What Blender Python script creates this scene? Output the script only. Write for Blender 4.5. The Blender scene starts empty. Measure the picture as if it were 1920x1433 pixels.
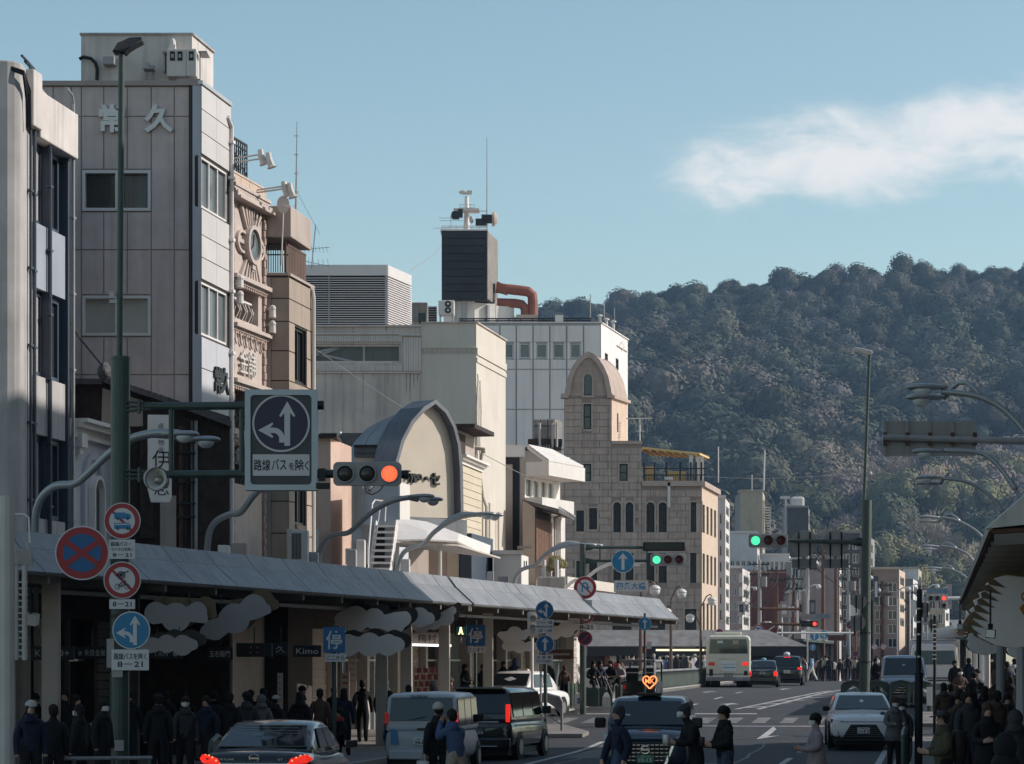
import bpy,bmesh,math,random
from mathutils import Vector,Matrix,noise
R=math.radians
rnd=random.Random(7)
F,EYE,HX,HY=5000.0,2.4,960.0,1240.0
scene=bpy.context.scene
COL=scene.collection
# ---------------------------------------------------------------- camera, sky, sun, exposure
cam_d=bpy.data.cameras.new('camera')
cam_d.sensor_width=36.0
cam_d.lens=36.0*F/1920.0
cam_d.shift_y=(HY-716.5)/1920.0
cam_d.clip_start,cam_d.clip_end=1.0,9000.0
cam=bpy.data.objects.new('camera',cam_d)
cam.location=(0,0,EYE)
cam.rotation_euler=(R(90),0,0)
COL.objects.link(cam)
scene.camera=cam
SUN_AZ,SUN_EL=6.0,31.0
world=bpy.data.worlds.new('World')
scene.world=world
world.use_nodes=True
wn,wl=world.node_tree.nodes,world.node_tree.links
wn.clear()
w_out=wn.new('ShaderNodeOutputWorld')
w_bg=wn.new('ShaderNodeBackground')
w_bg.inputs['Strength'].default_value=0.079
sky=wn.new('ShaderNodeTexSky')
sky.sky_type='NISHITA'
sky.sun_disc=False
sky.sun_elevation=R(SUN_EL)
sky.sun_rotation=R(90-SUN_AZ)
sky.altitude=60
sky.air_density,sky.dust_density,sky.ozone_density=1.0,0.6,1.0
# thin drifting cloud banks, laid out in sky directions: noise streaks that only show low over the hills
tc=wn.new('ShaderNodeTexCoord')
sep=wn.new('ShaderNodeSeparateXYZ')
wl.new(tc.outputs['Generated'],sep.inputs[0])
def wmath(op,a,b=None,clamp=False):
 n=wn.new('ShaderNodeMath');n.operation=op;n.use_clamp=clamp
 for i,x in enumerate((a,b)):
  if x is None:continue
  if isinstance(x,(int,float)):n.inputs[i].default_value=x
  else:wl.new(x,n.inputs[i])
 return n.outputs[0]
azi=wmath('ARCTAN2',sep.outputs[0],sep.outputs[1])
comb=wn.new('ShaderNodeCombineXYZ')
wl.new(azi,comb.inputs[0]);wl.new(sep.outputs[2],comb.inputs[1])
mp=wn.new('ShaderNodeMapping');mp.inputs['Scale'].default_value=(9.0,19.0,1.0);mp.inputs['Location'].default_value=(1.55,0.9,0)
wl.new(comb.outputs[0],mp.inputs[0])
n1=wn.new('ShaderNodeTexNoise');n1.inputs['Scale'].default_value=2.9;n1.inputs['Detail'].default_value=12;n1.inputs['Roughness'].default_value=0.60
n1.inputs['Distortion'].default_value=0.35
wl.new(mp.outputs[0],n1.inputs['Vector'])
def wrange(x,a,b):
 n=wn.new('ShaderNodeMapRange');n.interpolation_type='SMOOTHERSTEP'
 wl.new(x,n.inputs[0]);n.inputs[1].default_value=a;n.inputs[2].default_value=b
 return n.outputs[0]
CLOUD_Z=0.180
rise=wmath('SUBTRACT',sep.outputs[2],wmath('MULTIPLY',wmath('SUBTRACT',azi,.12),.11))
band=wmath('MULTIPLY',wrange(rise,CLOUD_Z-.026,CLOUD_Z+.002),wmath('SUBTRACT',1.0,wrange(rise,CLOUD_Z+.004,CLOUD_Z+.036)))
azb=wmath('MULTIPLY',wrange(azi,.0,.15),wmath('SUBTRACT',1.0,wrange(azi,.40,.60)))
shape=wmath('MULTIPLY',band,azb)
cl=wmath('MULTIPLY',wrange(shape,.02,.5),wrange(wmath('ADD',n1.outputs['Fac'],wmath('MULTIPLY',shape,.30)),.46,.96))
wmix=wn.new('ShaderNodeMix');wmix.data_type='RGBA'
wl.new(wmath('MULTIPLY',cl,0.82,True),wmix.inputs['Factor'])
tint=wn.new('ShaderNodeMix');tint.data_type='RGBA';tint.blend_type='MULTIPLY';tint.inputs['Factor'].default_value=1.0
wl.new(sky.outputs[0],tint.inputs[6]);tint.inputs[7].default_value=(.99,1.02,.885,1)
wl.new(tint.outputs[2],wmix.inputs[6]);wmix.inputs[7].default_value=(6.6,6.35,6.2,1)
wl.new(wmix.outputs[2],w_bg.inputs['Color'])
wl.new(w_bg.outputs[0],w_out.inputs['Surface'])
sun_d=bpy.data.lights.new('sun','SUN')
sun_d.energy=2.2
sun_d.angle=R(0.53)
sun_d.color=(1.0,0.955,0.90)
sun=bpy.data.objects.new('sun',sun_d)
COL.objects.link(sun)
a,e=R(SUN_AZ),R(SUN_EL)
sdir=Vector((math.cos(a)*math.cos(e),math.sin(a)*math.cos(e),math.sin(e)))
sun.rotation_euler=sdir.to_track_quat('Z','Y').to_euler()
sun.location=(30,20,60)
scene.view_settings.view_transform='Standard'
scene.view_settings.look='None'
scene.view_settings.exposure=0.95
scene.view_settings.gamma=1.0
scene.view_settings.use_curve_mapping=False
scene.cycles.max_bounces=8
scene.cycles.diffuse_bounces=3
scene.cycles.glossy_bounces=3
scene.cycles.transmission_bounces=4
scene.cycles.volume_bounces=0
# ---------------------------------------------------------------- helpers: placing, meshes, materials
def gz(y):
 """Height of the ground: level street, then the rise on to the bridge, then down again."""
 pts=[(-1e9,0),(72,0),(82,.26),(95,.66),(125,.92),(175,1.0),(190,.98),(260,.2),(1e9,.2)]
 for(a0,b0),(a1,b1)in zip(pts,pts[1:]):
  if y<=a1:
   t=(y-a0)/(a1-a0)
   return b0+(b1-b0)*t
 return .2
def P(px,py,d):
 return Vector(((px-HX)/F*d,d,EYE+(HY-py)/F*d))
def G(px,py):
 d=20.0
 while d<600:
  if EYE+(HY-py)/F*d<=gz(d):break
  d+=.05
 return Vector(((px-HX)/F*d,d,gz(d)))
STREET=0.159
def SL(L,y,z=None):
 """A point by its offset from the street line through the camera."""
 return Vector((L+STREET*y,y,gz(y)if z is None else z))
class MB:
 def __init__(s):s.v,s.f,s.m,s.mi=[],[],[],0
 def add(s,vs,fs):
  o=len(s.v)
  s.v+=[tuple(x)for x in vs]
  s.f+=[tuple(i+o for i in q)for q in fs]
  s.m+=[s.mi]*len(fs)
  return s
 def hexa(s,b,t):
  return s.add(list(b)+list(t),[(3,2,1,0),(4,5,6,7),(0,1,5,4),(1,2,6,5),(2,3,7,6),(3,0,4,7)])
 def box(s,x0,x1,y0,y1,z0,z1):
  return s.hexa([(x0,y0,z0),(x1,y0,z0),(x1,y1,z0),(x0,y1,z0)],[(x0,y0,z1),(x1,y0,z1),(x1,y1,z1),(x0,y1,z1)])
 def prism(s,pts,vec):
  n=len(pts);vec=Vector(vec)
  return s.add([Vector(p)for p in pts]+[Vector(p)+vec for p in pts],[tuple(range(n))[::-1],tuple(range(n,2*n))]+[(i,(i+1)%n,n+(i+1)%n,n+i)for i in range(n)])
 def flat(s,pts2,y0,y1):
  return s.prism([(x,y0,z)for x,z in pts2],(0,y1-y0,0))
 def tube(s,pts,r,n=8,cap=True):
  pts=[Vector(p)for p in pts];k=len(pts)
  rs=r if isinstance(r,(list,tuple))else[r]*k
  vs,fs=[],[]
  t=(pts[1]-pts[0]).normalized()
  a0=t.orthogonal().normalized()
  for i,p in enumerate(pts):
   t=((pts[min(i+1,k-1)]-pts[i]).normalized()+(pts[i]-pts[max(i-1,0)]).normalized())
   t=t.normalized()if t.length>1e-6 else(pts[-1]-pts[0]).normalized()
   a0=(a0-t*a0.dot(t))
   a0=a0.normalized()if a0.length>1e-6 else t.orthogonal().normalized()
   b0=t.cross(a0)
   for j in range(n):
    w=2*math.pi*j/n
    vs.append(p+(a0*math.cos(w)+b0*math.sin(w))*rs[i])
  for i in range(k-1):
   for j in range(n):
    fs.append((i*n+j,i*n+(j+1)%n,(i+1)*n+(j+1)%n,(i+1)*n+j))
  if cap:
   fs+=[tuple(range(n))[::-1],tuple(range((k-1)*n,k*n))]
  return s.add(vs,fs)
 def loft(s,rings,cap=True,closed=True):
  n=len(rings[0]);vs=[p for q in rings for p in q];fs=[]
  for i in range(len(rings)-1):
   for j in range(n if closed else n-1):
    fs.append((i*n+j,i*n+(j+1)%n,(i+1)*n+(j+1)%n,(i+1)*n+j))
  if cap:fs+=[tuple(range(n))[::-1],tuple(range(len(vs)-n,len(vs)))]
  return s.add(vs,fs)
 def ball(s,c,r,nu=12,nv=8,v0=0.0,v1=1.0):
  c=Vector(c);r=r if isinstance(r,(tuple,list))else(r,r,r);rings=[]
  for i in range(nv+1):
   th=math.pi*(v0+(v1-v0)*i/nv);th=min(max(th,.02),math.pi-.02)
   rings.append([c+Vector((r[0]*math.sin(th)*math.cos(2*math.pi*j/nu),r[1]*math.sin(th)*math.sin(2*math.pi*j/nu),r[2]*math.cos(th)))for j in range(nu)])
  return s.loft(rings[::-1])
 def disc(s,c,r,y0,y1,n=32):
  return s.flat([(c[0]+r*math.cos(2*math.pi*i/n),c[1]+r*math.sin(2*math.pi*i/n))for i in range(n)],y0,y1)
 def ring(s,c,r0,r1,y0,y1,n=32,a0=0,a1=2*math.pi):
  k=n+1
  A=[(c[0]+math.cos(a0+(a1-a0)*i/n),c[1]+math.sin(a0+(a1-a0)*i/n))for i in range(k)]
  vs,fs=[],[]
  for y in(y0,y1):
   for r in(r0,r1):
    vs+=[(c[0]+(x-c[0])*r,y,c[1]+(z-c[1])*r)for x,z in A]
  for i in range(n):
   fs+=[(i,i+1,k+i+1,k+i),(2*k+i,3*k+i,3*k+i+1,2*k+i+1),(k+i,k+i+1,3*k+i+1,3*k+i),(i,2*k+i,2*k+i+1,i+1)]
  return s.add(vs,fs)
 def xf(s,M):
  s.v=[tuple(M@Vector(p))for p in s.v];return s
_txt={}
def glyphs(text,bold=0.0):
 k=(text,bold)
 if k not in _txt:
  c=bpy.data.curves.new('lettering','FONT');c.body=text;c.resolution_u=2;c.offset=bold
  o=bpy.data.objects.new('lettering',c);COL.objects.link(o)
  me=bpy.data.meshes.new_from_object(o.evaluated_get(bpy.context.evaluated_depsgraph_get()))
  vs=[(v.co.x,v.co.y)for v in me.vertices];fs=[tuple(p.vertices)for p in me.polygons]
  bpy.data.objects.remove(o);bpy.data.curves.remove(c);bpy.data.meshes.remove(me)
  x0,x1=min(v[0]for v in vs),max(v[0]for v in vs);y0,y1=min(v[1]for v in vs),max(v[1]for v in vs)
  _txt[k]=([(v[0]-(x0+x1)/2,v[1]-(y0+y1)/2)for v in vs],fs,x1-x0,y1-y0)
 return _txt[k]
def write(mb,text,c,w=None,h=None,ux=(1,0,0),uz=(0,0,1),depth=0.0,bold=0.0):
 """Lettering centred on c, as wide as w and/or as high as h, in the plane of ux and uz; depth pushes it out towards the reader."""
 vs,fs,tw,th=glyphs(text,bold)
 sx=(w/tw)if w else None;sz=(h/th)if h else None
 sx=sx or sz;sz=sz or sx
 c,ux,uz=Vector(c),Vector(ux),Vector(uz);n=ux.cross(uz)
 pts=[c+ux*(x*sx)+uz*(y*sz)for x,y in vs]
 if not depth:return mb.add(pts,fs)
 k=len(pts);cnt={}
 for q in fs:
  for i in range(len(q)):
   cnt[(q[i],q[(i+1)%len(q)])]=1
 side=[(a_,b_,b_+k,a_+k)for(a_,b_)in cnt if(b_,a_)not in cnt]
 return mb.add(pts+[p+n*depth for p in pts],[tuple(i+k for i in q)for q in fs]+side)
WARM=(1.06,.98,.96)
def mat(name,col,rough=.7,metal=0.0,var=.10,scale=1.2,streak=0.0,bump=0.0,emit=0.0,ecol=None,spec=.4,coat=0.0,rand=0.0,stone=None,alpha=None,dirt=0.0,see=1.0):
 m=bpy.data.materials.new(name);m.use_nodes=True
 nt=m.node_tree;n,l=nt.nodes,nt.links
 b=n['Principled BSDF']
 b.inputs['Roughness'].default_value=rough;b.inputs['Metallic'].default_value=metal
 b.inputs['Specular IOR Level'].default_value=spec
 b.inputs['Coat Weight'].default_value=coat;b.inputs['Coat Roughness'].default_value=.06
 c4=(min(1,col[0]*WARM[0]),col[1]*WARM[1],col[2]*WARM[2],1.0)
 cur=None
 def mul(factor_socket):
  nonlocal cur
  x=n.new('ShaderNodeMix');x.data_type='RGBA';x.blend_type='MULTIPLY';x.inputs['Factor'].default_value=1.0
  if cur is None:x.inputs[6].default_value=c4
  else:l.new(cur,x.inputs[6])
  l.new(factor_socket,x.inputs[7]);cur=x.outputs[2]
 def rng(sock,a_,b_,c_,d_):
  x=n.new('ShaderNodeMapRange');l.new(sock,x.inputs[0])
  for i,q in enumerate((a_,b_,c_,d_)):x.inputs[i+1].default_value=q
  return x.outputs[0]
 t=n.new('ShaderNodeTexCoord')
 if var:
  ns=n.new('ShaderNodeTexNoise');ns.inputs['Scale'].default_value=scale;ns.inputs['Detail'].default_value=6
  l.new(t.outputs['Object'],ns.inputs['Vector'])
  mul(rng(ns.outputs['Fac'],.3,.7,1-var,1+var))
 if streak:
  mpn=n.new('ShaderNodeMapping');mpn.inputs['Scale'].default_value=(2.6,2.6,.12)
  l.new(t.outputs['Object'],mpn.inputs[0])
  ns=n.new('ShaderNodeTexNoise');ns.inputs['Scale'].default_value=1.6;ns.inputs['Detail'].default_value=5
  l.new(mpn.outputs[0],ns.inputs['Vector'])
  mul(rng(ns.outputs['Fac'],.50,.74,1.0,1-streak))
 if dirt:
  ns=n.new('ShaderNodeTexNoise');ns.inputs['Scale'].default_value=.35;ns.inputs['Detail'].default_value=8;ns.inputs['Roughness'].default_value=.65
  l.new(t.outputs['Object'],ns.inputs['Vector'])
  mul(rng(ns.outputs['Fac'],.45,.70,1.0,1-dirt))
 if rand:
  oi=n.new('ShaderNodeObjectInfo')
  mul(rng(oi.outputs['Random'],0,1,1-rand,1+rand))
 b.inputs['Alpha'].default_value=see
 if cur is None:b.inputs['Base Color'].default_value=c4
 else:l.new(cur,b.inputs['Base Color'])
 if bump:
  ns=n.new('ShaderNodeTexNoise');ns.inputs['Scale'].default_value=14;ns.inputs['Detail'].default_value=4
  l.new(t.outputs['Object'],ns.inputs['Vector'])
  bp=n.new('ShaderNodeBump');bp.inputs['Strength'].default_value=bump;bp.inputs['Distance'].default_value=.02
  l.new(ns.outputs['Fac'],bp.inputs['Height']);l.new(bp.outputs[0],b.inputs['Normal'])
 if emit:
  b.inputs['Emission Color'].default_value=tuple(ecol or col)+(1.0,);b.inputs['Emission Strength'].default_value=emit
 m.diffuse_color=c4
 return m
M={}
def mm(key,*a_,**k_):
 M[key]=mat(key,*a_,**k_);return M[key]
_woff={}
def obj(name,mb,m=None,parent=None,local=False,smooth=False,bevel=0.0,label=None,kind=None,seg=2):
 me=bpy.data.meshes.new(name)
 off=Vector((0,0,0))if(parent is None or local)else _woff.get(parent.name,Vector((0,0,0)))
 me.from_pydata([(x-off.x,y-off.y,z-off.z)for x,y,z in mb.v],[],mb.f)
 ms=m if isinstance(m,(list,tuple))else[m]
 for x in ms:
  if x:me.materials.append(x)
 if len(ms)>1:me.polygons.foreach_set('material_index',mb.m)
 if smooth:me.polygons.foreach_set('use_smooth',[True]*len(me.polygons))
 b=bmesh.new();b.from_mesh(me);bmesh.ops.recalc_face_normals(b,faces=b.faces);b.to_mesh(me);b.free()
 o=bpy.data.objects.new(name,me);COL.objects.link(o)
 if parent:o.parent=parent;_woff[o.name]=off
 if bevel:
  bv=o.modifiers.new('edge','BEVEL');bv.width=bevel;bv.segments=seg;bv.limit_method='ANGLE';bv.angle_limit=R(35)
 if label:o['label']=label
 if kind:o['kind']=kind
 return o
def thing(name,label,cat,loc=(0,0,0),rz=0.0,group=None):
 o=bpy.data.objects.new(name,None);COL.objects.link(o)
 o.empty_display_size=.3
 o.location=loc;o.rotation_euler=(0,0,rz)
 _woff[o.name]=Vector(loc)
 o['label']=label;o['category']=cat
 if group:o['group']=group
 return o
def tag(o,label,cat,group=None):
 o['label']=label;o['category']=cat
 if group:o['group']=group
 return o
def dup(root,loc=None,rz=None,label=None,group=None):
 def cp(o,par):
  c=o.copy();COL.objects.link(c)
  if par:c.parent=par
  for ch in[x for x in kids.get(o.name,[])]:cp(ch,c)
  return c
 kids={}
 for x in root.children_recursive:kids.setdefault(x.parent.name,[]).append(x)
 c=cp(root,None)
 if loc is not None:c.location=loc
 if rz is not None:c.rotation_euler=(0,0,rz)
 if label:c['label']=label
 if group:c['group']=group
 return c
class Face:
 """An upright wall plane through two sight lines at given depths; u runs along it, o is proud of it."""
 def __init__(s,pa,da,pb,db):
  A,B=P(pa,HY,da),P(pb,HY,db)
  s.A=Vector((A.x,A.y));w=Vector((B.x,B.y))-s.A;s.w=w.length;s.d=w.normalized()
  s.n=Vector((s.d.y,-s.d.x))
 def u(s,px):
  r=(px-HX)/F
  return(r*s.A.y-s.A.x)/(s.d.x-r*s.d.y)
 def y(s,u):return s.A.y+s.d.y*u
 def z(s,px,py):return EYE+(HY-py)/F*s.y(s.u(px))
 def P(s,u,z,o=0.0):return Vector((s.A.x+s.d.x*u+s.n.x*o,s.A.y+s.d.y*u+s.n.y*o,z))
 def box(s,mb,u0,u1,z0,z1,o0,o1):
  return mb.hexa([s.P(u0,z0,o1),s.P(u1,z0,o1),s.P(u1,z0,o0),s.P(u0,z0,o0)],[s.P(u0,z1,o1),s.P(u1,z1,o1),s.P(u1,z1,o0),s.P(u0,z1,o0)])
 def r(s,pa,ya,pb,yb):
  """(u0, u1, z0, z1) of a rectangle whose near edge runs from (pa, ya) down to (pa, yb) and which ends at column pb."""
  return(s.u(pa),s.u(pb),s.z(pa,yb),s.z(pa,ya))
 def pbox(s,mb,pa,ya,pb,yb,o0,o1):
  return s.box(mb,*s.r(pa,ya,pb,yb),o0,o1)
 def poly(s,mb,pts,o0,o1):
  v=s.P(0,0,o1)-s.P(0,0,o0)
  return mb.prism([s.P(u,z,o0)for u,z in pts],v)
 def frame(s):return(Vector((s.d.x,s.d.y,0)),Vector((0,0,1)))
def wall(mb,F_,u0,u1,z0,z1,holes=(),depth=.3):
 """Wall skin with real openings: front cells, reveals round every hole, edges back to depth."""
 us=sorted({u0,u1,*[h[0]for h in holes],*[h[1]for h in holes]});zs=sorted({z0,z1,*[h[2]for h in holes],*[h[3]for h in holes]})
 us=[x for x in us if u0-1e-6<=x<=u1+1e-6];zs=[x for x in zs if z0-1e-6<=x<=z1+1e-6]
 for a_,b_ in zip(us,us[1:]):
  for c_,d_ in zip(zs,zs[1:]):
   mu,mz=(a_+b_)/2,(c_+d_)/2
   if any(h[0]<mu<h[1]and h[2]<mz<h[3]for h in holes):continue
   mb.add([F_.P(a_,c_),F_.P(b_,c_),F_.P(b_,d_),F_.P(a_,d_)],[(0,1,2,3)])
 for(a_,b_,c_,d_)in[(u0,u1,z0,z1)]+list(holes):
  q=[(a_,c_),(b_,c_),(b_,d_),(a_,d_)]
  for(p,r_)in zip(q,q[1:]+q[:1]):
   mb.add([F_.P(*p),F_.P(*r_),F_.P(*r_,-depth),F_.P(*p,-depth)],[(0,1,2,3)])
 return mb
def window(F_,h,parent,fm,pm,fr=.05,o=-.12,mull=1,trans=0,name='window',proud=.04,sill=None,curtain=None,arch=False):
 """Frame with mullions and a pane behind it, set into the hole h of the face."""
 u0,u1,z0,z1=h;mb=MB()
 zt=z1
 if arch:
  r=(u1-u0)/2;zc=z1-r;n=10
  arc=[(u0+r-r*math.cos(math.pi*i/n),zc+r*math.sin(math.pi*i/n))for i in range(n+1)]
  arci=[(u0+r-(r-fr)*math.cos(math.pi*i/n),zc+(r-fr)*math.sin(math.pi*i/n))for i in range(n+1)]
  for i in range(n):F_.poly(mb,[arc[i],arc[i+1],arci[i+1],arci[i]],o-.03,o+proud)
  zt=zc
 else:
  F_.box(mb,u0,u1,z1-fr,z1,o-.03,o+proud)
 F_.box(mb,u0,u1,z0,z0+fr,o-.03,o+proud)
 F_.box(mb,u0,u0+fr,z0+fr,zt-(0 if arch else fr),o-.03,o+proud);F_.box(mb,u1-fr,u1,z0+fr,zt-(0 if arch else fr),o-.03,o+proud)
 for i in range(mull):
  c=u0+(u1-u0)*(i+1)/(mull+1);F_.box(mb,c-fr*.5,c+fr*.5,z0+fr,z1-fr,o-.028,o+proud-.008)
 for i in range(trans):
  c=z0+(z1-z0)*(i+1)/(trans+1);F_.box(mb,u0+fr,u1-fr,c-fr*.4,c+fr*.4,o-.026,o+proud-.015)
 w=obj(name,mb,fm,parent)
 pb=MB()
 if arch:F_.poly(pb,[(u0,z0)]+[(u1,z0)]+arc[::-1],o-.06,o-.032)
 else:F_.box(pb,u0,u1,z0,z1,o-.06,o-.032)
 obj('pane',pb,pm,w)
 if curtain:
  cb=MB();k=14
  a_,b_=u0+(u1-u0)*curtain[0],u0+(u1-u0)*curtain[1]
  top=[F_.P(a_+(b_-a_)*i/k,z1-fr,o-.10+.03*(i%2))for i in range(k+1)];bot=[F_.P(a_+(b_-a_)*i/k,z0+fr,o-.10+.03*(i%2))for i in range(k+1)]
  cb.loft([top,bot],cap=False,closed=False)
  obj('curtain',cb,M['curtain'],w)
 if sill:
  sb=MB();F_.box(sb,u0-.06,u1+.06,z0-sill,z0-.002,-.2,.07);obj('sill',sb,fm if sill<.1 else M['stone_trim'],w)
 return w
def solid(name,parent,corners,z0,z1,m):
 """Closed upright block over a ground outline [(x, y)...]."""
 mb=MB();mb.prism([(x,y,z0)for x,y in corners],(0,0,z1-z0));return obj(name,mb,m,parent)
def xy(px,d):return((px-HX)/F*d,d)
# ---------------------------------------------------------------- materials
mm('asphalt',(.046,.048,.054),.85,var=.25,scale=3,bump=.25,dirt=.25)
mm('asphalt_old',(.15,.145,.14),.9,var=.2,scale=2,bump=.2,dirt=.2)
mm('paving',(.22,.21,.20),.85,var=.15,scale=2,dirt=.3)
mm('kerbstone',(.30,.30,.29),.8,var=.1)
mm('worn_paint',(.20,.20,.20),.8,var=.3,scale=4,dirt=.4)
mm('road_paint',(.46,.46,.45),.7,var=.15,scale=5,dirt=.35)
mm('earth',(.30,.275,.24),.95,var=.3,scale=.05)
mm('hill_soil',(.035,.036,.024),.95,var=.3,scale=.05)
mm('bark',(.10,.08,.06),.9,var=.2,scale=3)
mm('glass',(.030,.036,.040),.06,var=0,spec=.7)
mm('glass_grey',(.10,.105,.10),.08,var=.2,scale=.7,spec=.6,see=.38)
mm('glass_pale',(.20,.24,.25),.10,var=.15,scale=.5,spec=.7,see=.7)
mm('glass_blind',(.46,.46,.42),.3,var=.12,scale=1.2,spec=.5)
mm('curtain',(.66,.63,.57),.9,var=.08)
mm('alu',(.55,.56,.56),.4,metal=.6,var=.05)
mm('alu_white',(.72,.72,.70),.5,var=.05)
mm('steel_dark',(.03,.032,.035),.5,metal=.3,var=.1)
mm('black',(.012,.012,.014),.6,var=.1)
mm('dark_room',(.016,.015,.014),.9,var=.3,scale=2)
mm('white_paint',(.74,.73,.70),.55,var=.06,streak=.12)
mm('white_sun',(.64,.63,.60),.6,var=.05,streak=.08)
mm('grey_paint',(.34,.35,.36),.55,var=.08,streak=.2)
mm('mast_green',(.050,.075,.066),.45,var=.15,scale=3,streak=.2,spec=.5)
mm('lamp_grey',(.33,.36,.37),.35,metal=.35,var=.08)
mm('lamp_glass',(.62,.66,.68),.08,var=.03,spec=.7)
mm('stone_trim',(.40,.345,.295),.85,var=.1,scale=3,streak=.15)
mm('rust',(.10,.055,.035),.85,var=.3,scale=6)
def foliage(name,ramp,rough=.8):
 m=bpy.data.materials.new(name);m.use_nodes=True
 n,l=m.node_tree.nodes,m.node_tree.links;b=n['Principled BSDF']
 oi=n.new('ShaderNodeObjectInfo');cr=n.new('ShaderNodeValToRGB');l.new(oi.outputs['Random'],cr.inputs[0])
 cr.color_ramp.interpolation='CONSTANT'
 while len(cr.color_ramp.elements)<len(ramp):cr.color_ramp.elements.new(.5)
 for e_,(p_,c_)in zip(cr.color_ramp.elements,ramp):e_.position=p_;e_.color=tuple(c_)+(1,)
 t=n.new('ShaderNodeTexCoord');ns=n.new('ShaderNodeTexNoise');ns.inputs['Scale'].default_value=.5;ns.inputs['Detail'].default_value=5
 l.new(t.outputs['Object'],ns.inputs['Vector'])
 mr=n.new('ShaderNodeMapRange');l.new(ns.outputs['Fac'],mr.inputs[0]);mr.inputs[1].default_value=.3;mr.inputs[2].default_value=.7;mr.inputs[3].default_value=.6;mr.inputs[4].default_value=1.4
 x=n.new('ShaderNodeMix');x.data_type='RGBA';x.blend_type='MULTIPLY';x.inputs['Factor'].default_value=1
 l.new(cr.outputs[0],x.inputs[6]);l.new(mr.outputs[0],x.inputs[7]);l.new(x.outputs[2],b.inputs['Base Color'])
 b.inputs['Roughness'].default_value=rough;b.inputs['Specular IOR Level'].default_value=.15
 M[name]=m
E1,E2,OL,BR,PU,YG=(.078,.084,.056),(.100,.100,.068),(.135,.124,.080),(.145,.122,.095),(.145,.125,.112),(.21,.19,.11)
foliage('forest_leaves',[(0,E1),(.28,E2),(.55,(.065,.060,.036)),(.72,OL),(.82,BR),(.90,PU),(.975,YG)])
foliage('leaf_evergreen',[(0,(.075,.085,.05)),(.5,(.10,.105,.06))])
foliage('leaf_yellow',[(0,(.27,.235,.12)),(.5,(.20,.19,.10))])
foliage('leaf_bare',[(0,(.36,.27,.23)),(.5,(.32,.26,.20))])
foliage('leaf_conifer',[(0,(.09,.085,.055)),(.5,(.14,.105,.075))])
# ---------------------------------------------------------------- ground, road, pavements
ys=[-60,0,20,40,66,72,77,82,88,95,105,115,125,150,175,190,215,260,400,900,2500]
mb=MB()
xs=[-900,900]
mb.loft([[(-900,y,gz(y)-(.02 if y<300 else .3)),(900,y,gz(y)-(.02 if y<300 else .3))]for y in ys],cap=False,closed=False)
g=obj('ground',mb,M['earth'],kind='structure')
def strip(name,La,Lb,y0,y1,m,dz,parent=None,kind=None,n=24):
 mb=MB();rows=[]
 yy=sorted({y0,y1,*[y for y in ys if y0<y<y1]})
 for y in yy:
  a_=La(y)if callable(La)else La;b_=Lb(y)if callable(Lb)else Lb
  rows.append([SL(a_,y,gz(y)+dz),SL(b_,y,gz(y)+dz)])
 mb.loft(rows,cap=False,closed=False)
 return obj(name,mb,m,parent,kind=kind)
strip('road',-60,60,-50,400,M['asphalt'],.0,kind='structure')
KL,KR=-12.95,-.95
def slab(name,La,Lb,y0,y1,h,m,kind='structure'):
 mb=MB();yy=sorted({y0,y1,*[y for y in ys if y0<y<y1]})
 rows=[[SL(La,y,gz(y)-.05),SL(Lb,y,gz(y)-.05),SL(Lb,y,gz(y)+h),SL(La,y,gz(y)+h)]for y in yy]
 mb.loft(rows);return obj(name,mb,m,kind=kind)
slab('pavement',-45,KL-.2,20,80.5,.12,M['paving'])
slab('kerb',KL-.19,KL,20,80.5,.125,M['kerbstone'])
slab('pavement',KR+.2,40,4,76.5,.12,M['paving'])
slab('kerb',KR,KR+.19,4,76.5,.125,M['kerbstone'])
slab('pavement',KR+.5,40,84,190,.12,M['paving'])
slab('kerb',KR+.3,KR+.49,84,190,.125,M['kerbstone'])
slab('pavement',-60,KL-.2,94,190,.12,M['paving'])
slab('kerb',KL-.19,KL,94,190,.125,M['kerbstone'])
# island corner with the guard, in the sun
mb=MB()
isl=[G(x,y)for x,y in((936,1384),(1092,1384),(1104,1379),(1060,1366),(1000,1358),(946,1357))]
mb.prism([(p.x,p.y,gz(p.y)+.01)for p in isl],(0,0,.11));obj('pavement',mb,M['paving'],kind='structure')
# painted markings, part of the road
def paint(pts,dz=.006,m='road_paint',name='road_marking'):
 mb=MB();q=[G(x,y)for x,y in pts]
 mb.add([(p.x,p.y,gz(p.y)+dz)for p in q],[tuple(range(len(q)))]);return obj(name,mb,M[m],kind='structure')
def line(L0,y0,L1,y1,w=.15,dz=.006,m='road_paint'):
 mb=MB();k=max(2,int(abs(y1-y0)/3));rows=[]
 for i in range(k+1):
  t=i/k;y=y0+(y1-y0)*t;L=L0+(L1-L0)*t
  rows.append([SL(L-w/2,y,gz(y)+dz),SL(L+w/2,y,gz(y)+dz)])
 mb.loft(rows,cap=False,closed=False);return obj('road_marking',mb,M[m],kind='structure')
line(-9.55,40,-9.5,76,.16)
line(-1.35,30,-1.35,74,.16)
line(-9.3,100,-9.3,104,.15);line(-9.3,112,-9.3,116,.15);line(-9.3,124,-9.3,128,.15)
line(-3.6,52,-3.6,56,.15);line(-3.6,62,-3.6,66,.15);line(-3.6,70,-3.6,74,.15)
line(-7.2,66,-7.2,69.5,.15)
line(-6.4,96,-3.6,165,.18);line(-7.2,96,-5.2,132,.18)
for i in range(6):
 y=98+i*5.0;line(-7.0+i*.3,y,-6.2+i*.42,y+2.2,.35,.009)
line(-1.3,96,-1.3,175,.15)
for i in range(13):
 L=-12.2+i*.92;line(L,86.2,L,89.6,.45,.010,'worn_paint')
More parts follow.
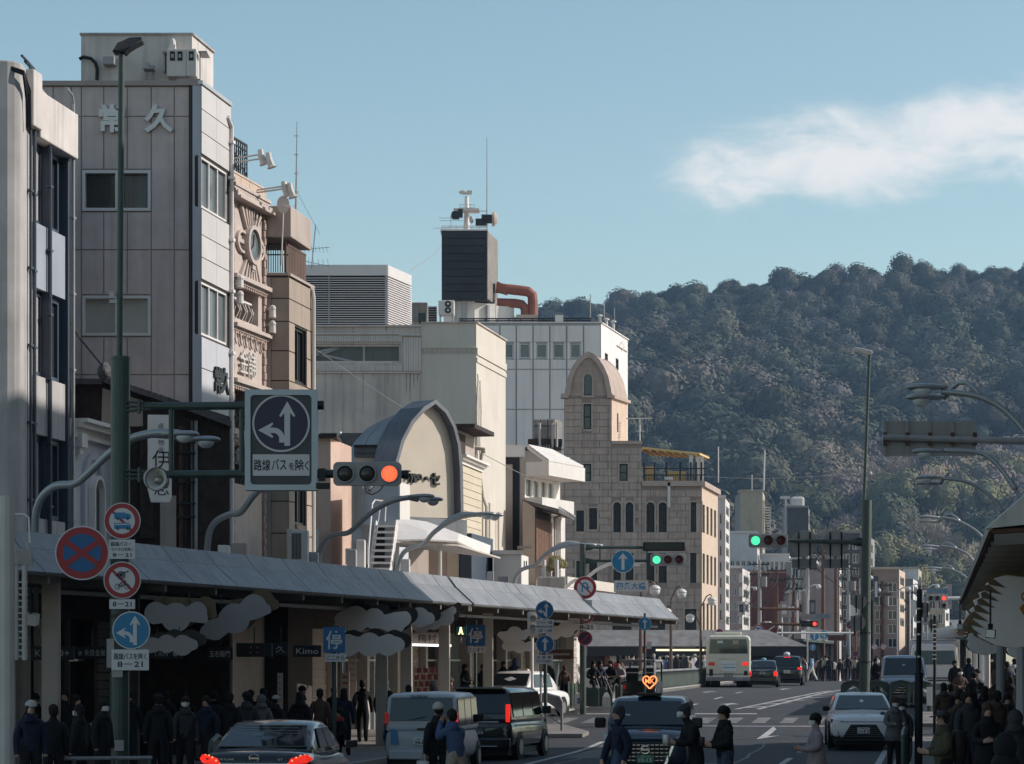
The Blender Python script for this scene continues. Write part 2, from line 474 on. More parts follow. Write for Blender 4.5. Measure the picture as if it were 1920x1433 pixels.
mb=MB();mb.loft([[SL(L,84.3,gz(84.3)+.006)for L in(-9.4,-1.2)],[SL(L,84.8,gz(84.8)+.006)for L in(-9.4,-1.2)]],cap=False,closed=False);obj('road_marking',mb,M['road_paint'],kind='structure')
mb=MB();mb.loft([[SL(L,92.0,gz(92)+.006)for L in(-12.4,-6.2)],[SL(L,92.5,gz(92.5)+.006)for L in(-12.4,-6.2)]],cap=False,closed=False);obj('road_marking',mb,M['road_paint'],kind='structure')
for L,y in((-10.9,98),(-8.0,100),(-10.9,125),(-7.9,136)):
 mb=MB();mb.add([SL(L-.08,y,gz(y)+.007),SL(L+.08,y,gz(y)+.007),SL(L+.08,y+3,gz(y+3)+.007),SL(L-.08,y+3,gz(y+3)+.007)],[(0,1,2,3)])
 mb.add([SL(L-.4,y+3,gz(y+3)+.007),SL(L+.4,y+3,gz(y+3)+.007),SL(L,y+5,gz(y+5)+.007)],[(0,1,2)])
 obj('road_marking',mb,M['road_paint'],kind='structure')
paint([(1418,1387),(1450,1363),(1456,1368),(1440,1381),(1462,1380)],.007)
mm('cast_iron',(.03,.03,.032),.5,metal=.4,var=.2,scale=20)
for L,y,q in((-5.2,62,.35),(-3.9,79,.32),(-8.4,73,.3),(-6.1,99,.35)):
 mb=MB();c=SL(L,y);mb.prism([(c.x+q*math.cos(a_),c.y+q*math.sin(a_),gz(c.y+q*math.sin(a_))+.001)for a_ in[2*math.pi*i/20 for i in range(20)]],(0,0,.007));obj('manhole_cover',mb,M['cast_iron'],kind='structure')
for L0,y0,L1,y1,w in((-8.9,58,-8.5,84,.10),(-4.6,50,-4.9,83,.07),(-6.6,60,-3.0,61.5,.08),(-9.0,77,-2.0,78,.09)):
 mb=MB();k=14;rows=[]
 for i in range(k+1):
  s_=i/k;y=y0+(y1-y0)*s_;L=L0+(L1-L0)*s_+.06*math.sin(i*2.1);dx,dy=((w/2,0)if abs(y1-y0)>5 else(0,w*1.6));p=SL(L,y)
  rows.append([(p.x-dx,p.y-dy,gz(p.y-dy)+.0045),(p.x+dx,p.y+dy,gz(p.y+dy)+.0045)])
 mb.loft(rows,cap=False,closed=False);obj('road_patch',mb,M['cast_iron'],kind='structure')
 # patched asphalt strip
mb=MB();mb.loft([[SL(L,y,gz(y)+.003)for L in(-9.3,-7.6)]for y in(66,72,80)],cap=False,closed=False);obj('road_patch',mb,M['asphalt_old'],kind='structure')
# ---------------------------------------------------------------- wooded hill
RIDGE=[(-900,760),(0,720),(500,690),(800,640),(960,600),(1030,578),(1100,562),(1160,552),(1250,534),(1330,522),(1440,512),(1500,512),(1560,503),(1690,492),(1800,494),(1920,489),(2100,492),(2500,540),(3100,640)]
def lerp(tab,x):
 for(a_,b_),(c_,d_)in zip(tab,tab[1:]):
  if x<=c_:return b_+(d_-b_)*(x-a_)/(c_-a_)
 return tab[-1][1]
def hill_pt(px,v):
 d=680+480*v if v<=1 else 1160+300*(v-1)
 ry=lerp(RIDGE,px)+44
 if v<=1:py=1215+(ry-1215)*v**.82
 else:py=ry+(v-1)*420
 p=P(px,py,d)
 if 0<v<1:
  q=noise.noise(Vector((p.x/90,p.y/90,3.1)))*13+noise.noise(Vector((p.x/38,p.y/38,8.7)))*5
  p.z+=q*math.sin(math.pi*min(v,.97))**.6
 return p
mb=MB();pxs=list(range(-700,2900,30));vvs=[i/24 for i in range(25)]+[1.5,2.0]
mb.loft([[hill_pt(x,v)for x in pxs]for v in vvs],cap=False,closed=False)
obj('hill',mb,M['hill_soil'],kind='structure',smooth=True)
def crown_mesh(name,seed,kind,m):
 """Leaf sprays over a cluster of lumps, dark core inside; unit height crown standing on z = 0."""
 r=random.Random(seed);mb=MB();lumps=[]
 if kind=='round':
  for i in range(11):
   w=r.uniform(0,2*math.pi);q=r.uniform(0,.52)if i else 0
   lumps.append((Vector((q*math.cos(w),q*math.sin(w),r.uniform(.30,.62)+(.12 if q<.25 else 0))),r.uniform(.22,.36)))
 elif kind=='cone':
  for i in range(14):
   h=i/14;w=r.uniform(0,6.28);q=.16*(1-h)
   lumps.append((Vector((q*math.cos(w),q*math.sin(w),.12+h*.82)),.26*(1-h)+.05))
 else:
  for i in range(9):
   w=r.uniform(0,6.28);q=r.uniform(.05,.45)
   lumps.append((Vector((q*math.cos(w),q*math.sin(w),r.uniform(.35,.75))),r.uniform(.2,.32)))
 per={'round':290,'cone':60,'bare':80}[kind]
 for c,rad in lumps:
  if kind!='bare':mb.ball(c,(rad*.78,rad*.78,rad*.74),8,5)
  for k in range(per):
   z=r.uniform(-.55,1);w=r.uniform(0,6.28);s_=math.sqrt(max(0,1-z*z))
   nrm=Vector((s_*math.cos(w),s_*math.sin(w),z))
   p=c+nrm*rad*(r.uniform(.86,1.02)+.20*noise.noise(nrm*3.2+c*7))
   nn=(nrm+Vector((r.gauss(0,.2),r.gauss(0,.2),r.gauss(0,.2)))).normalized()
   t1=nn.orthogonal().normalized();t1=Matrix.Rotation(r.uniform(0,6.28),3,nn)@t1;t2=nn.cross(t1)
   if kind=='bare':
    a_=rad*r.uniform(.16,.34);b_=.010
    t1=(nrm+Vector((r.gauss(0,.5),r.gauss(0,.5),r.gauss(.3,.5)))).normalized();t2=t1.orthogonal().normalized()
   else:
    a_,b_=rad*r.uniform(.08,.14),rad*r.uniform(.06,.11)
   mb.add([p-t1*a_,p+t2*b_,p+t1*a_,p-t2*b_*.8],[(0,1,2,3)])
 me=bpy.data.meshes.new(name);me.from_pydata(mb.v,[],mb.f);me.materials.append(m)
 return me
CROWNS=[crown_mesh('crown',20+i,'round',M['forest_leaves'])for i in range(6)]
lib=bpy.data.collections.new('crown_shapes')
for i,me in enumerate(CROWNS):lib.objects.link(bpy.data.objects.new('tree_crown',me))
r=random.Random(5);pts,sc,lpts,lsc=[],[],[],[]
v=.03
while v<1.03:
 d=680+480*v;step=10.2/d*F*(.92+.1*v)
 px=860.0 if v>.15 else 1150
 while px<2250:
  p=hill_pt(px+r.uniform(-.45,.45)*step,min(1.0,v+r.uniform(-.006,.006)))
  s_=r.choice((10,12,13.5,15,18,22))*r.uniform(.85,1.15)*(1 if v<.86 else .68)
  low=v<.42+.1*noise.noise(Vector((p.x/60,p.y/60,5)))and px>1400+260*v
  (lpts if low else pts).append((p.x,p.y,p.z-.18*s_));(lsc if low else sc).append(s_*(.85 if low else 1));px+=step*r.uniform(.8,1.2)
 v+=.0185
def scatter(name,pts,sc,lib):
 me=bpy.data.meshes.new(name);me.from_pydata(pts,[],[])
 at=me.attributes.new('size','FLOAT','POINT');at.data.foreach_set('value',sc)
 wood=bpy.data.objects.new(name,me);COL.objects.link(wood);wood['kind']='stuff'
 ng=bpy.data.node_groups.new('scatter_crowns','GeometryNodeTree')
 ng.interface.new_socket('Geometry',in_out='INPUT',socket_type='NodeSocketGeometry');ng.interface.new_socket('Geometry',in_out='OUTPUT',socket_type='NodeSocketGeometry')
 gi,go=ng.nodes.new('NodeGroupInput'),ng.nodes.new('NodeGroupOutput')
 ip=ng.nodes.new('GeometryNodeInstanceOnPoints');ci=ng.nodes.new('GeometryNodeCollectionInfo');ci.inputs['Collection'].default_value=lib
 ci.inputs['Separate Children'].default_value=True;ip.inputs['Pick Instance'].default_value=True
 rv=ng.nodes.new('FunctionNodeRandomValue');rv.data_type='FLOAT_VECTOR';rv.inputs[0].default_value=(-.12,-.12,0);rv.inputs[1].default_value=(.12,.12,6.28)
 na=ng.nodes.new('GeometryNodeInputNamedAttribute');na.data_type='FLOAT';na.inputs['Name'].default_value='size'
 ri=ng.nodes.new('FunctionNodeRandomValue');ri.data_type='INT';ri.inputs[4].default_value=0;ri.inputs[5].default_value=5
 for a_,b_ in((gi.outputs[0],ip.inputs['Points']),(ci.outputs[0],ip.inputs['Instance']),(rv.outputs[0],ip.inputs['Rotation']),(na.outputs[0],ip.inputs['Scale']),(ri.outputs[2],ip.inputs['Instance Index']),(ip.outputs[0],go.inputs[0])):
  ng.links.new(a_,b_)
 md=wood.modifiers.new('scatter','NODES');md.node_group=ng
scatter('hill_forest',pts,sc,lib)
foliage('foot_leaves',[(0,(.22,.175,.15)),(.35,(.20,.165,.12)),(.58,(.24,.21,.10)),(.74,(.10,.105,.062)),(.88,(.27,.21,.18))])
lib2=bpy.data.collections.new('foot_crown_shapes')
for i in range(6):lib2.objects.link(bpy.data.objects.new('tree_crown',crown_mesh('crown',80+i,'round',M['foot_leaves'])))
scatter('foot_forest',lpts,lsc,lib2)
# single trees that stand out at the foot of the hill
KINDS={'y':('broadleaf_tree','yellow green broadleaf tree catching sun at the foot of the wooded hill','leaf_yellow','round','sunlit yellow green trees below the hill'),'e':('evergreen_tree','dark evergreen tree standing among paler trees below the wooded hill','leaf_evergreen','round','dark evergreen trees below the hill'),'b':('bare_tree','bare pinkish winter tree with fine twigs below the wooded hill','leaf_bare','bare','bare winter trees below the hill'),'c':('conifer_tree','pointed brownish conifer tree rising below the wooded hill','leaf_conifer','cone','conifers below the hill')}
SHAPE={}
for k,(nm,lb,ml,sh,gp)in KINDS.items():SHAPE[k]=[crown_mesh('crown',60+ord(k)+i,sh,M[ml])for i in range(3)]
TREES=[('c',1470,868,11),('c',1521,862,13),('c',1375,905,10),('b',1432,905,8),('e',1485,905,10),('b',1560,890,12),('y',1500,930,8),('e',1545,930,11),('b',1600,880,12),('c',1590,860,10),('b',1585,960,11),('y',1700,888,14),('e',1690,925,15),('y',1645,910,10),('b',1750,880,12),('y',1790,895,12),('e',1655,960,12),('b',1735,960,13),('y',1690,955,9),('e',1600,1000,13),('y',1665,1010,12),('b',1700,1020,12),('b',1760,985,12),('y',1795,1005,9),('e',1735,1045,12),('y',1730,1070,10),('y',1785,1060,11),('e',1800,1090,11),('b',1545,985,10),('e',1850,960,14),('y',1860,900,10),('b',1830,1020,12),('e',1500,960,10),('b',1640,870,11),('b',1690,855,12),('e',1745,850,10),('c',1765,810,13),('b',1730,820,11)]
r=random.Random(9)
for k,px,py,h in TREES:
 nm,lb,ml,sh,gp=KINDS[k]
 h*=1.12
 base=None
 for i in range(60):
  q=hill_pt(px,i/80);y_=HY-(q.z+h*1.15-EYE)/q.y*F
  if y_<=py:base=q;break
 base=base or q
 base=base-Vector((base.x,base.y,0)).normalized()*9+Vector((0,0,-1))
 t=thing(nm,lb,'tree',base,r.uniform(0,6),gp)
 c=bpy.data.objects.new('crown',r.choice(SHAPE[k]));COL.objects.link(c);c.parent=t;c.location=(0,0,h*.2);wd=h*(.95 if sh!='cone' else 1.0);c.scale=(wd*r.uniform(.9,1.15),wd*r.uniform(.9,1.15),h*1.05)
 mb=MB();mb.tube([(0,0,-6),(0,0,h*.35),(.1,0,h*.8)],[h*.035,h*.025,h*.008],6)
 for q in range(5):
  w=q*1.3;mb.tube([(0,0,h*(.35+.06*q)),(math.cos(w)*h*.18,math.sin(w)*h*.18,h*(.55+.07*q)),(math.cos(w)*h*.3,math.sin(w)*h*.3,h*(.72+.07*q))],[h*.014,h*.009,h*.004],5)
 obj('trunk',mb,M['bark'],t,local=True)
 # the air between here and the hill
mh=bpy.data.materials.new('air');mh.use_nodes=True
nn_,ll_=mh.node_tree.nodes,mh.node_tree.links;nn_.remove(nn_['Principled BSDF'])
vp=nn_.new('ShaderNodeVolumePrincipled');vp.inputs['Color'].default_value=(.42,.66,1.0,1);vp.inputs['Density'].default_value=.00016;vp.inputs['Anisotropy'].default_value=.2
ll_.new(vp.outputs[0],nn_['Material Output'].inputs['Volume'])
mb=MB();mb.box(-1000,1000,-100,2600,-1.6,215)
hz=obj('haze',mb,mh,kind='stuff')
# ---------------------------------------------------------------- buildings along the near side of the street, from the corner towards the river
mm('tile_mauve',(.62,.535,.505),.75,var=.07,scale=2.5,streak=.20,rand=.05,dirt=.12)
mm('joint_mauve',(.40,.345,.325),.9,var=.1)
mm('panel_cream',(.55,.55,.54),.6,var=.05,streak=.06,rand=.03)
mm('concrete_grey',(.42,.42,.41),.85,var=.12,scale=1.5,streak=.3,bump=.1)
mm('concrete_pale',(.60,.58,.55),.85,var=.10,scale=1.5,streak=.35,bump=.1)
mm('panel_blue',(.32,.37,.42),.6,var=.08,streak=.12)
mm('navy_frame',(.05,.07,.10),.45,var=.15)
mm('shop_blue',(.50,.53,.57),.7,var=.06,streak=.1)
mm('peach',(.50,.445,.405),.8,var=.08,scale=3,streak=.1)
mm('peach_brick',(.38,.30,.265),.85,var=.2,scale=12)
mm('beige',(.36,.305,.25),.75,var=.06,scale=2,streak=.12,rand=.04)
mm('joint_dark',(.06,.05,.045),.9)
mm('taupe',(.42,.37,.33),.8,var=.08,streak=.15)
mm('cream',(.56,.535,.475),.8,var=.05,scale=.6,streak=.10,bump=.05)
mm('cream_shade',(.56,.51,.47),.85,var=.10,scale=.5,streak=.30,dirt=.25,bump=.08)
mm('slat_pale',(.60,.56,.53),.8,var=.05,streak=.2,rand=.04)
mm('tower_white',(.72,.71,.71),.75,var=.05,scale=.4,streak=.15,rand=.02)
mm('black_clad',(.018,.018,.022),.6,var=.2,scale=1,rand=.25)
mm('duct_red',(.24,.085,.06),.6,var=.15,scale=1)
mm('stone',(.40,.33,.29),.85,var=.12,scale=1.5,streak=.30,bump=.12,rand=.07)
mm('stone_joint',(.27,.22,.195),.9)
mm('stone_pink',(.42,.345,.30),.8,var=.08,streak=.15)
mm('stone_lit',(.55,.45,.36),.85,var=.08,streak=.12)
mm('roof_weathered',(.20,.195,.19),.75,var=.25,scale=1.5,streak=.2)
mm('roof_tile',(.10,.10,.105),.7,var=.25,scale=4)
mm('wood_dark',(.045,.033,.028),.85,var=.3,scale=6,streak=.3)
mm('wood_brown',(.13,.07,.045),.8,var=.3,scale=6,streak=.3)
mm('lead',(.13,.145,.165),.5,metal=.3,var=.15,streak=.25)
mm('lead_pale',(.235,.25,.265),.55,metal=.1,var=.12,streak=.3,rand=.06,dirt=.3)
mm('arch_cream',(.50,.46,.385),.8,var=.05)
mm('shingle',(.55,.50,.39),.75,var=.06,rand=.04)
mm('pink_wall',(.52,.39,.32),.85,var=.08,streak=.15)
mm('louvre_grey',(.60,.59,.59),.5,metal=.2,var=.04)
mm('ac_white',(.60,.60,.57),.6,var=.06,streak=.15)
mm('terrace_wood',(.10,.06,.045),.75,var=.2)
mm('iron',(.02,.02,.024),.5)
mm('tank',(.22,.20,.18),.6,var=.25,scale=1.5,streak=.3)
mm('yellow_tarp',(.62,.46,.20),.7,var=.1)
LEFTN=Vector((-1,.16)).normalized()
def rect_back(pa,da,pb,db,depth,ang=None):
 """Ground outline behind a sight-line pair."""
 A,B=xy(pa,da),xy(pb,db)
 return[A,B,(B[0],B[1]+depth),(A[0],A[1]+depth)]
 # --- 1. corner building with a rounded concrete pier and navy window bays
t=thing('office_building','narrow corner building with rounded concrete pier and navy blue window bays','building',(-12.5,58,.12))
f=Face(45,58,133,61.2)
mb=MB();q=[]
for i in range(9):
 w=math.pi*i/8;c=P(6,HY,57.6);rr=.42
 q.append((c.x-math.cos(w)*rr,c.y-math.sin(w)*.4))
q=[(q[0][0],62)]+q+[(q[-1][0],62)]
mb.prism([(x,y,.12)for x,y in q],(0,0,f.z(45,128)-.12));obj('pier',mb,M['concrete_grey'],t,smooth=False,bevel=.03)
A,B=f.P(0,0,-.32),f.P(f.w,0,-.32)
solid('core',t,[(A.x,A.y),(B.x,B.y),(B.x-8,B.y+1),(A.x-8,A.y+1)],.12,f.z(45,150),M['dark_room'])
top=f.z(65,172);par=f.z(65,260)
mb=MB();f.box(mb,f.u(62),f.w,par,top,-.3,.18);obj('parapet',mb,M['concrete_pale'],t,bevel=.03)
mb=MB();f.box(mb,f.u(45),f.u(62),f.z(52,240),f.z(52,134),-.3,.22);obj('gutter_box',mb,M['concrete_pale'],t,bevel=.03)
rows=[(262,413),(540,700),(815,968)]
u1,u2,u3=f.u(64),f.u(91),f.u(122)
zz=[(f.z(64,b),f.z(64,a))for a,b in rows]
for i,(z0,z1)in enumerate(zz):
 zt=zz[i-1][0]if i else par
 if i:
  for a_,b_ in((u1,u2-.03),(u2+.03,u3)):
   mb=MB();f.box(mb,a_,b_,z1+.03,zt-.03,-.25,.0);obj('spandrel_panel',mb,M['panel_blue']if i==1 else M['concrete_grey'],t)
 for a_,b_ in((u1,u2),(u2,u3)):
  window(f,(a_+.02,b_-.02,z0,z1),t,M['navy_frame'],M['glass'],fr=.10,o=-.18,mull=1 if b_-a_>1 else 0)
mb=MB();f.box(mb,u1,u3,.12,zz[-1][0]-.03,-.25,0);obj('spandrel_panel',mb,M['concrete_grey'],t)
for px in(48,91,127):
 mb=MB();u=f.u(px);f.box(mb,u-.06,u+.06,.12,par-.01,-.25,.025);obj('fin',mb,M['navy_frame'],t)
 # pipes on the facade
for px,y0,y1,r_,b_ in((58,150,1010,.045,0),(51,140,1010,.03,0),(131,195,1050,.04,1),(88,290,1010,.04,0)):
 mb=MB();u=f.u(px);pts=[f.P(u,f.z(px,y1),.08),f.P(u,f.z(px,y0),.08)]
 if b_:pts+=[f.P(u-.1,f.z(px,y0)+.18,.08),f.P(u-.5,f.z(px,y0)+.25,.08)]
 else:pts+=[f.P(u-.08,f.z(px,y0)+.22,.08),f.P(u-.5,f.z(px,y0)+.3,.05)]
 mb.tube(pts,r_,8)
 for k in range(6):
  z=f.z(px,y1)+(f.z(px,y0)-f.z(px,y1))*(k+.5)/6;f.box(mb,u-.08,u+.10,z-.025,z+.025,.01,.12)
 obj('drain_pipe',mb,M['navy_frame']if px!=131 else M['lamp_grey'],t)
mb=MB()
for k in range(3):mb.tube([P(-20,132+k*2,57.4),P(20,126+2*k,57.3),P(44,134+k*3,57.3),P(56-k*3,170+8*k,57.6),P(57-k*3,240,57.7)],.03,6)
obj('cable',mb,M['black'],t)
# --- 2. pale blue shop front with an arched niche
t=thing('shop_building','pale blue shop front with arched niche and small cornice','building',(-9.8,61.5,.12))
f=Face(134,61.6,212,64.6)
mb=MB();wall(mb,f,0,f.w,.12,f.z(134,792));obj('wall',mb,M['shop_blue'],t)
A,B=f.P(0,0,-.31),f.P(f.w,0,-.31)
solid('core',t,[(A.x,A.y),(B.x,B.y),(B.x-5,B.y+.5),(A.x-5,A.y+.5)],.12,f.z(134,792)-.05,M['dark_room'])
zc=f.z(134,792)
for z0,z1,o_ in((zc,zc+.09,.42),(zc-.12,zc,.30),(zc-.34,zc-.12,.12)):
 mb=MB();f.box(mb,-.05,f.w+.05,z0+.001,z1,-.2,o_);obj('cornice',mb,M['white_paint'],t)
mb=MB();f.box(mb,f.u(137),f.u(148),f.z(137,838),f.z(137,812),-.1,.22);f.box(mb,f.u(139),f.u(146),f.z(137,850),f.z(137,838),-.1,.14);obj('corbel',mb,M['white_paint'],t)
for(pa,pb,ya,yb,o_,m_)in((152,190,845,1015,.10,'shop_blue'),(166,187,890,1015,.16,'white_paint')):
 mb=MB();ua,ub=f.u(pa),f.u(pb);z0,z1=f.z(pa,yb),f.z(pa,ya);rr=(ub-ua)/2;n=14
 for i in range(n):
  w0,w1=math.pi*i/n,math.pi*(i+1)/n
  pq=[(ua+rr-rr*math.cos(w)*k,z1-rr+rr*math.sin(w)*k)for w,k in((w0,1),(w1,1),(w1,.78),(w0,.78))]
  f.poly(mb,pq,-.05,o_)
 f.box(mb,ua,ua+rr*.22,z0,z1-rr,-.05,o_);f.box(mb,ub-rr*.22,ub,z0,z1-rr,-.05,o_);obj('arch_moulding',mb,M[m_],t)
mb=MB();ua,ub=f.u(169),f.u(184);z0,z1=f.z(169,1015),f.z(169,905);rr=(ub-ua)/2
f.poly(mb,[(ua,z0),(ub,z0)]+[(ua+rr+rr*math.cos(math.pi*i/10),z1-rr+rr*math.sin(math.pi*i/10))for i in range(11)],-.02,.03);obj('pane',mb,M['glass'],t)
# --- 3. dark timber house with tiled roof in front of the tall block
t=thing('timber_house','old dark timber house with grey tiled roof squeezed before the mauve block','building',(-9.4,64.2,.12))
fw=Face(136,64.6,445,65.2)
mb=MB();z0=.12;rz_=fw.z(196,718);
fw.poly(mb,[(fw.u(136),z0),(fw.u(430),z0),(fw.u(430),fw.z(430,790)),(fw.u(320),fw.z(320,752)),(fw.u(200),fw.z(200,722)),(fw.u(136),fw.z(136,722))],-1.2,0);obj('wall',mb,M['wood_dark'],t)
mb=MB();fw.poly(mb,[(fw.u(190),fw.z(190,800)),(fw.u(268),fw.z(268,800)),(fw.u(268),fw.z(268,752)),(fw.u(192),fw.z(192,728))],.0,.06);obj('gable_plaster',mb,M['taupe'],t)
roofpts=[(190,706),(240,722),(300,742),(330,752),(366,766),(430,790)]
for(a_,b_),(c_,d_)in zip(roofpts,roofpts[1:]):
 n=max(1,int((c_-a_)/12))
 for k in range(n):
  x0=a_+(c_-a_)*k/n;x1=a_+(c_-a_)*(k+1)/n;y0=b_+(d_-b_)*k/n;y1=b_+(d_-b_)*(k+1)/n
  mb=MB();fw.poly(mb,[(fw.u(x0),fw.z(x0,y0)),(fw.u(x1)+.03,fw.z(x1,y1)-.03),(fw.u(x1)+.03,fw.z(x1,y1)-.17),(fw.u(x0),fw.z(x0,y0)-.14)],-1.4,.35);obj('roof_tile',mb,M['roof_tile'],t)
mb=MB();fw.box(mb,fw.u(134),fw.u(192),fw.z(134,722),fw.z(134,712),-1.3,.3);obj('eave',mb,M['roof_tile'],t)
mb=MB();c=fw.P(fw.u(196),fw.z(196,700),.3);mb.ball(c,(.18,.2,.22),10,6);mb.ball(c+Vector((.02,-.16,-.02)),.11,10,6);mb.ball(c+Vector((0,0,.12)),(.12,.2,.12),8,5);obj('ridge_ornament',mb,M['roof_tile'],t)
mb=MB();mb.tube([P(133,605,65.5),P(150,635,65.5),P(195,690,64.8)],.025,6);obj('cable',mb,M['black'],t)
# street side clutter below: shutters, posts and conduits
for px,y0,y1,w_,m_ in((262,800,1010,26,'wood_dark'),(300,930,1030,30,'taupe'),(335,800,1030,18,'wood_brown'),(358,790,1035,12,'concrete_grey')):
 mb=MB();u=fw.u(px);fw.box(mb,u,u+w_/F*65,fw.z(px,y1),fw.z(px,y0),.0,.12+.02*(px%3));obj('facade_panel',mb,M[m_],t)
mb=MB()
for px in(344,350,356,362):
 mb.tube([fw.P(fw.u(px),fw.z(px,1030),.2),fw.P(fw.u(px),fw.z(px,790),.2)],.025,6)
for y in(830,850,905,945,970):fw.box(mb,fw.u(332),fw.u(366),fw.z(340,y)-.02,fw.z(340,y)+.02,.12,.25)
obj('conduit',mb,M['steel_dark'],t)
# --- hanging white vertical sign with black characters
f=Face(273,60.6,323,60.7)
t=thing('vertical_sign','white vertical shop sign with chamfered foot and bold black character','shop sign',f.P(f.u(298),7.5))
mb=MB();a_,b_=f.u(273),f.u(322);z0,z1=f.z(298,942),f.z(298,778)
f.poly(mb,[(a_+.12,z0),(b_-.05,z0),(b_,z0+.12),(b_,z1),(a_+.05,z1),(a_+.05,z0+.3)],-.16,0);obj('sign_board',mb,M['white_paint'],t,bevel=.012)
mb=MB();ux,uz=f.frame()
write(mb,'伊',f.P(f.u(303),f.z(303,862),.006),h=.42,ux=ux,uz=uz);write(mb,'志',f.P(f.u(303),f.z(303,915),.006),h=.34,ux=ux,uz=uz)
for k,ch in enumerate('和菓子鳥'):write(mb,'呉服物'[k%3],f.P(f.u(302),f.z(302,800+15*k),.006),h=.13,ux=ux,uz=uz)
obj('lettering',mb,M['black'],t)
# --- 4. the mauve tiled block with two big characters
D0,D1=66.0,68.5
t=thing('apartment_block','tall mauve tiled block with two raised characters and cream corner window bay','building',(-8.6,66,.12))
f=Face(60,D0,361,D0)
win_rows=[(320,396),(555,630)]
zt=f.z(200,162)
holes=[(f.u(155),f.u(283),f.z(200,b),f.z(200,a))for a,b in win_rows]
mb=MB();wall(mb,f,f.u(60),f.u(361),.12,zt,holes,.35);obj('wall',mb,M['joint_mauve'],t)
pc=[62,100,134,153,195,239,284,327,361]
zr=lambda y:f.z(200,y)
for i,(a_,b_)in enumerate(zip(pc,pc[1:])):
 rows=[(163,219),(219,318),(398,469),(469,553),(632,703),(703,960)]if 153<=a_<284 else[(163,219),(219,469),(469,703),(703,960)]
 for ya,yb in rows:
  mb=MB();f.box(mb,f.u(a_)+.014,f.u(b_)-.014,zr(yb)+.014,zr(ya)-.014,-.02,.035);obj('wall_panel',mb,M['tile_mauve'],t)
mb=MB();f.box(mb,f.u(60),f.u(332),zt+.001,f.z(200,153),-.3,.10);f.box(mb,f.u(332),f.u(377),zt+.001,f.z(200,150),-.3,.13);obj('coping',mb,M['joint_mauve'],t)
for k,h in enumerate(holes):window(f,h,t,M['alu_white'],M['glass_blind' if k else 'glass_grey'],fr=.07,o=-.10,mull=1,curtain=(.60,.98)if k==0 else(.03,.97),proud=.16)
for ch,px in(('常',211),('久',299)):
 mb=MB();ux,uz=f.frame();write(mb,ch,f.P(f.u(px),f.z(px,224),.05),h=.70,ux=ux,uz=uz,depth=.09,bold=.035);obj('letter',mb,M['alu'],t)
 # corner bay on the street side
fs=Face(376,D0-.12,431,D1)
fr_=Face(361,D0-.12,376,D0-.12)
zs=lambda y:fs.z(376,y)
brow=[(160,289),(289,388),(388,524),(524,627),(627,1030)]
mb=MB()
wall(mb,fs,0,fs.w,.12,zs(158),[(.06,fs.w-.25,zs(388),zs(291)),(.06,fs.w-.25,zs(627),zs(526)),(.3,fs.w-.3,zs(880),zs(770))],.3);obj('bay_wall',mb,M['joint_dark'],t)
for(ya,yb),m_ in(((160,204),'panel_cream'),((204,247),'panel_cream'),((247,288),'panel_cream'),((391,440),'panel_cream'),((440,482),'panel_cream'),((482,523),'panel_cream'),((631,690),'panel_blue'),((690,765),'panel_blue'),((885,950),'panel_blue'),((950,1060),'panel_blue')):
 k=2
 for j in range(k):
  mb=MB();a_=fs.w*j/k;fs.box(mb,a_+.006,a_+fs.w/k-.006,zs(yb)+.012,zs(ya)-.012,-.05,.03);obj('bay_panel',mb,M['panel_cream']if m_=='panel_cream' else M['shop_blue'],t)  # lower panels bluer: the shade on the street face is put into their colour
mb=MB();wall(mb,fr_,0,fr_.w,.12,zs(158),[(.03,fr_.w-.06,zs(388),zs(291)),(.03,fr_.w-.06,zs(627),zs(526))],.2);obj('bay_return',mb,M['shop_blue'],t)
for a_,b_ in((291,388),(526,627)):
 window(fs,(.06,fs.w-.25,zs(b_),zs(a_)),t,M['alu_white'],M['glass_pale'],fr=.06,o=-.06,mull=2,curtain=(.05,.95))
 window(fr_,(.03,fr_.w-.06,zs(b_),zs(a_)),t,M['alu_white'],M['white_paint'],fr=.02,o=-.06,mull=0)
window(fs,(.3,fs.w-.3,zs(880),zs(770)),t,M['navy_frame'],M['glass_pale'],fr=.06,o=-.1,mull=2)
mb=MB();ux,uz=fs.frame()
for ch,pp,y in(('常',405,713),('久',418,715)):write(mb,ch,fs.P(fs.u(pp),fs.z(pp,y),.04),h=.66,w=.75,ux=ux,uz=uz,depth=.05,bold=.03)
obj('letter',mb,M['steel_dark'],t)
mb=MB();u=fs.u(429);mb.tube([fs.P(u,.3,.08),fs.P(u,zs(200),.08),fs.P(u-.3,zs(185),.06)],.05,8)
for y in(230,300,420,520,640):fs.box(mb,u-.1,u+.1,zs(y)-.04,zs(y)+.04,0,.15)
obj('drain_pipe',mb,M['alu_white'],t)
mb=MB();fs.box(mb,-.02,fs.w+.03,zs(158)+.001,zs(151),-.3,.06);obj('coping',mb,M['alu'],t)
A,B=xy(60,D0+.36),xy(361,D0+.36);C_=fs.P(fs.w,0,-.31);E_=fs.P(0,0,-.31)
solid('core',t,[A,(E_.x,D0+.36),(E_.x,E_.y+.3),(C_.x,C_.y),(C_.x-8,C_.y+.5),(A[0],C_.y+.5)],.12,zt-.1,M['dark_room'])
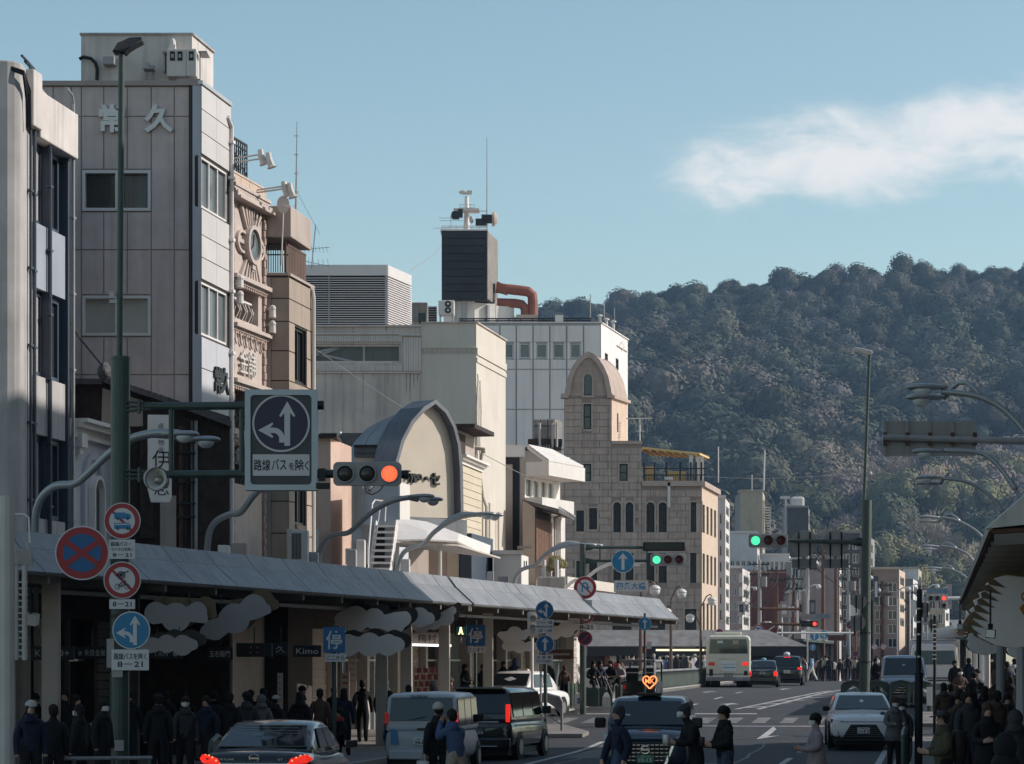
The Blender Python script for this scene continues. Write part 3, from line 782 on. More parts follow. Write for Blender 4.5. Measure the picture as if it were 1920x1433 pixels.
# rooftop house, meters, vents
fp=Face(152,68.0,360,68.0);fq=Face(360,68.0,400,70.0)
zb,zp=f.z(200,162)-.6,fp.z(200,66)
A,B=fp.P(0,0),fp.P(fp.w,0);C_=fq.P(fq.w,0)
solid('roof_house',t,[(A.x,A.y),(B.x,B.y),(C_.x,C_.y),(C_.x-3,C_.y+.3)],zb,zp,M['concrete_pale'])
mb=MB();fp.box(mb,-.03,fp.w+.03,zp+.002,zp+.05,-.5,.05);fq.box(mb,.04,fq.w+.02,zp+.003,zp+.052,-.5,.05);obj('roof_edge',mb,M['concrete_grey'],t)
mb=MB();fp.pbox(mb,318,101,354,152,.05,.55);obj('meter_cabinet',mb,M['ac_white'],t,bevel=.015)
mb=MB();fp.pbox(mb,354.3,101,373,152,.05,.56);cab=obj('meter_cabinet',mb,M['ac_white'],t,bevel=.015)
for a_ in(324,338,359):
 mb=MB();fp.pbox(mb,a_,106,a_+9,123,.53,.57);obj('meter_window',mb,M['black'],cab)
 mb=MB();fp.pbox(mb,a_+2,111,a_+7,118,.56,.58);obj('meter',mb,M['grey_paint'],cab)
mb=MB();fp.pbox(mb,309,104,318,107,.1,.5);fp.pbox(mb,310,107,313,140,.1,.4);fp.pbox(mb,376,104,392,106,-.2,.5);fp.pbox(mb,377,106,379,152,.3,.36);obj('bracket',mb,M['grey_paint'],t)
mb=MB();fp.pbox(mb,196,109,218,126,.01,.3);obj('vent_hood',mb,M['grey_paint'],t,bevel=.03)
mb=MB();mb.tube([fp.P(fp.u(x),fp.z(x,y),.12)for x,y in((150,113),(158,109),(172,112),(180,120),(184,132),(183,152))],.045,8);obj('roof_pipe',mb,M['black'],t)
mb=MB();fp.pbox(mb,273,134,292,137,.1,.5);fp.pbox(mb,275,137,278,152,.1,.15);fp.pbox(mb,287,137,290,152,.1,.15);fp.pbox(mb,277,124,283,134,.2,.4);mb.ball(fp.P(fp.u(289),fp.z(289,131),.3),.06,8,6);obj('roof_tap',mb,M['grey_paint'],t)
mb=MB();mb.ball(fp.P(fp.u(325),fp.z(325,86),.14),(.09,.09,.16),10,6);fp.pbox(mb,319,88,331,97,.02,.25);obj('light_fitting',mb,M['ac_white'],t)
mb=MB()
for x in range(66,122,9):f.pbox(mb,x,150,x+1.5,160,-.6,-.56)
f.pbox(mb,64,146,119,149,-.6,-.55);obj('roof_rail',mb,M['steel_dark'],t)
# --- 5. peach building with the clock
D2=71.4
t=thing('clock_building','narrow peach ornate building with oval clock and sunburst relief','building',(-7.4,70,.12))
f=Face(432,D1+.1,496,D2)
z=lambda y:f.z(432,y)
W=f.w
hb=[(.22,W-.55,z(592),z(518)),(.22,W-.55,z(800),z(718)),(.22,W-.55,z(905),z(826))]
mb=MB();wall(mb,f,0,W,.12,z(322),hb,.9);obj('wall',mb,M['peach'],t)
A,B=f.P(0,0,-.91),f.P(W,0,-.91)
solid('core',t,[(A.x,A.y),(B.x,B.y),(B.x-5,B.y+.6),(A.x-5,A.y+.6)],.12,z(322)-.1,M['dark_room'])
mb=MB();C_=f.P(W,0,0);mb.add([(C_.x,C_.y,.12),(C_.x-4,C_.y+.3,.12),(C_.x-4,C_.y+.3,z(322)),(C_.x,C_.y,z(322))],[(0,1,2,3)]);obj('side_wall',mb,M['taupe'],t)
mb=MB();f.box(mb,-.02,W,z(322)+.001,z(318),-.6,.06)
obj('coping',mb,M['peach'],t)
for k in range(4):
 mb=MB();f.box(mb,W*k/4+.01,W*(k+1)/4-.01,z(340),z(323),-.02,.05);obj('parapet_panel',mb,M['stone_lit'],t)
for(ya,yb,o_)in((341,347,.16),(347,352,.12),(357,366,.22),(366,371,.30)):
 mb=MB();f.box(mb,-.03,W+.1,z(yb)+.002,z(ya),-.1,o_);obj('cornice',mb,M['peach'],t)
mb=MB()
for k in range(14):f.box(mb,W*k/14+.02,W*k/14+.13,z(357)+.004,z(352)-.004,-.05,.15)
obj('dentil',mb,M['peach'],t)
for ya,yb in((512,520),(604,611),(708,716),(813,821)):
 mb=MB();f.box(mb,-.02,W+.06,z(yb),z(ya),-.1,.20);f.box(mb,-.02,W+.03,z(yb)-.08,z(yb)-.002,-.1,.10);obj('cornice',mb,M['peach'],t)
 mb=MB()
 for k in range(16):f.box(mb,W*k/16+.02,W*k/16+.12,z(yb)-.16,z(yb)-.085,-.05,.08)
 obj('dentil',mb,M['peach_brick'],t)
for a_,b_ in((0.0,.16),(W-.22,W-.02)):
 k=0;zz_=z(372)
 while zz_>z(1040):
  mb=MB();f.box(mb,a_+.01,b_-.01,zz_-.19,zz_-.01,-.02,.06+.015*(k%2));obj('quoin',mb,M['peach_brick'],t);zz_-=.20;k+=1
  # clock with rays and side ovals
uc,zc_=W*.52,z(441);
za,zb_=z(374),z(511);zc_=(za+zb_)/2-.02
n=28;RX,RZ=W*.145,(za-zb_)*.21
mb=MB()
for i in range(26):
 w=2*math.pi*(i+.5)/26;cx_,sz_=math.cos(w),math.sin(w)
 if abs(cx_)>.80:continue
 hu,hz_=(W/2-.24),(za-zb_)/2-.02
 kx=min(hu/max(abs(cx_),1e-4),hz_/max(abs(sz_),1e-4))
 p0=(uc+cx_*RX*1.25,zc_+sz_*RZ*1.25);p1=(uc+cx_*kx*.98,zc_+sz_*kx)
 p1=(min(max(p1[0],.2),W-.26),min(max(p1[1],zb_+.02),za-.02))
 nx_,nz_=-sz_,cx_
 f.poly(mb,[(p0[0]-nx_*.015,p0[1]-nz_*.02),(p0[0]+nx_*.015,p0[1]+nz_*.02),(p1[0]+nx_*.05,p1[1]+nz_*.07),(p1[0]-nx_*.05,p1[1]-nz_*.07)],-.02,.10)
 obj('sun_ray',mb,M['peach'],t);mb=MB()
def oval(mb,cu,cz,ru,rz2,k,o0,o1,n=26):
 for i in range(n):
  w0,w1=2*math.pi*i/n,2*math.pi*(i+1)/n
  f.poly(mb,[(cu+ru*math.cos(w0),cz+rz2*math.sin(w0)),(cu+ru*math.cos(w1),cz+rz2*math.sin(w1)),(cu+ru*k*math.cos(w1),cz+rz2*k*math.sin(w1)),(cu+ru*k*math.cos(w0),cz+rz2*k*math.sin(w0))],o0,o1)
for sg in(-1,1):
 mb=MB();oval(mb,uc+sg*W*.235,zc_,W*.16,(za-zb_)*.16,.78,-.02,.09)
 f.box(mb,uc+sg*W*.235-W*.15,uc+sg*W*.235+W*.15,zc_-.05,zc_+.05,-.02,.08);obj('side_oval',mb,M['peach'],t)
mb=MB();oval(mb,uc,zc_,RX*1.35,RZ*1.3,.80,-.02,.20);ck=obj('clock_rim',mb,M['peach'],t)
mb=MB();f.poly(mb,[(uc+RX*1.06*math.cos(2*math.pi*i/n),zc_+RZ*1.03*math.sin(2*math.pi*i/n))for i in range(n)],0,.13);obj('clock_face',mb,M['glass_pale'],ck)
mb=MB();f.poly(mb,[(uc-.02,zc_),(uc+.02,zc_),(uc+.06,zc_+RZ*.7),(uc+.03,zc_+RZ*.72)],.13,.15);f.poly(mb,[(uc,zc_-.03),(uc,zc_+.03),(uc-RX*.5,zc_-RZ*.3),(uc-RX*.5,zc_-RZ*.36)],.13,.15);obj('clock_hand',mb,M['steel_dark'],ck)
mb=MB();f.box(mb,uc-.12,uc+.12,zc_-RZ*1.62,zc_-RZ*1.28,-.02,.16);f.box(mb,uc-.07,uc+.07,zc_-RZ*1.75,zc_-RZ*1.62,-.02,.12);obj('clock_bracket',mb,M['peach'],t)
for k,h in enumerate(hb):
 window(f,(h[0],h[0]+.75,h[2]+.02,h[3]-.02),t,M['steel_dark'],M['glass_grey'],fr=.07,o=-.55,mull=1)
 mb=MB()
 for i in range(9):
  u_=h[0]+.02+i*(h[1]-h[0]-.04)/8;mb.tube([f.P(u_,h[2]+.05,-.2),f.P(u_+.06*(1 if i%2 else-1),h[2]+.3,-.1),f.P(u_,h[2]+.55,-.2)],.018,5)
 f.box(mb,h[0],h[1],h[2]+.55,h[2]+.60,-.22,-.16);f.box(mb,h[0],h[1],h[2]+.01,h[2]+.05,-.22,-.16);obj('balcony_railing',mb,M['iron']if k else M['alu_white'],t)
mb=MB()
for k in range(6):
 c=.35+k*(W-.7)/5;pts=[]
 for i in range(13):
  w=2*math.pi*i/12*.8;pts.append(f.P(c+.12*math.cos(w),z(630)+.14*math.sin(w),.05))
 mb.tube(pts,.03,5)
obj('scroll_relief',mb,M['peach'],t)
mb=MB();ux,uz=f.frame();write(mb,'金舗',f.P(W*.42,z(672),.05),h=.62,w=W*.45,ux=ux,uz=uz,depth=.05);obj('letter',mb,M['ac_white'],t)
# roof fence of wrought iron, and floodlights on arms
mb=MB();o_=-.25;zf0,zf1=z(318),z(318)+1.05
f.box(mb,0,W*.74,zf1-.05,zf1,o_-.02,o_+.02);f.box(mb,0,W*.74,zf1-.2,zf1-.16,o_-.02,o_+.02);f.box(mb,0,W*.74,zf0+.03,zf0+.07,o_-.02,o_+.02)
for i in range(13):u_=W*.74*i/12;f.box(mb,u_-.012,u_+.012,zf0,zf1,o_-.015,o_+.015)
r=random.Random(3)
for i in range(46):
 u_,z_=r.uniform(.05,W*.72),r.uniform(zf0+.08,zf1-.25);w=r.uniform(0,6.28)
 mb.tube([f.P(u_+.10*math.cos(w+q)*(1-q/7),z_+.10*math.sin(w+q)*(1-q/7),o_)for q in range(6)],.012,4,cap=False)
obj('roof_fence',mb,M['iron'],t)
for uu,y_,ln in((.06,305,.95),(.06,297,.75),(W*.72,336,.9),(W*.72,331,.75)):
 mb=MB();p0=f.P(uu,z(y_),.02);dv=Vector((f.n.x,f.n.y,.10))*ln*1.05;mb.tube([p0,p0+dv],.022,6);fl=obj('lamp_arm',mb,M['ac_white'],t)
 mb=MB();e_=p0+dv;mb.tube([e_+Vector((-.02,0,.12)),e_+Vector((.0,0,-.04)),e_+Vector((.06,0,-.2)),e_+Vector((.08,0,-.26))],[.07,.085,.09,.13],10);obj('floodlight',mb,M['ac_white'],fl)
for uu,y_ in((.12,525),(.12,555),(W+.0,556),(W+.0,586),(.1,850)):
 mb=MB();c=f.P(uu,z(y_),.22);mb.ball(c+Vector((0,0,.05)),.10,10,6);mb.tube([c,c+Vector((.0,-.02,-.2))],[.09,.10],10);f.box(mb,uu-.03,uu+.03,z(y_),z(y_)+.06,0,.2);obj('camera_dome',mb,M['ac_white'],t)
 # --- 6. beige panelled block with a roof terrace
D3=74.0
t=thing('office_building','slim beige panelled block with roof terrace and tall dark window','building',(-6.4,72,.12))
ff=Face(488,D2+.15,540,D2+.15);f=Face(540,D2+.15,586,D3+.1)
z=lambda y:f.z(540,y)
hw=(f.u(551),f.u(573),z(710),z(606));hw2=(f.u(551),f.u(573),z(980),z(880))
mb=MB();wall(mb,f,0,f.w,.12,z(517),[hw,hw2],.3);wall(mb,ff,0,ff.w,.12,z(517),[],.3);obj('wall',mb,M['joint_dark'],t)
ybr=[520,560,603,658,714,770,826,882,940,1000,1060]
for ya,yb in zip(ybr,ybr[1:]):
 mb=MB();ff.box(mb,ff.u(509),ff.w-.004,z(yb)+.015,z(ya)-.015,-.05,.03);obj('wall_panel',mb,M['beige'],t)
 mb=MB();ff.box(mb,0,ff.u(508),z(yb)+.003,z(ya)-.003,-.05,.02);obj('wall_panel',mb,M['taupe'],t)
 clear=not(z(ya)>hw[2]and z(yb)<hw[3])and not(z(ya)>hw2[2]and z(yb)<hw2[3])
 for ua,ub in(((.004,f.w/2-.006),(f.w/2+.006,f.w))if clear else((.004,hw[0]-.02),(hw[1]+.02,f.w))):
  mb=MB();f.box(mb,ua,ub,z(yb)+.015,z(ya)-.015,-.05,.03);obj('wall_panel',mb,M['beige'],t)
for h in(hw,hw2):window(f,h,t,M['steel_dark'],M['glass'],fr=.07,o=-.1,mull=1)
A,B,C_=ff.P(0,0,-.31),f.P(0,0,-.31),f.P(f.w,0,-.31)
solid('core',t,[(A.x,A.y),(B.x-.05,A.y),(C_.x-.05,C_.y),(C_.x-3,C_.y+.5),(A.x,C_.y+.5)],.12,z(517)-.05,M['dark_room'])
mb=MB();ff.box(mb,0,ff.w+.03,z(517)+.001,z(512),-.4,.06);f.box(mb,.05,f.w+.03,z(517)+.002,z(512)+.001,-.4,.06);obj('coping',mb,M['taupe'],t)
zf0,zf1=z(512)+.03,z(455)
mb=MB();f.box(mb,.0,f.w*.80,zf1-.06,zf1,-.10,-.04)
obj('terrace_rail',mb,M['terrace_wood'],t)
for i in range(7):
 mb=MB();u_=f.w*.8*i/7;f.box(mb,u_+.008,u_+f.w*.8/7-.008,zf0,zf1-.062,-.11,-.05);obj('fence_board',mb,M['terrace_wood'],t)
mb=MB()
for i in range(9):px=499+i*4.3;ff.box(mb,ff.u(px)-.012,ff.u(px)+.012,zf0,zf1,-.1,-.07)
ff.box(mb,ff.u(497),ff.w,zf1-.05,zf1,-.11,-.05);ff.box(mb,ff.u(497),ff.w,z(478),z(476),-.11,-.05);obj('terrace_rail',mb,M['iron'],t)
mb=MB();ff.box(mb,ff.u(497),ff.u(499),zf0,z(450),-.4,-.2);ff.box(mb,ff.u(535),ff.u(540),zf0,z(450),-.6,-.4);f.box(mb,f.w*.72,f.w*.78,zf0,z(450),-.6,-.4);obj('terrace_post',mb,M['steel_dark'],t)
fc,fd=Face(488,D2+.1,538,D2+.1),Face(538,D2+.1,576,D3-.2)
q0,q1=z(446),z(388)
A,B,C_=fc.P(0,0,.12),fd.P(0,0,.12),fd.P(fd.w,0,.12)
mb=MB();mb.prism([(A.x,A.y,q0),(B.x,A.y,q0),(C_.x,C_.y,q0),(C_.x-1.6,C_.y,q0)],(0,0,q1-q0));obj('terrace_roof',mb,M['taupe'],t,bevel=.02)
mb=MB();c=P(531,384,D2-.3)
mb.xf(Matrix.Identity(4));rings=[]
for k in range(5):
 rr=.21*k/4+.001;rings.append([c+Vector((rr*.8*math.cos(2*math.pi*i/18),-.02-.10*(rr/.21)**2+.1,rr*1.12*math.sin(2*math.pi*i/18)))for i in range(18)])
mb.loft(rings);mb.tube([c+Vector((0,.12,0)),c+Vector((-.06,.12,-1.6))],.02,6);mb.tube([c,c+Vector((.2,-.25,-.12))],.012,5);obj('satellite_dish',mb,M['ac_white'],t)
mb=MB();b0=P(555,392,72.8);mb.tube([b0,P(557,228,72.8)],[.03,.012],6)
for y in(255,290,325,360):mb.tube([P(555.5,y,72.8)-Vector((.06,0,0)),P(556,y,72.8)+Vector((.06,0,0))],.012,4)
mb.tube([P(557,360,72.8),P(600,440,73.5)],.006,4);mb.tube([P(555,380,72.8),P(545,400,72.5)],.006,4);obj('antenna_mast',mb,M['lamp_grey'],t)
mb=MB();mb.tube([P(580,540,D3-.2),P(586,545,D3-.2),P(588,560,D3-.2),P(588,1050,D3)],.055,8);obj('drain_pipe',mb,M['ac_white'],t)
mb=MB();ff.pbox(mb,543,995,560,1052,.4,.9);obj('wall_unit',mb,M['ac_white'],t,bevel=.02)
# --- tv antenna behind
t=thing('tv_antenna','thin rooftop television antenna with crossed rods between terrace and louvred plant room','antenna',P(588,500,92))
mb=MB();D=92;mb.tube([P(584,505,D),P(592,422,D)],.02,5);mb.tube([P(566,468,D),P(618,464,D)],.012,4);mb.tube([P(572,490,D),P(620,500,D)],.012,4)
for k in range(7):mb.tube([P(570+7*k,462,D-.3),P(572+7*k,473,D+.3)],.008,4)
for k in range(5):mb.tube([P(578+9*k,486,D-.3),P(580+9*k,500,D+.3)],.008,4)
obj('aerial',mb,M['lamp_grey'],t)
# ---------------------------------------------------------------- bigger buildings in the middle distance
# --- cream block with plant room
DC=115.0
t=thing('department_store','large cream block with stained shaded flank and sunlit street face with faint relief','building',(-6,115,.12))
f=Face(560,DC,893,DC);z=lambda y:f.z(700,y)
hw=(f.u(565),f.u(752),z(681),z(645))
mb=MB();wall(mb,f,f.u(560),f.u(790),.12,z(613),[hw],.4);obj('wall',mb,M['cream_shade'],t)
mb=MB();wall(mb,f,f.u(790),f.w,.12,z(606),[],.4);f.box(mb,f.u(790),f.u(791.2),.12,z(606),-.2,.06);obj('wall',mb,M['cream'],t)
fs=Face(893,DC,948,121.4)
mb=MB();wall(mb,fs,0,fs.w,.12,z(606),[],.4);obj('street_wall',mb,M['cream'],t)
A,B,C_=f.P(0,0,-.41),f.P(f.w-.1,0,-.41),fs.P(fs.w-.1,0,-.41)
solid('core',t,[(A.x,A.y),(B.x,A.y),(C_.x,C_.y),(C_.x-2,150),(A.x,150)],.12,z(614),M['concrete_grey'])
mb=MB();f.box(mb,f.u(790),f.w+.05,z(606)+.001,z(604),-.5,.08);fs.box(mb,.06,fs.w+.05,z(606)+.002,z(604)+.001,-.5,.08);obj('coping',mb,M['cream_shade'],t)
mb=MB();f.box(mb,f.u(560),f.u(789),z(613)+.001,z(610),-.5,.12);f.box(mb,f.u(560),f.u(748),z(628),z(625.5),0,.12);f.box(mb,f.u(748),f.u(789),z(630),z(628),0,.13);obj('coping',mb,M['slat_pale'],t)
mb=MB()
for i in range(42):
 px=562+i*4.6
 if px<756:
  f.box(mb,f.u(px),f.u(px)+.085,z(641),z(629.5),-.05,.07);f.box(mb,f.u(px),f.u(px)+.085,z(696),z(686),-.05,.07)
for i in range(7):f.box(mb,f.u(757+i*4.7),f.u(757+i*4.7)+.09,z(696),z(633),-.05,.07)
obj('slat',mb,M['slat_pale'],t,kind='stuff')
mb=MB();f.box(mb,f.u(560),f.u(789),z(700),z(697.5),0,.10);obj('ledge',mb,M['slat_pale'],t)
w_=window(f,hw,t,M['slat_pale'],M['glass_grey'],fr=.10,o=-.15,mull=0)
mb=MB();f.box(mb,f.u(680),f.u(684),hw[2]+.1,hw[3]-.1,-.2,-.1);obj('mullion',mb,M['grey_paint'],w_)
mb=MB()
for a_,b_,c_,d_ in((560,668,655,645),(600,664,682,681),(560,668,605,663),(605,663,648,646)):
 f.poly(mb,[(f.u(a_),f.z(a_,b_-2.5)),(f.u(c_),f.z(c_,d_-1)),(f.u(c_),f.z(c_,d_+2)),(f.u(a_),f.z(a_,b_+2.5))],-.168,-.15)
obj('brace',mb,M['grey_paint'],w_)
mb=MB();z1=z(652);f.box(mb,f.u(792),f.w,z1-.03,z1,-.05,.05);fs.box(mb,0,fs.w,z1-.30,z1,-.05,.06);fs.box(mb,0,fs.w,z1-.62,z1-.42,-.05,.05);obj('cornice',mb,M['cream'],t)
mb=MB()
for i in range(11):
 c=f.u(797+i*9.2)
 for k in range(6):
  w0,w1=math.pi*(1+k/6),math.pi*(1+(k+1)/6)
  f.poly(mb,[(c+.10*math.cos(w0)*1.0,z1-.07+.2*math.sin(w0)),(c+.10*math.cos(w1),z1-.07+.2*math.sin(w1)),(c+.08*math.cos(w1),z1-.07+.17*math.sin(w1)),(c+.08*math.cos(w0),z1-.07+.17*math.sin(w0))],-.02,.035)
obj('scallop_relief',mb,M['cream_shade'],t)
r=random.Random(4);mb=MB()
for i in range(12):
 u_=r.uniform(.03,.75);z0_=fs.z(893,r.uniform(700,840));pts=[fs.P(u_,z0_,.03)]
 for k in range(7):u_+=r.uniform(-.06,.06);z0_-=r.uniform(.2,.5);pts.append(fs.P(u_,z0_,.035))
 mb.tube(pts,.028,5)
obj('vine_relief',mb,M['cream'],t)
mb=MB()
for px in(900,913,930):mb.tube([fs.P(fs.u(px),.2,.12),fs.P(fs.u(px),fs.z(px,930+(px-900)),.12)],.05,6)
mb.tube([P(880,839,110),P(905,843,110),P(902,860,112),P(898,875,113),P(905,930,114),P(912,950,114),P(912,1060,114)],.07,6);mb.tube([P(884,838,109),P(908,842,109),P(908,850,109)],.08,6)
obj('drain_pipe',mb,M['shingle'],t)
mm('stain',(.30,.265,.24),.9,var=.3,scale=3)
for px,y0,y1,w_ in((762,700,742,3),(769,700,752,3.4),(776,700,730,2.6),(783,700,720,2.4),(681,700,775,1.6),(724,612,626,3.5),(640,700,715,2.2),(700,700,712,2)):
 mb=MB();zt_=z(y0)-.02;f.poly(mb,[(f.u(px-w_/2),zt_),(f.u(px+w_/2),zt_),(f.u(px+w_*.3),z((y0+y1)/2)),(f.u(px+w_*.12),z(y1)),(f.u(px-w_*.15),z(y1-6)),(f.u(px-w_*.35),z((y0+y1)/2))],0.0005,.004);obj('rain_stain',mb,M['stain'],t)
 # --- louvred plant room on that roof
t=thing('plant_room','grey louvred plant room of horizontal slats on the cream block roof','plant room',(-7,118,z(613)))
fl=Face(566,118,725,118);fm_=Face(725,118,770,121.2)
zl=lambda y:fl.z(640,y)
A,B,C_=fl.P(0,0,-.25),fl.P(fl.w,0,-.25),fm_.P(fm_.w,0,-.25)
solid('core',t,[(A.x,A.y),(B.x,A.y),(C_.x,C_.y),(C_.x,C_.y+6),(A.x,C_.y+6)],z(614),zl(505),M['steel_dark'])
mb=MB();fl.box(mb,0,fl.w,zl(517),zl(497),-.3,.05);fm_.box(mb,.06,fm_.w,zl(517),zl(497)-.001,-.3,.05);obj('fascia',mb,M['louvre_grey'],t)
for i in range(21):
 y_=520.5+i*4.25
 mb=MB();z0_=zl(y_+2);mb.hexa([fl.P(0,z0_,.06),fl.P(fl.w,z0_,.06),fl.P(fl.w,z0_+.02,-.12),fl.P(0,z0_+.02,-.12)],[fl.P(0,z0_+.035,.06),fl.P(fl.w,z0_+.035,.06),fl.P(fl.w,z0_+.06,-.12),fl.P(0,z0_+.06,-.12)]);obj('slat',mb,M['louvre_grey'],t)
 mb=MB();mb.hexa([fm_.P(0.02,z0_,.06),fm_.P(fm_.w,z0_,.06),fm_.P(fm_.w,z0_+.02,-.12),fm_.P(.02,z0_+.02,-.12)],[fm_.P(.02,z0_+.05,.06),fm_.P(fm_.w,z0_+.05,.06),fm_.P(fm_.w,z0_+.06,-.12),fm_.P(.02,z0_+.06,-.12)]);obj('slat',mb,M['louvre_grey'],t)
mb=MB();fl.box(mb,fl.u(616),fl.u(618),zl(608),zl(517),0,.075);fl.box(mb,fl.u(722),fl.w+.03,zl(608),zl(517),-.1,.08);obj('post',mb,M['grey_paint'],t)
# --- white tower block far behind with its rooftop machinery
DW=215.0
t=thing('tower_block','tall white panelled block with a row of square windows near its roof','building',(2,215,.2))
f=Face(770,DW,1127,DW);fs=Face(1127,DW,1177,226.4);z=lambda y:f.z(1000,y)
wcols=[(944,962),(975,993),(1006,1025),(1038,1057),(1070,1088)]
hs=[(f.u(a_),f.u(b_),z(671),z(645))for a_,b_ in wcols]
mb=MB();wall(mb,f,0,f.w,.2,z(606),hs,.35);obj('wall',mb,M['grey_paint'],t)
pc=[905,937,968,999.5,1031,1062.5,1094,1126]
for a_,b_ in zip(pc,pc[1:]):
 for ya,yb in((611,641),(675,692),(694,767),(769,842),(844,920)):
  if a_ in(905,1094)and ya==675:continue
  mb=MB();f.box(mb,f.u(a_)+.06,f.u(b_)-.06,z(692 if(a_ in(905,1094)and ya==611)else yb),z(ya),-.05,.08);obj('wall_panel',mb,M['tower_white'],t)
 if a_ not in(905,1094):
  for c_,d_ in((a_+1.2,{937:943,968:974,999.5:1005.5,1031:1037,1062.5:1069}[a_]),({937:963,968:994,999.5:1026,1031:1058,1062.5:1089}[a_],b_-1.2)):
   mb=MB();f.box(mb,f.u(c_),f.u(d_),z(674),z(642),-.05,.079);obj('wall_panel',mb,M['tower_white'],t)
for h in hs:window(f,h,t,M['alu'],M['glass_pale'],fr=.06,o=-.1,mull=0)
fw2=[(fs.u(1134),fs.u(1140),fs.z(1134,674),fs.z(1134,661)),(fs.u(1154.5),fs.u(1160),fs.z(1154.5,692),fs.z(1154.5,671))]
mb=MB();wall(mb,fs,0,fs.w,.2,z(605),fw2,.35);obj('street_wall',mb,M['tower_white'],t)
for h in fw2:window(fs,h,t,M['steel_dark'],M['glass'],fr=.08,o=-.1,mull=0,trans=1)
mb=MB();write(mb,'◇',fs.P(fs.u(1166),fs.z(1166,648),.1),h=.9,w=2.2,ux=fs.frame()[0]);fs.box(mb,fs.u(1156),fs.u(1175),fs.z(1160,651),fs.z(1160,649.6),0,.12);obj('emblem',mb,M['white_sun'],t)
A,B,C_=f.P(0,0,-.36),f.P(f.w-.1,0,-.36),fs.P(fs.w-.1,0,-.36)
solid('core',t,[(A.x,A.y),(B.x,A.y),(C_.x,C_.y),(C_.x-2,260),(A.x,260)],.2,z(607),M['concrete_grey'])
mb=MB();f.box(mb,0,f.w+.1,z(606)+.001,z(604),-.6,.1);fs.box(mb,.12,fs.w+.1,z(606),z(604)-.002,-.6,.1);obj('coping',mb,M['tower_white'],t)
zr=z(604)
mb=MB()
for px in range(866,1110,22):mb.tube([P(px,606,218),P(px,597,218)],.05,5)
for y in(598,602):mb.tube([P(860,y,218),P(1108,y-1,218),P(1152,y+22,228)],.06,5)
obj('roof_rail',mb,M['steel_dark'],t)
for px,y in((1125,593),(1137,600),(1150,604)):
 mb=MB();d_=219+(px-1125)*.3;c=P(px,y,d_);mb.loft([[c+Vector((rr*math.cos(2*math.pi*i/12),rr*math.sin(2*math.pi*i/12),zz_))for i in range(12)]for rr,zz_ in((.12,-.9),(.12,-.05),(.26,-.02),(.24,.08),(.02,.18))]);obj('roof_vent',mb,M['ac_white'],t)
for px,y0,y1 in((1107,600,552),(1133,598,566),(1152,608,577)):
 mb=MB();mb.tube([P(px,y0,219),P(px,y1,219)],.045,5);obj('antenna_rod',mb,M['grey_paint'],t)
mb=MB();f2=Face(1041,216,1056,216);f2.pbox(mb,1041,591,1056,602,-1,0);mb2=mb;obj('vent_box',mb,M['ac_white'],t)
t=thing('cooling_tower','black clad cooling tower on a white base with railed top platform','cooling tower',P(880,600,228))
fa=Face(828,226,913,226);fb=Face(913,226,932.5,231);za=lambda y:fa.z(870,y)
A,B,C_=fa.P(0,0,-.15),fa.P(fa.w,0,-.15),fb.P(fb.w,0,-.15)
solid('casing',t,[(A.x,A.y),(B.x,A.y),(C_.x,C_.y),(C_.x,C_.y+2),(A.x,C_.y+2)],za(562),za(433),M['black_clad'])
for i in range(9):
 for j in range(2):
  mb=MB();ya,yb=433+i*14.3,433+(i+1)*14.3;a_,b_=fa.w*j/2,fa.w*(j+1)/2
  fa.box(mb,a_+.01,b_-.01,za(yb)+.025,za(ya)-.025,-.2,.02+.03*((i+j)%2));obj('cladding_panel',mb,M['black_clad'],t)
mb=MB();fb.box(mb,.05,fb.w,za(560),za(434),-.2,.05);obj('side_panel',mb,M['tank'],t)
mb=MB();fa.box(mb,-.1,fa.w+.1,za(433)+.01,za(430),-2.5,.1)
for px in(829,843,857,871,885,899,912):fa.box(mb,fa.u(px)-.04,fa.u(px)+.04,za(430),za(424),-.1,.05)
for y in(424,427):fa.box(mb,0,fa.w,za(y)-.03,za(y)+.03,-.06,0)
obj('platform',mb,M['white_paint'],t)
f2=Face(832,227,890,227);f3=Face(890,227,965,229)
mb=MB();f2.pbox(mb,832,560,890,606,-4,0);obj('base',mb,M['white_sun'],t)
mb=MB();f3.pbox(mb,890,567,930,606,-4,-.1);f3.pbox(mb,931,573,965,606,-3,-.1);obj('base',mb,M['white_sun'],t)
mb=MB();f3.pbox(mb,912,572,916,606,-.1,.2);obj('pipe',mb,M['grey_paint'],t);mb=MB();f2.pbox(mb,852,568,856,606,0,.2);f2.pbox(mb,866,564,876,606,0,.3);obj('pipe',mb,M['grey_paint'],t)
mb=MB();mb.tube([P(875,432,227.5),P(875,368,227.5)],[.28,.16],10);mb.box(*(lambda c:(c.x-1.1,c.x+1.1,c.y-.9,c.y+.9,c.z,c.z+.15))(P(875,397,227.5)))
for px in(862,868,875,882,889):mb.tube([P(px,397,226.6),P(px,384,226.6)],.03,4)
for y in(384,390):mb.tube([P(862,y,226.6),P(889,y,226.6)],.03,4)
mb.tube([P(888,396,227),P(913,396,227)],.05,4);mt=obj('mast',mb,M['white_paint'],t)
mb=MB();c=P(875,362,227.5);mb.ball(c+Vector((-.25,0,.05)),(.42,.3,.2),10,6);mb.box(c.x+.05,c.x+.45,c.y-.2,c.y+.2,c.z-.12,c.z+.18);obj('camera',mb,M['ac_white'],mt)
mb=MB();c=P(850,404,226.5);mb.tube([c,c+Vector((.5,0,0))],[.36,.36],12);mb.ball(c,(.2,.36,.36),10,6);mb.box(c.x+.4,c.x+.8,c.y-.3,c.y+.3,c.z-.15,c.z+.5);obj('microwave_dish',mb,M['steel_dark'],t)
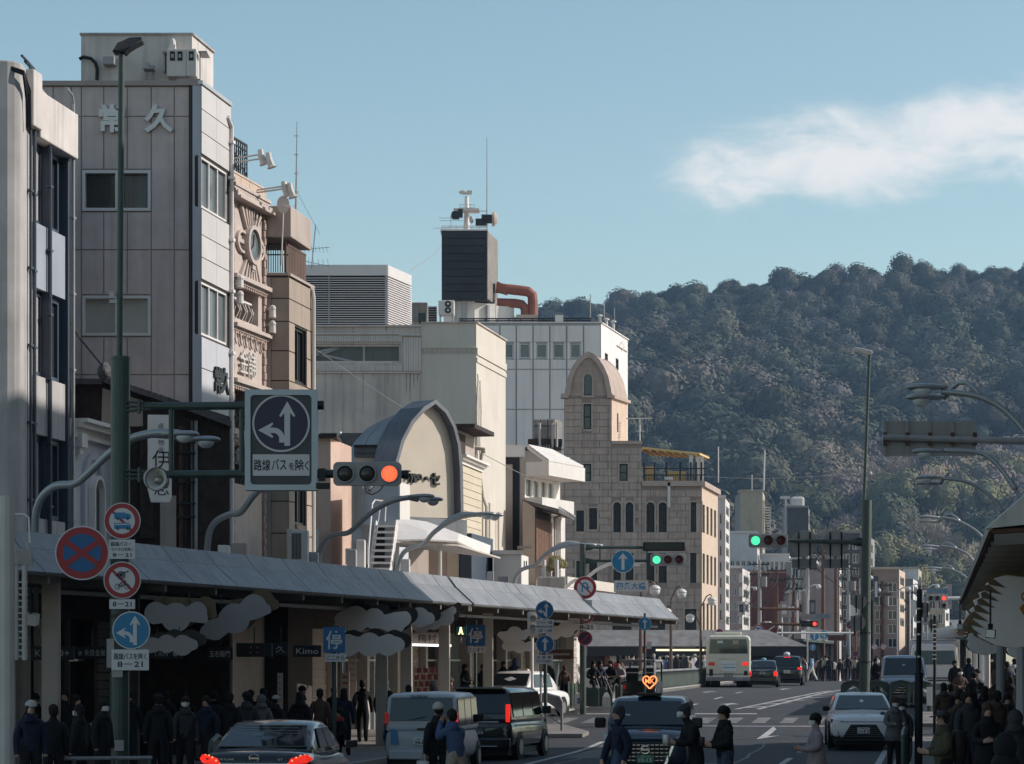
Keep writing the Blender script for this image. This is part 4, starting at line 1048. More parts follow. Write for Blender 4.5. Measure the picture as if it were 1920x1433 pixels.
mb=MB();c=P(927,411,226.5);mb.tube([c-Vector((1.1,0,-.02)),c-Vector((.1,0,0))],.38,12);mb.box(c.x-1.6,c.x-.7,c.y-.3,c.y+.3,c.z-.6,c.z);d2=obj('microwave_dish',mb,M['steel_dark'],t)
mb=MB();mb.loft([[c+Vector((x_,rr*math.cos(2*math.pi*i/16),rr*math.sin(2*math.pi*i/16)))for i in range(16)]for x_,rr in((-.2,.62),(.0,.6),(.22,.34),(.3,.02))]);obj('radome',mb,M['stone_pink'],d2)
mb=MB();mb.tube([P(913,432,227),P(913,258,227)],[.06,.025],5);obj('antenna_rod',mb,M['grey_paint'],t)
mb=MB()
for y,a_,b_ in((409,822,866),(414,825,868),(428,812,840)):mb.tube([P(a_,y,227),P(b_,y,227)],.02,4)
mb.tube([P(846,430,227),P(845,405,227)],.03,4);obj('aerial',mb,M['grey_paint'],t)
mb=MB();mb.ball(P(884,412,226.6),(.2,.1,.33),10,6);obj('satellite_dish',mb,M['ac_white'],t)
t=thing('air_duct','rust red ventilation duct bent down beside the black cooling tower','air duct',P(970,600,229))
for pts,rr in(([(930,540),(975,545),(990,547),(998,554),(999,565),(999,592)],.44),([(932,568),(966,569),(978,571),(984,578),(985,592)],.40)):
 mb=MB();mb.tube([P(x,y,229)for x,y in pts],rr,12);obj('duct',mb,M['duct_red'],t)
mb=MB();mb.prism([P(932,527,228.6),P(951,537,228.6),P(951,551,228.6),P(932,545,228.6)],(0,1.2,0));obj('duct_hood',mb,M['duct_red'],t)
mb=MB();f4=Face(968,228.5,1008,228.5);f4.pbox(mb,968,590,1008,603,-1,0);obj('duct_base',mb,M['stone_pink'],t)
for k,(pa,pb,ya,yb,d_,lb)in enumerate(((772,802,567,604,132,'grey rounded air handling unit behind the louvred plant room'),(802,820,574,604,136,'low slatted rooftop unit next to the grey air handler'),(822,852,563,590,130,'white outdoor air conditioner with two stacked fans on a roof stand'),(784,800,586,606,128,'green steel roof frame carrying small pipes'))):
 f4=Face(pa,d_,pb,d_);t=thing('air_conditioner' if k==2 else 'roof_unit',lb,'air conditioner' if k==2 else 'roof machine',f4.P(0,f4.z(pa,607)))
 mb=MB();f4.pbox(mb,pa,ya,pb,yb,-.9,0);b_=obj('casing',mb,M[('tank','grey_paint','ac_white','mast_green')[k]],t,bevel=.05)
 mb=MB();f4.pbox(mb,pa+2,yb,pa+4,608,-.8,-.05);f4.pbox(mb,pb-4,yb,pb-2,608,-.8,-.05);obj('leg',mb,M['grey_paint'],t)
 if k==2:
  for y_ in(570,582):
   mb=MB();c=f4.P(f4.u(840),f4.z(840,y_),.0);mb.tube([c+Vector((0,.05,0)),c+Vector((0,-.03,0))],.15,16);fo=obj('fan_grille',mb,M['steel_dark'],t)
   mb=MB();mb.tube([c+Vector((0,-.02,0)),c+Vector((0,-.06,0))],.06,10);obj('hub',mb,M['ac_white'],fo)
 if k==1:
  for i in range(6):
   mb=MB();f4.pbox(mb,pa+1,ya+3+i*4.5,pb-1,ya+5.5+i*4.5,0,.05);obj('slat',mb,M['steel_dark'],t)
   # --- building with the pointed arch gable
t=thing('restaurant_building','cream arched gable under a pointed lead barrel roof with black lettering','building',(-3,93,.12))
f=Face(736,92,860,94.5);ux,uz=f.frame()
def zz_(px,y):return f.z(px,y)
L_=[(714,905),(720,870),(733,830),(752,797),(778,770),(809,750)];R_=[(809,750),(832,772),(847,800),(856,835),(860,880),(862,975)]
outer=[(706,940)]+L_+R_[1:]
inner=[(733,968),(734,900),(739,867),(750,828),(767,796),(789,771),(808.5,758),(828,776),(842,803),(850.5,836),(854,880),(856,972)]
U=lambda pts:[(f.u(x),f.z(x,y))for x,y in pts]
ow,iw=U([(728,968),(729,900),(734,865),(745,824),(763,790),(786,764),(809,750),(832,771),(847,800),(855.5,835),(859.5,880),(861,972)]),U(inner)
mb=MB()
for i in range(len(ow)-1):f.poly(mb,[ow[i],ow[i+1],iw[i+1],iw[i]],-.9,.22)
obj('arch_rim',mb,M['lead'],t)
mb=MB();f.poly(mb,iw,-.4,-.10);obj('gable_wall',mb,M['arch_cream'],t)
# barrel roof running back behind the arch
back=Vector((-2.1,6.5,-.2));n=len(ow)
for i in range(n-1):
 if i<1:continue
 a_,b_=f.P(*ow[i],-.2),f.P(*ow[i+1],-.2)
 k=3 if i<6 else 1
 for j in range(k):
  p,q=a_+back*(j/k),a_+back*((j+1)/k-.012);p2,q2=b_+back*(j/k),b_+back*((j+1)/k-.012)
  mb=MB();mb.prism([p,p2,q2,q],(0,0,-.12));obj('roof_sheet',mb,M['lead'],t)
A,B=f.P(0,0,-.92),f.P(f.w,0,-.92)
solid('core',t,[(A.x-.2,A.y),(B.x-.4,B.y),(B.x-3.4,B.y+6),(A.x-3.2,A.y+6)],.12,f.z(740,905),M['taupe'])
mb=MB();f.pbox(mb,728,968,862,1000,-.9,.35);obj('base_ledge',mb,M['lead'],t)
mb=MB();write(mb,'Typo',f.P(f.u(776),f.z(776,894),-.09),h=.42,w=.85,ux=ux,uz=uz,depth=.10,bold=.03);write(mb,'・セ',f.P(f.u(812),f.z(812,898),-.09),h=.42,w=.75,ux=ux,uz=uz,depth=.10,bold=.03);obj('lettering',mb,M['black'],t)
fb=Face(664,93.5,716,93.5)
for ya,yb,m_,o_ in((835,839,'black',.22),(839,850,'lead',.12),(850,858,'lead',.06),(858,905,'shingle',0)):
 mb=MB();fb.pbox(mb,664,ya,716,yb-.01,-2.5,o_);obj('side_wing',mb,M[m_],t)
 # white plastered lower block left of the arch
t=thing('annex_building','low white plastered annex with sunlit corner below the arched gable','building',(-5,86,.12))
f2=Face(662,86.5,747,86.5);f3=Face(747,86.5,766,88)
A,B,C_=f2.P(0,0),f2.P(f2.w,0),f3.P(f3.w,0)
solid('wall',t,[(A.x,A.y),(B.x,A.y),(C_.x,C_.y),(C_.x-1,C_.y+2),(A.x,C_.y+2)],.12,f2.z(700,905),M['shop_blue'])
mb=MB();f2.pbox(mb,662,905,680,985,0,.12);obj('pilaster',mb,M['taupe'],t)
mb=MB();f3.box(mb,0.0,f3.w,f3.z(750,985),f2.z(700,904),-.2,.05);obj('corner_panel',mb,M['white_sun'],t)
mb=MB();f2.pbox(mb,690,911,697,919,0,.2);f2.pbox(mb,755-8,905,764-18,912,0,.1);obj('light_fitting',mb,M['ac_white'],t)
mb=MB();f2.pbox(mb,680,985,747,1060,0,.2);f2.pbox(mb,664,1020,690,1060,0,.5);obj('plinth',mb,M['taupe'],t)
mb=MB();f2.pbox(mb,703,990,722,1058,.2,.24);obj('door',mb,M['dark_room'],t)
# pinkish tower house
t=thing('tower_house','plain pinkish plaster house with brown flank and sunlit blank street face','building',(-5.7,88,.12))
f2=Face(584,88,620,88);f3=Face(620,88,659,91.5)
mb=MB();wall(mb,f2,0,f2.w,.12,f2.z(600,822),[],.3);obj('flank_wall',mb,M['pink_wall'],t)
mb=MB();wall(mb,f3,0,f3.w,.12,f2.z(600,822),[],.3);obj('street_wall',mb,M['pink_wall'],t)
A,B,C_=f2.P(0,0,-.31),f2.P(f2.w-.1,0,-.31),f3.P(f3.w-.05,0,-.31)
solid('core',t,[(A.x,A.y),(B.x,A.y),(C_.x,C_.y),(C_.x-3,C_.y+.5),(A.x,C_.y+.5)],.12,f2.z(600,823),M['taupe'])
mb=MB();f2.pbox(mb,584,815,632,821.5,-2.4,.25);obj('roof_edge',mb,M['wood_dark'],t)
mb=MB();c=P(626,820,88.2);mb.tube([c,c+Vector((.25,-.2,.14))],.04,6);obj('bracket',mb,M['ac_white'],t)
for a_,b_,c_,d_ in((585,600,996,1050),(652,665,1030,1060)):
 mb=MB();f2.pbox(mb,a_-2,c_,b_,d_,.2,.7);obj('wall_unit',mb,M['ac_white'],t,bevel=.02)
 # dark roofs between
t=thing('tiled_house','dark tiled roof and eaves tucked behind the pointed arch','house',(-2.5,105,.12))
f2=Face(620,104,740,104);f4=Face(852,103,890,107)
mb=MB();f2.pbox(mb,600,812,705,840,-2,0);obj('roof',mb,M['roof_tile'],t)
mb=MB();f4.pbox(mb,852,795,890,803,-2,.8);obj('eave',mb,M['wood_dark'],t)
mb=MB();f4.pbox(mb,852,803,890,1060,-2,0);obj('wall',mb,M['taupe'],t)
mb=MB();f4.pbox(mb,856,812,868,850,0,.1);obj('shutter',mb,M['wood_dark'],t)
# yellow clapboard front
t=thing('clapboard_house','pale yellow clapboard house front with moulded white cornice','house',(-1.8,98,.12))
f=Face(858,97.5,902,102.5)
mb=MB();wall(mb,f,0,f.w,.12,f.z(858,862),[],.4);obj('wall',mb,M['shingle'],t)
k=0;zq=f.z(858,868)
while zq>5.2:
 mb=MB();f.box(mb,.02,f.w-.02,zq-.27,zq-.015,-.02,.03);obj('clapboard',mb,M['shingle'],t);zq-=.28
for ya,yb,o_ in((852,856,.35),(856,861,.22),(861,868,.10)):
 mb=MB();f.box(mb,-.05,f.w+.05,f.z(858,yb)+.002,f.z(858,ya),-.3,o_);obj('cornice',mb,M['white_paint'],t)
A,B=f.P(0,0,-.41),f.P(f.w,0,-.41)
solid('core',t,[(A.x,A.y),(B.x,B.y),(B.x-2,B.y+.4),(A.x-2,A.y+.4)],.12,f.z(858,864),M['taupe'])
mb=MB();f.box(mb,.1,f.w-.2,f.z(858,1100),f.z(858,1000),0,.5);obj('dark_cabinet',mb,M['navy_frame'],t)
# white mansard shop, timber house, tank
t=thing('mansard_house','white house with overhanging mansard of white slats and dark shuttered flank','house',(-.5,124,.3))
f2=Face(942,124,983,124);f3=Face(983,124,1050,128.2)
z=lambda y:f2.z(960,y)
mb=MB();f2.box(mb,0,f2.w,.3,z(836),-4,-.02);obj('core',mb,M['white_paint'],t)
mb=MB();f2.pbox(mb,942,835,983,857,-.2,.10);obj('fascia',mb,M['white_paint'],t)
mb=MB();f2.pbox(mb,942,858,974,1040,-.1,.03);obj('shutter',mb,M['steel_dark'],t)
mb=MB();f2.pbox(mb,942,872,961,1040,.02,.3);f2.pbox(mb,976,858,984,1040,-.1,.12);obj('post',mb,M['taupe'],t)
mb=MB();A_=[f3.P(0,z(836),.15),f3.P(f3.w*.66,z(836),.15),f3.P(f3.w,z(866),1.2),f3.P(0,z(866),1.2)]
mb.prism(A_,(0,0,-.15));obj('mansard',mb,M['white_sun'],t)
for i in range(5):
 k0,k1=i/5,(i+.86)/5;ln=lambda a_,b_,k:a_+(b_-a_)*k
 mb=MB();q=[ln(A_[0],A_[3],k0),ln(A_[1],A_[2],k0),ln(A_[1],A_[2],k1),ln(A_[0],A_[3],k1)];mb.prism([p+Vector((.05,-.02,.06))for p in q],(0,0,-.08));obj('slat',mb,M['white_sun'],t)
mb=MB();f3.box(mb,-.05,f3.w+.1,z(893),z(867),-.3,1.25);obj('fascia',mb,M['white_sun'],t)
mb=MB();f3.box(mb,f3.w*.66,f3.w,z(867),z(846),-.3,.5);obj('dormer_cheek',mb,M['white_paint'],t)
hs=[(f3.w*(.05+.2*k),f3.w*(.22+.2*k),z(932),z(896))for k in range(4)]
mb=MB();wall(mb,f3,0,f3.w,.3,z(893)-.01,hs,.3);obj('street_wall',mb,M['white_paint'],t)
for h in hs:window(f3,h,t,M['alu_white'],M['glass_pale'],fr=.05,o=-.08,mull=0)
mb=MB();f3.box(mb,0,f3.w*.9,z(962),z(933),.0,.9);obj('balcony',mb,M['white_sun'],t)
mb=MB();f3.box(mb,f3.w*.86,f3.w*.98,.3,z(963),0,.3);obj('post',mb,M['white_sun'],t)
t=thing('timber_house','tan timber house with tiled eave and brown board front below the white balcony','house',(.2,121,.3))
f2=Face(980,121,1003,121);f3=Face(1003,121,1034,125)
z=lambda y:f2.z(990,y)
mb=MB();f2.poly(mb,[(0,.3),(f2.w,.3),(f2.w,z(952)),(0,z(938))],-3,0);obj('wall',mb,M['beige'],t)
mb=MB();f3.box(mb,0,f3.w,.3,z(956),-.5,0);obj('street_wall',mb,M['wood_dark'],t)
for i in range(6):
 mb=MB();f3.box(mb,f3.w*i/6+.02,f3.w*(i+1)/6-.02,z(1060),z(972),0,.06);obj('board',mb,M['wood_brown'],t)
for i in range(6):
 mb=MB();a_=f2.P(-.1+i*.0,z(932),.3);mb.prism([f3.P(f3.w*i/6,z(936+i*.5),-.6),f3.P(f3.w*(i+.96)/6,z(936.5+i*.5),-.6),f3.P(f3.w*(i+.96)/6,z(956+i*1),1.1),f3.P(f3.w*i/6,z(955+i),1.1)],(0,0,-.16));obj('roof_tile',mb,M['roof_tile'],t)
mb=MB();mb.tube([f3.P(f3.w*.8,.4,.3),f3.P(f3.w*.8,z(965),.3),f3.P(f3.w*.8,z(955),.9),f3.P(0,z(952),1.1),f3.P(f3.w,z(960),1.1)],.06,6);obj('gutter',mb,M['grey_paint'],t)
t=thing('water_tank','panelled rooftop water tank with pipes beside the stone tower','water tank',P(1025,840,150))
f2=Face(1000,150,1040,150);f3=Face(1040,150,1054,152)
for a_,b_ in((1000,1013),(1013,1027),(1027,1040)):
 for ya,yb in((786,799),(799,824)):
  mb=MB();f2.pbox(mb,a_+.4,ya+.4,b_-.4,yb-.4,-1.5,0);obj('tank_panel',mb,M['tank'],t,bevel=.06)
mb=MB();f3.pbox(mb,1040.5,786,1054,824,-1,0);obj('tank_side',mb,M['tank'],t)
mb=MB();f2.pbox(mb,990,824,1054,834,-2,.3);f2.pbox(mb,985,840,1052,846,-4,.6);obj('stand',mb,M['wood_dark'],t)
mb=MB();f2.pbox(mb,985,846,1052,1060,-4,.4);obj('support_block',mb,M['taupe'],t)
mb=MB()
for px in(1012,1036,1044):mb.tube([P(px,843,149.5),P(px,793,149.5)],.07,6)
for k in range(8):mb.tube([P(1000+5*k,846,149.4),P(1000+5*k,834,149.4)],.03,4)
obj('pipe',mb,M['grey_paint'],t)
t=thing('electric_cabinet','cream service cabinet with sunlit end standing on the arcade roof','cabinet',P(955,1110,101))
f2=Face(925,101,978,101);f3=Face(978,101,991,103.2)
mb=MB();A,B,C_=f2.P(0,0),f2.P(f2.w,0),f3.P(f3.w,0);q0,q1=f2.z(950,1112),f2.z(950,1040)
mb.prism([(A.x,A.y,q0),(B.x,A.y,q0),(C_.x,C_.y,q0),(A.x,C_.y,q0)],(0,0,q1-q0));bd=obj('casing',mb,M['white_sun'],t,bevel=.02)
mb=MB();f2.box(mb,-.05,f2.w+.06,q1,q1+.16,-2,.08);obj('lid',mb,M['white_sun'],t)
mb=MB();f2.pbox(mb,970,1024,998,1029,-1,.2);obj('hood',mb,M['taupe'],t)
for px in(982,986):
 mb=MB();f3.pbox(mb,px,1052,px+1.4,1066,0,.02);obj('vent_slot',mb,M['steel_dark'],bd)
 # ---------------------------------------------------------------- the stone restaurant by the bridge
DS=190.0
t=thing('stone_restaurant','old brown stone restaurant with arched windows and round headed corner tower','building',(11,190,1.0))
f=Face(1018,DS,1316,DS);fs=Face(1316,DS,1346,200.0);z=lambda y:f.z(1100,y)
rect=lambda a_,ya,b_,yb:(f.u(a_),f.u(b_),z(yb),z(ya))
arched=[rect(1095,702,1109.5,742),rect(1150,942,1164,998),rect(1173,942,1187.5,998),rect(1212,942,1227,998),rect(1235,942,1250,998),rect(1038,943,1052,998)]
plain=[rect(1094,758,1108.5,805),rect(1094,870,1108.5,902),rect(1161.5,870,1177,902),rect(1080.5,957,1095,997),rect(1104.5,953,1119.5,993),rect(1295,942,1314,998),rect(1150,1037,1164,1093),rect(1173,1037,1187.5,1093),rect(1212,1037,1227,1093),rect(1235,1037,1250,1093),rect(1294,1037,1313,1093),rect(1080.5,1052,1095,1096),rect(1104.5,1052,1119.5,1096),rect(1026,900,1040,905),rect(1038,1037,1052,1096),rect(1148,1142,1184,1185),rect(1210,1142,1247,1185),rect(1284,1142,1312,1185)]
prof=[(f.u(1018),z(905)),(f.u(1058),z(905)),(f.u(1058),z(742)),(f.u(1147),z(742)),(f.u(1147),z(833)),(f.u(1203),z(833)),(f.u(1203),z(912)),(f.u(1316),z(912))]
segs=[(1018,1058,905),(1058,1147,742),(1147,1203,833),(1203,1316,912)]
holes=arched[1:]+plain
mb=MB()
for a_,b_,yt in segs:wall(mb,f,f.u(a_),f.u(b_),1.0,z(yt),[h for h in holes if f.u(a_)-.01<=h[0]and h[1]<=f.u(b_)+.01],.5)
obj('wall',mb,M['stone_joint'],t)
# courses of stone blocks
zc_,row=z(1182),0;r=random.Random(2);nb=0
while zc_<z(746):
 h_=.50
 for a_,b_,yt in segs:
  if zc_+h_>z(yt)+.05:continue
  ua,ub=f.u(a_),f.u(b_);x=ua-(.62 if row%2 else 0)
  while x<ub:
   w_=1.25;p,q=max(x,ua),min(x+w_,ub)
   for h in sorted(holes):
    if h[2]<zc_+h_-.1 and h[3]>zc_+.1 and h[0]<q and h[1]>p:
     if h[0]-p>q-h[1]:q=min(q,h[0])
     else:p=max(p,h[1])
   if q-p>.12:
    mb=MB();f.box(mb,p+.022,q-.022,zc_+.02,zc_+h_-.02,-.05,.025+r.uniform(0,.03));obj('stone_block',mb,M['stone'],t);nb+=1
   x+=w_
 zc_+=h_;row+=1
for h in arched[1:]+plain:
 if h[3]-h[2]<.3:continue
 window(f,h,t,M['steel_dark'],M['glass'],fr=.09,o=-.16,mull=1 if h[2]<z(940)else 0,trans=3 if h[2]<z(940)else 1,arch=(h in arched),sill=.16 if h[3]-h[2]<1.8 else None,curtain=(.15,.85)if h[2]<z(940)else None)
 mb=MB()
 for a_,b_ in((h[0]-.12,h[0]),(h[1],h[1]+.12)):f.box(mb,a_,b_,h[2],h[3]-((h[1]-h[0])/2 if h in arched else 0),-.1,.075)
 if h in arched:
  rr=(h[1]-h[0])/2;n=10
  for i in range(n):
   w0,w1=math.pi*i/n,math.pi*(i+1)/n
   f.poly(mb,[(h[0]+rr+k*math.cos(w),h[3]-rr+k*math.sin(w))for w,k in((w0,rr),(w1,rr),(w1,rr+.14),(w0,rr+.14))],-.1,.075)
   f.poly(mb,[(h[0]+rr+k*math.cos(w),h[3]-rr+k2*math.sin(w))for w,k,k2 in((w0,rr,rr),(w1,rr,rr))]+[(h[0]+rr+rr*math.cos((w0+w1)/2)*1.42,h[3]-rr+rr*math.sin((w0+w1)/2)*1.42)],-.3,.02)
 else:f.box(mb,h[0]-.12,h[1]+.12,h[3],h[3]+.1,-.1,.075)
 obj('window_surround',mb,M['stone_trim'],t)
 # tower head
ft=Face(1058,DS,1147,DS);fts=Face(1147,DS,1176,193.8)
arc=[(1058,742),(1060,728),(1065,706),(1073,688),(1083,674),(1094,664),(1103,660),(1112,664),(1123,674),(1132,688),(1140,706),(1145,728),(1147,742)]
arci=[(1068,742),(1070,728),(1074,708),(1080,694),(1088,682),(1096,674),(1103,671),(1110,674),(1118,682),(1126,694),(1132,708),(1136,728),(1138,742)]
Uo,Ui=[(ft.u(x),ft.z(x,y))for x,y in arc],[(ft.u(x),ft.z(x,y))for x,y in arci]
mb=MB()
for i in range(len(Uo)-1):ft.poly(mb,[Uo[i],Uo[i+1],Ui[i+1],Ui[i]],-.6,.30)
obj('tower_arch',mb,M['stone_pink'],t)
mb=MB();ft.poly(mb,Ui,-.4,.02)
obj('tower_gable',mb,M['stone'],t)
for k in range(7):
 y_=736-k*9.5;xs_=[x for x,y in arci if y<y_];
 if len(xs_)<2:continue
 a_,b_=min(xs_)+1.5,max(xs_)-1.5
 for c_,d_ in((a_,1093),(1111.5,b_))if y_>700 else((a_,b_),):
  if d_-c_>3:mb=MB();ft.box(mb,ft.u(c_),ft.u(d_),ft.z(1100,y_)+.02,ft.z(1100,y_-9),0,.045);obj('stone_block',mb,M['stone'],t)
h=arched[0];h=(ft.u(1095),ft.u(1109.5),ft.z(1100,742),ft.z(1100,702))
class Fo:pass
mb=MB();rr=(h[1]-h[0])/2
pts=[(h[0],h[2]),(h[1],h[2])]+[(h[0]+rr+rr*math.cos(math.pi*i/10),h[3]-rr+rr*math.sin(math.pi*i/10))for i in range(11)]
ft.poly(mb,pts,.02,.06);wn_=obj('window',mb,M['steel_dark'],t)
mb=MB();ft.poly(mb,[((u_-h[0]-rr)*.82+h[0]+rr,(z_-h[2])*.93+h[2]+.1)for u_,z_ in pts],.05,.07);obj('pane',mb,M['glass'],wn_)
mb=MB();oval_n=10
for i in range(oval_n):
 w0,w1=math.pi*i/oval_n,math.pi*(i+1)/oval_n
 ft.poly(mb,[(h[0]+rr+k*math.cos(w),h[3]-rr+k*math.sin(w))for w,k in((w0,rr),(w1,rr),(w1,rr+.14),(w0,rr+.14))],0,.10)
ft.box(mb,h[0]-.14,h[0],h[2],h[3]-rr,0,.1);ft.box(mb,h[1],h[1]+.14,h[2],h[3]-rr,0,.1);ft.box(mb,h[0]-.2,h[1]+.2,h[2]-.14,h[2]-.003,0,.14);obj('window_surround',mb,M['stone_trim'],t)
bk=Vector((fts.d.x,fts.d.y,0))*fts.w
for i in range(len(Uo)-1):
 a_,b_=ft.P(*Uo[i],-.58),ft.P(*Uo[i+1],-.58)
 for j in range(3):
  p=[a_+bk*(j/3),b_+bk*(j/3),b_+bk*((j+.97)/3),a_+bk*((j+.97)/3)]
  mb=MB();mb.prism([q*1+Vector((0,0,-.04))for q in p],Vector((0,0,-.12)));obj('vault_panel',mb,M['stone_pink'],t)
mb=MB()
for i in range(len(Uo)-1):
 a_,b_,c_,d_=[ft.P(*q,-.6)+bk*.97 for q in(Uo[i],Uo[i+1],Ui[i+1],Ui[i])];mb.prism([a_,b_,c_,d_],Vector((fts.d.x,fts.d.y,0))*.35)
obj('tower_arch',mb,M['stone_pink'],t)
mb=MB();ft.box(mb,-.25,.30,z(747),z(739),-.5,.32);ft.box(mb,ft.w-.35,ft.w+.05,z(747),z(739),-.5,.32);fts.box(mb,.05,fts.w+.2,z(747),z(741),-.4,.22);obj('tower_cornice',mb,M['stone_pink'],t)
hs=[(fts.u(1157),fts.u(1159.5),fts.z(1157,810),fts.z(1157,775))]
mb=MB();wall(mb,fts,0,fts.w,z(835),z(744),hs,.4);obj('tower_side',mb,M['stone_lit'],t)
window(fts,hs[0],t,M['steel_dark'],M['glass'],fr=.06,o=-.1,mull=0)
B,C_=ft.P(ft.w-.1,0,-.51),fts.P(fts.w,0,-.41);A=ft.P(0.0,0,-.51)
solid('tower_core',t,[(A.x,A.y),(B.x-.35,B.y),(C_.x-.42,C_.y),(A.x+.5,C_.y)],1.0,z(744),M['stone_joint'])
# parapets, street front, terrace
mb=MB();f.box(mb,f.u(1147.5),f.u(1204),z(833)+.001,z(827),-.6,.12);obj('parapet',mb,M['stone_pink'],t)
mb=MB();f.box(mb,f.u(1203.5),f.w+.05,z(912)+.001,z(902),-.6,.22);fs.box(mb,.2,fs.w,z(912)+.001,z(902)-.001,-.6,.22);obj('parapet',mb,M['stone_pink'],t)
fsh=[]
for k in range(4):
 u0=.5+k*2.4
 for ya,yb in((945,998),(1037,1093),(1130,1185)):fsh.append((u0,u0+1.3,z(yb),z(ya)))
fsh=[h for h in fsh if h[1]<fs.w-.1]
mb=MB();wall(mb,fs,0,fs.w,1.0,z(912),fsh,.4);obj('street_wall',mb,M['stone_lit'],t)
for h in fsh:window(fs,h,t,M['steel_dark'],M['glass'],fr=.08,o=-.15,mull=1,trans=2)
A,B,C_=f.P(0,0,-.51),f.P(f.w-.1,0,-.51),fs.P(fs.w-.1,0,-.45)
solid('core',t,[(A.x,A.y),(B.x-.4,B.y),(C_.x-.4,C_.y),(C_.x-2,212),(A.x,212)],1.0,z(914),M['stone_joint'])
A,B=f.P(f.u(1147),0,-.51),f.P(f.u(1202),0,-.51)
solid('roof_block',t,[(A.x,A.y),(B.x,B.y),(B.x+.3,200),(A.x,200)],z(915),z(834),M['stone'])
mb=MB();u_=f.u(1254);f.box(mb,u_-.1,u_+.1,z(952),z(905),0,.22);f.box(mb,u_-.3,u_+.3,z(900),z(895),-.2,.3);obj('drain_pipe',mb,M['ac_white'],t)
mb=MB()
for px in(1208,1228,1250,1276,1296,1306,1316):f.box(mb,f.u(px)-.06,f.u(px)+.06,z(902),z(866),-.5,-.38)
for y in(890,878):f.box(mb,f.u(1206),f.u(1326),z(y)-.04,z(y)+.04,-.5,-.42)
for i in range(24):u_=f.u(1208+i*4.6);f.box(mb,u_-.02,u_+.02,z(902),z(890),-.48,-.44)
obj('terrace_rail',mb,M['steel_dark'],t)
mb=MB()
for px in(1297,1311,1320):f.box(mb,f.u(px)-.13,f.u(px)+.13,z(902),z(852),-.9-(px-1297)*.06,-.66-(px-1297)*.06)
obj('terrace_post',mb,M['white_sun'],t)
mb=MB();a_=[P(1204,838,191),P(1312,849,191),P(1330,857,198),P(1225,850,198)];mb.prism(a_,(0,0,-.15));obj('awning',mb,M['yellow_tarp'],t)
for k in range(8):
 mb=MB();p=a_[0]+(a_[1]-a_[0])*(k/7.5);q=a_[3]+(a_[2]-a_[3])*(k/7.5);mb.tube([p-Vector((0,0,.22)),q-Vector((0,0,.22))],.07,5);obj('awning_rafter',mb,M['yellow_tarp'],t)
mb=MB();f.box(mb,f.u(1212),f.u(1232),z(902),z(872),-3,-1.5);f.box(mb,f.u(1255),f.u(1290),z(902),z(880),-4,-2);obj('terrace_hut',mb,M['yellow_tarp'],t)
mb=MB();c=P(1200,785,192);mb.tube([P(1200,830,192),c],.05,5);mb.tube([c+Vector((-1.0,0,0)),c+Vector((.9,0,.02))],.05,4)
for k in range(6):mb.tube([c+Vector((-.9+.33*k,-.4,0)),c+Vector((-.9+.33*k,.4,0))],.025,4)
mb.tube([c+Vector((-.3,0,-.9)),c+Vector((.4,0,-.9))],.03,4);obj('aerial',mb,M['ac_white'],t)
mb=MB();mb.tube([P(1347,905,200),P(1347,838,200)],.05,5);obj('antenna_rod',mb,M['ac_white'],t)
mb=MB();f.pbox(mb,1171,772,1177,832,-5,-4.6);obj('lamp_post',mb,M['grey_paint'],t)
# low kiosk pavilion with dark hipped roof before the stone restaurant
t=thing('kiosk','long low kiosk with dark hipped roof and counter below the stone restaurant','kiosk',(12,172,1.1))
f=Face(1100,172,1512,172);z=lambda y:f.z(1300,y)
mb=MB();mb.add([f.P(0,z(1212),1.2),f.P(f.w,z(1212),1.2),f.P(f.w-2.4,z(1181),-1.4),f.P(0,z(1181),-1.4),f.P(f.w,z(1212),-4),f.P(0,z(1212),-4)],[(0,1,2,3),(1,4,2),(3,2,4,5)]);obj('roof',mb,M['roof_weathered'],t)
mb=MB();f.box(mb,0,f.w-.1,z(1230),z(1213),.6,1.1);obj('fascia',mb,M['steel_dark'],t)
mb=MB();f.box(mb,0,f.u(1195),1.1,z(1230),-3,.2);f.box(mb,f.u(1216),f.u(1236),1.1,z(1230),-3,.3);f.box(mb,f.u(1365),f.u(1500),1.1,z(1230),-3,0);obj('wall',mb,M['wood_dark'],t)
mb=MB();f.box(mb,f.u(1195),f.u(1216),1.1,z(1232),-3,-.5);f.box(mb,f.u(1236),f.u(1365),1.1,z(1232),-3,-1.5);obj('interior',mb,M['dark_room'],t)
mb=MB();f.box(mb,f.u(1228),f.u(1318),z(1221),z(1217.5),1.1,1.16);obj('light_strip',mb,mat('strip_light',(.85,.72,.45),emit=.8),t)
mb=MB();write(mb,'SHIJO KYOMACHI-ST',f.P(f.u(1278),z(1213.5),1.12),w=1.7,h=.13);obj('lettering',mb,M['ac_white'],t)
for a_,b_,m_ in((1134,1143,'rust'),(1143,1155,'white_sun'),(1155,1168,'mast_green'),(1172,1180,'white_sun')):
 mb=MB();f.pbox(mb,a_,1225,b_,1246,.2,.3);obj('banner',mb,M['duct_red']if m_=='rust' else M[m_],t)
mb=MB();p=[P(1290,1254,166),P(1305,1254,166),P(1299,1233,166.5)];mb.prism(p,(0,1,0));obj('notice_cone',mb,M['white_sun'],t)
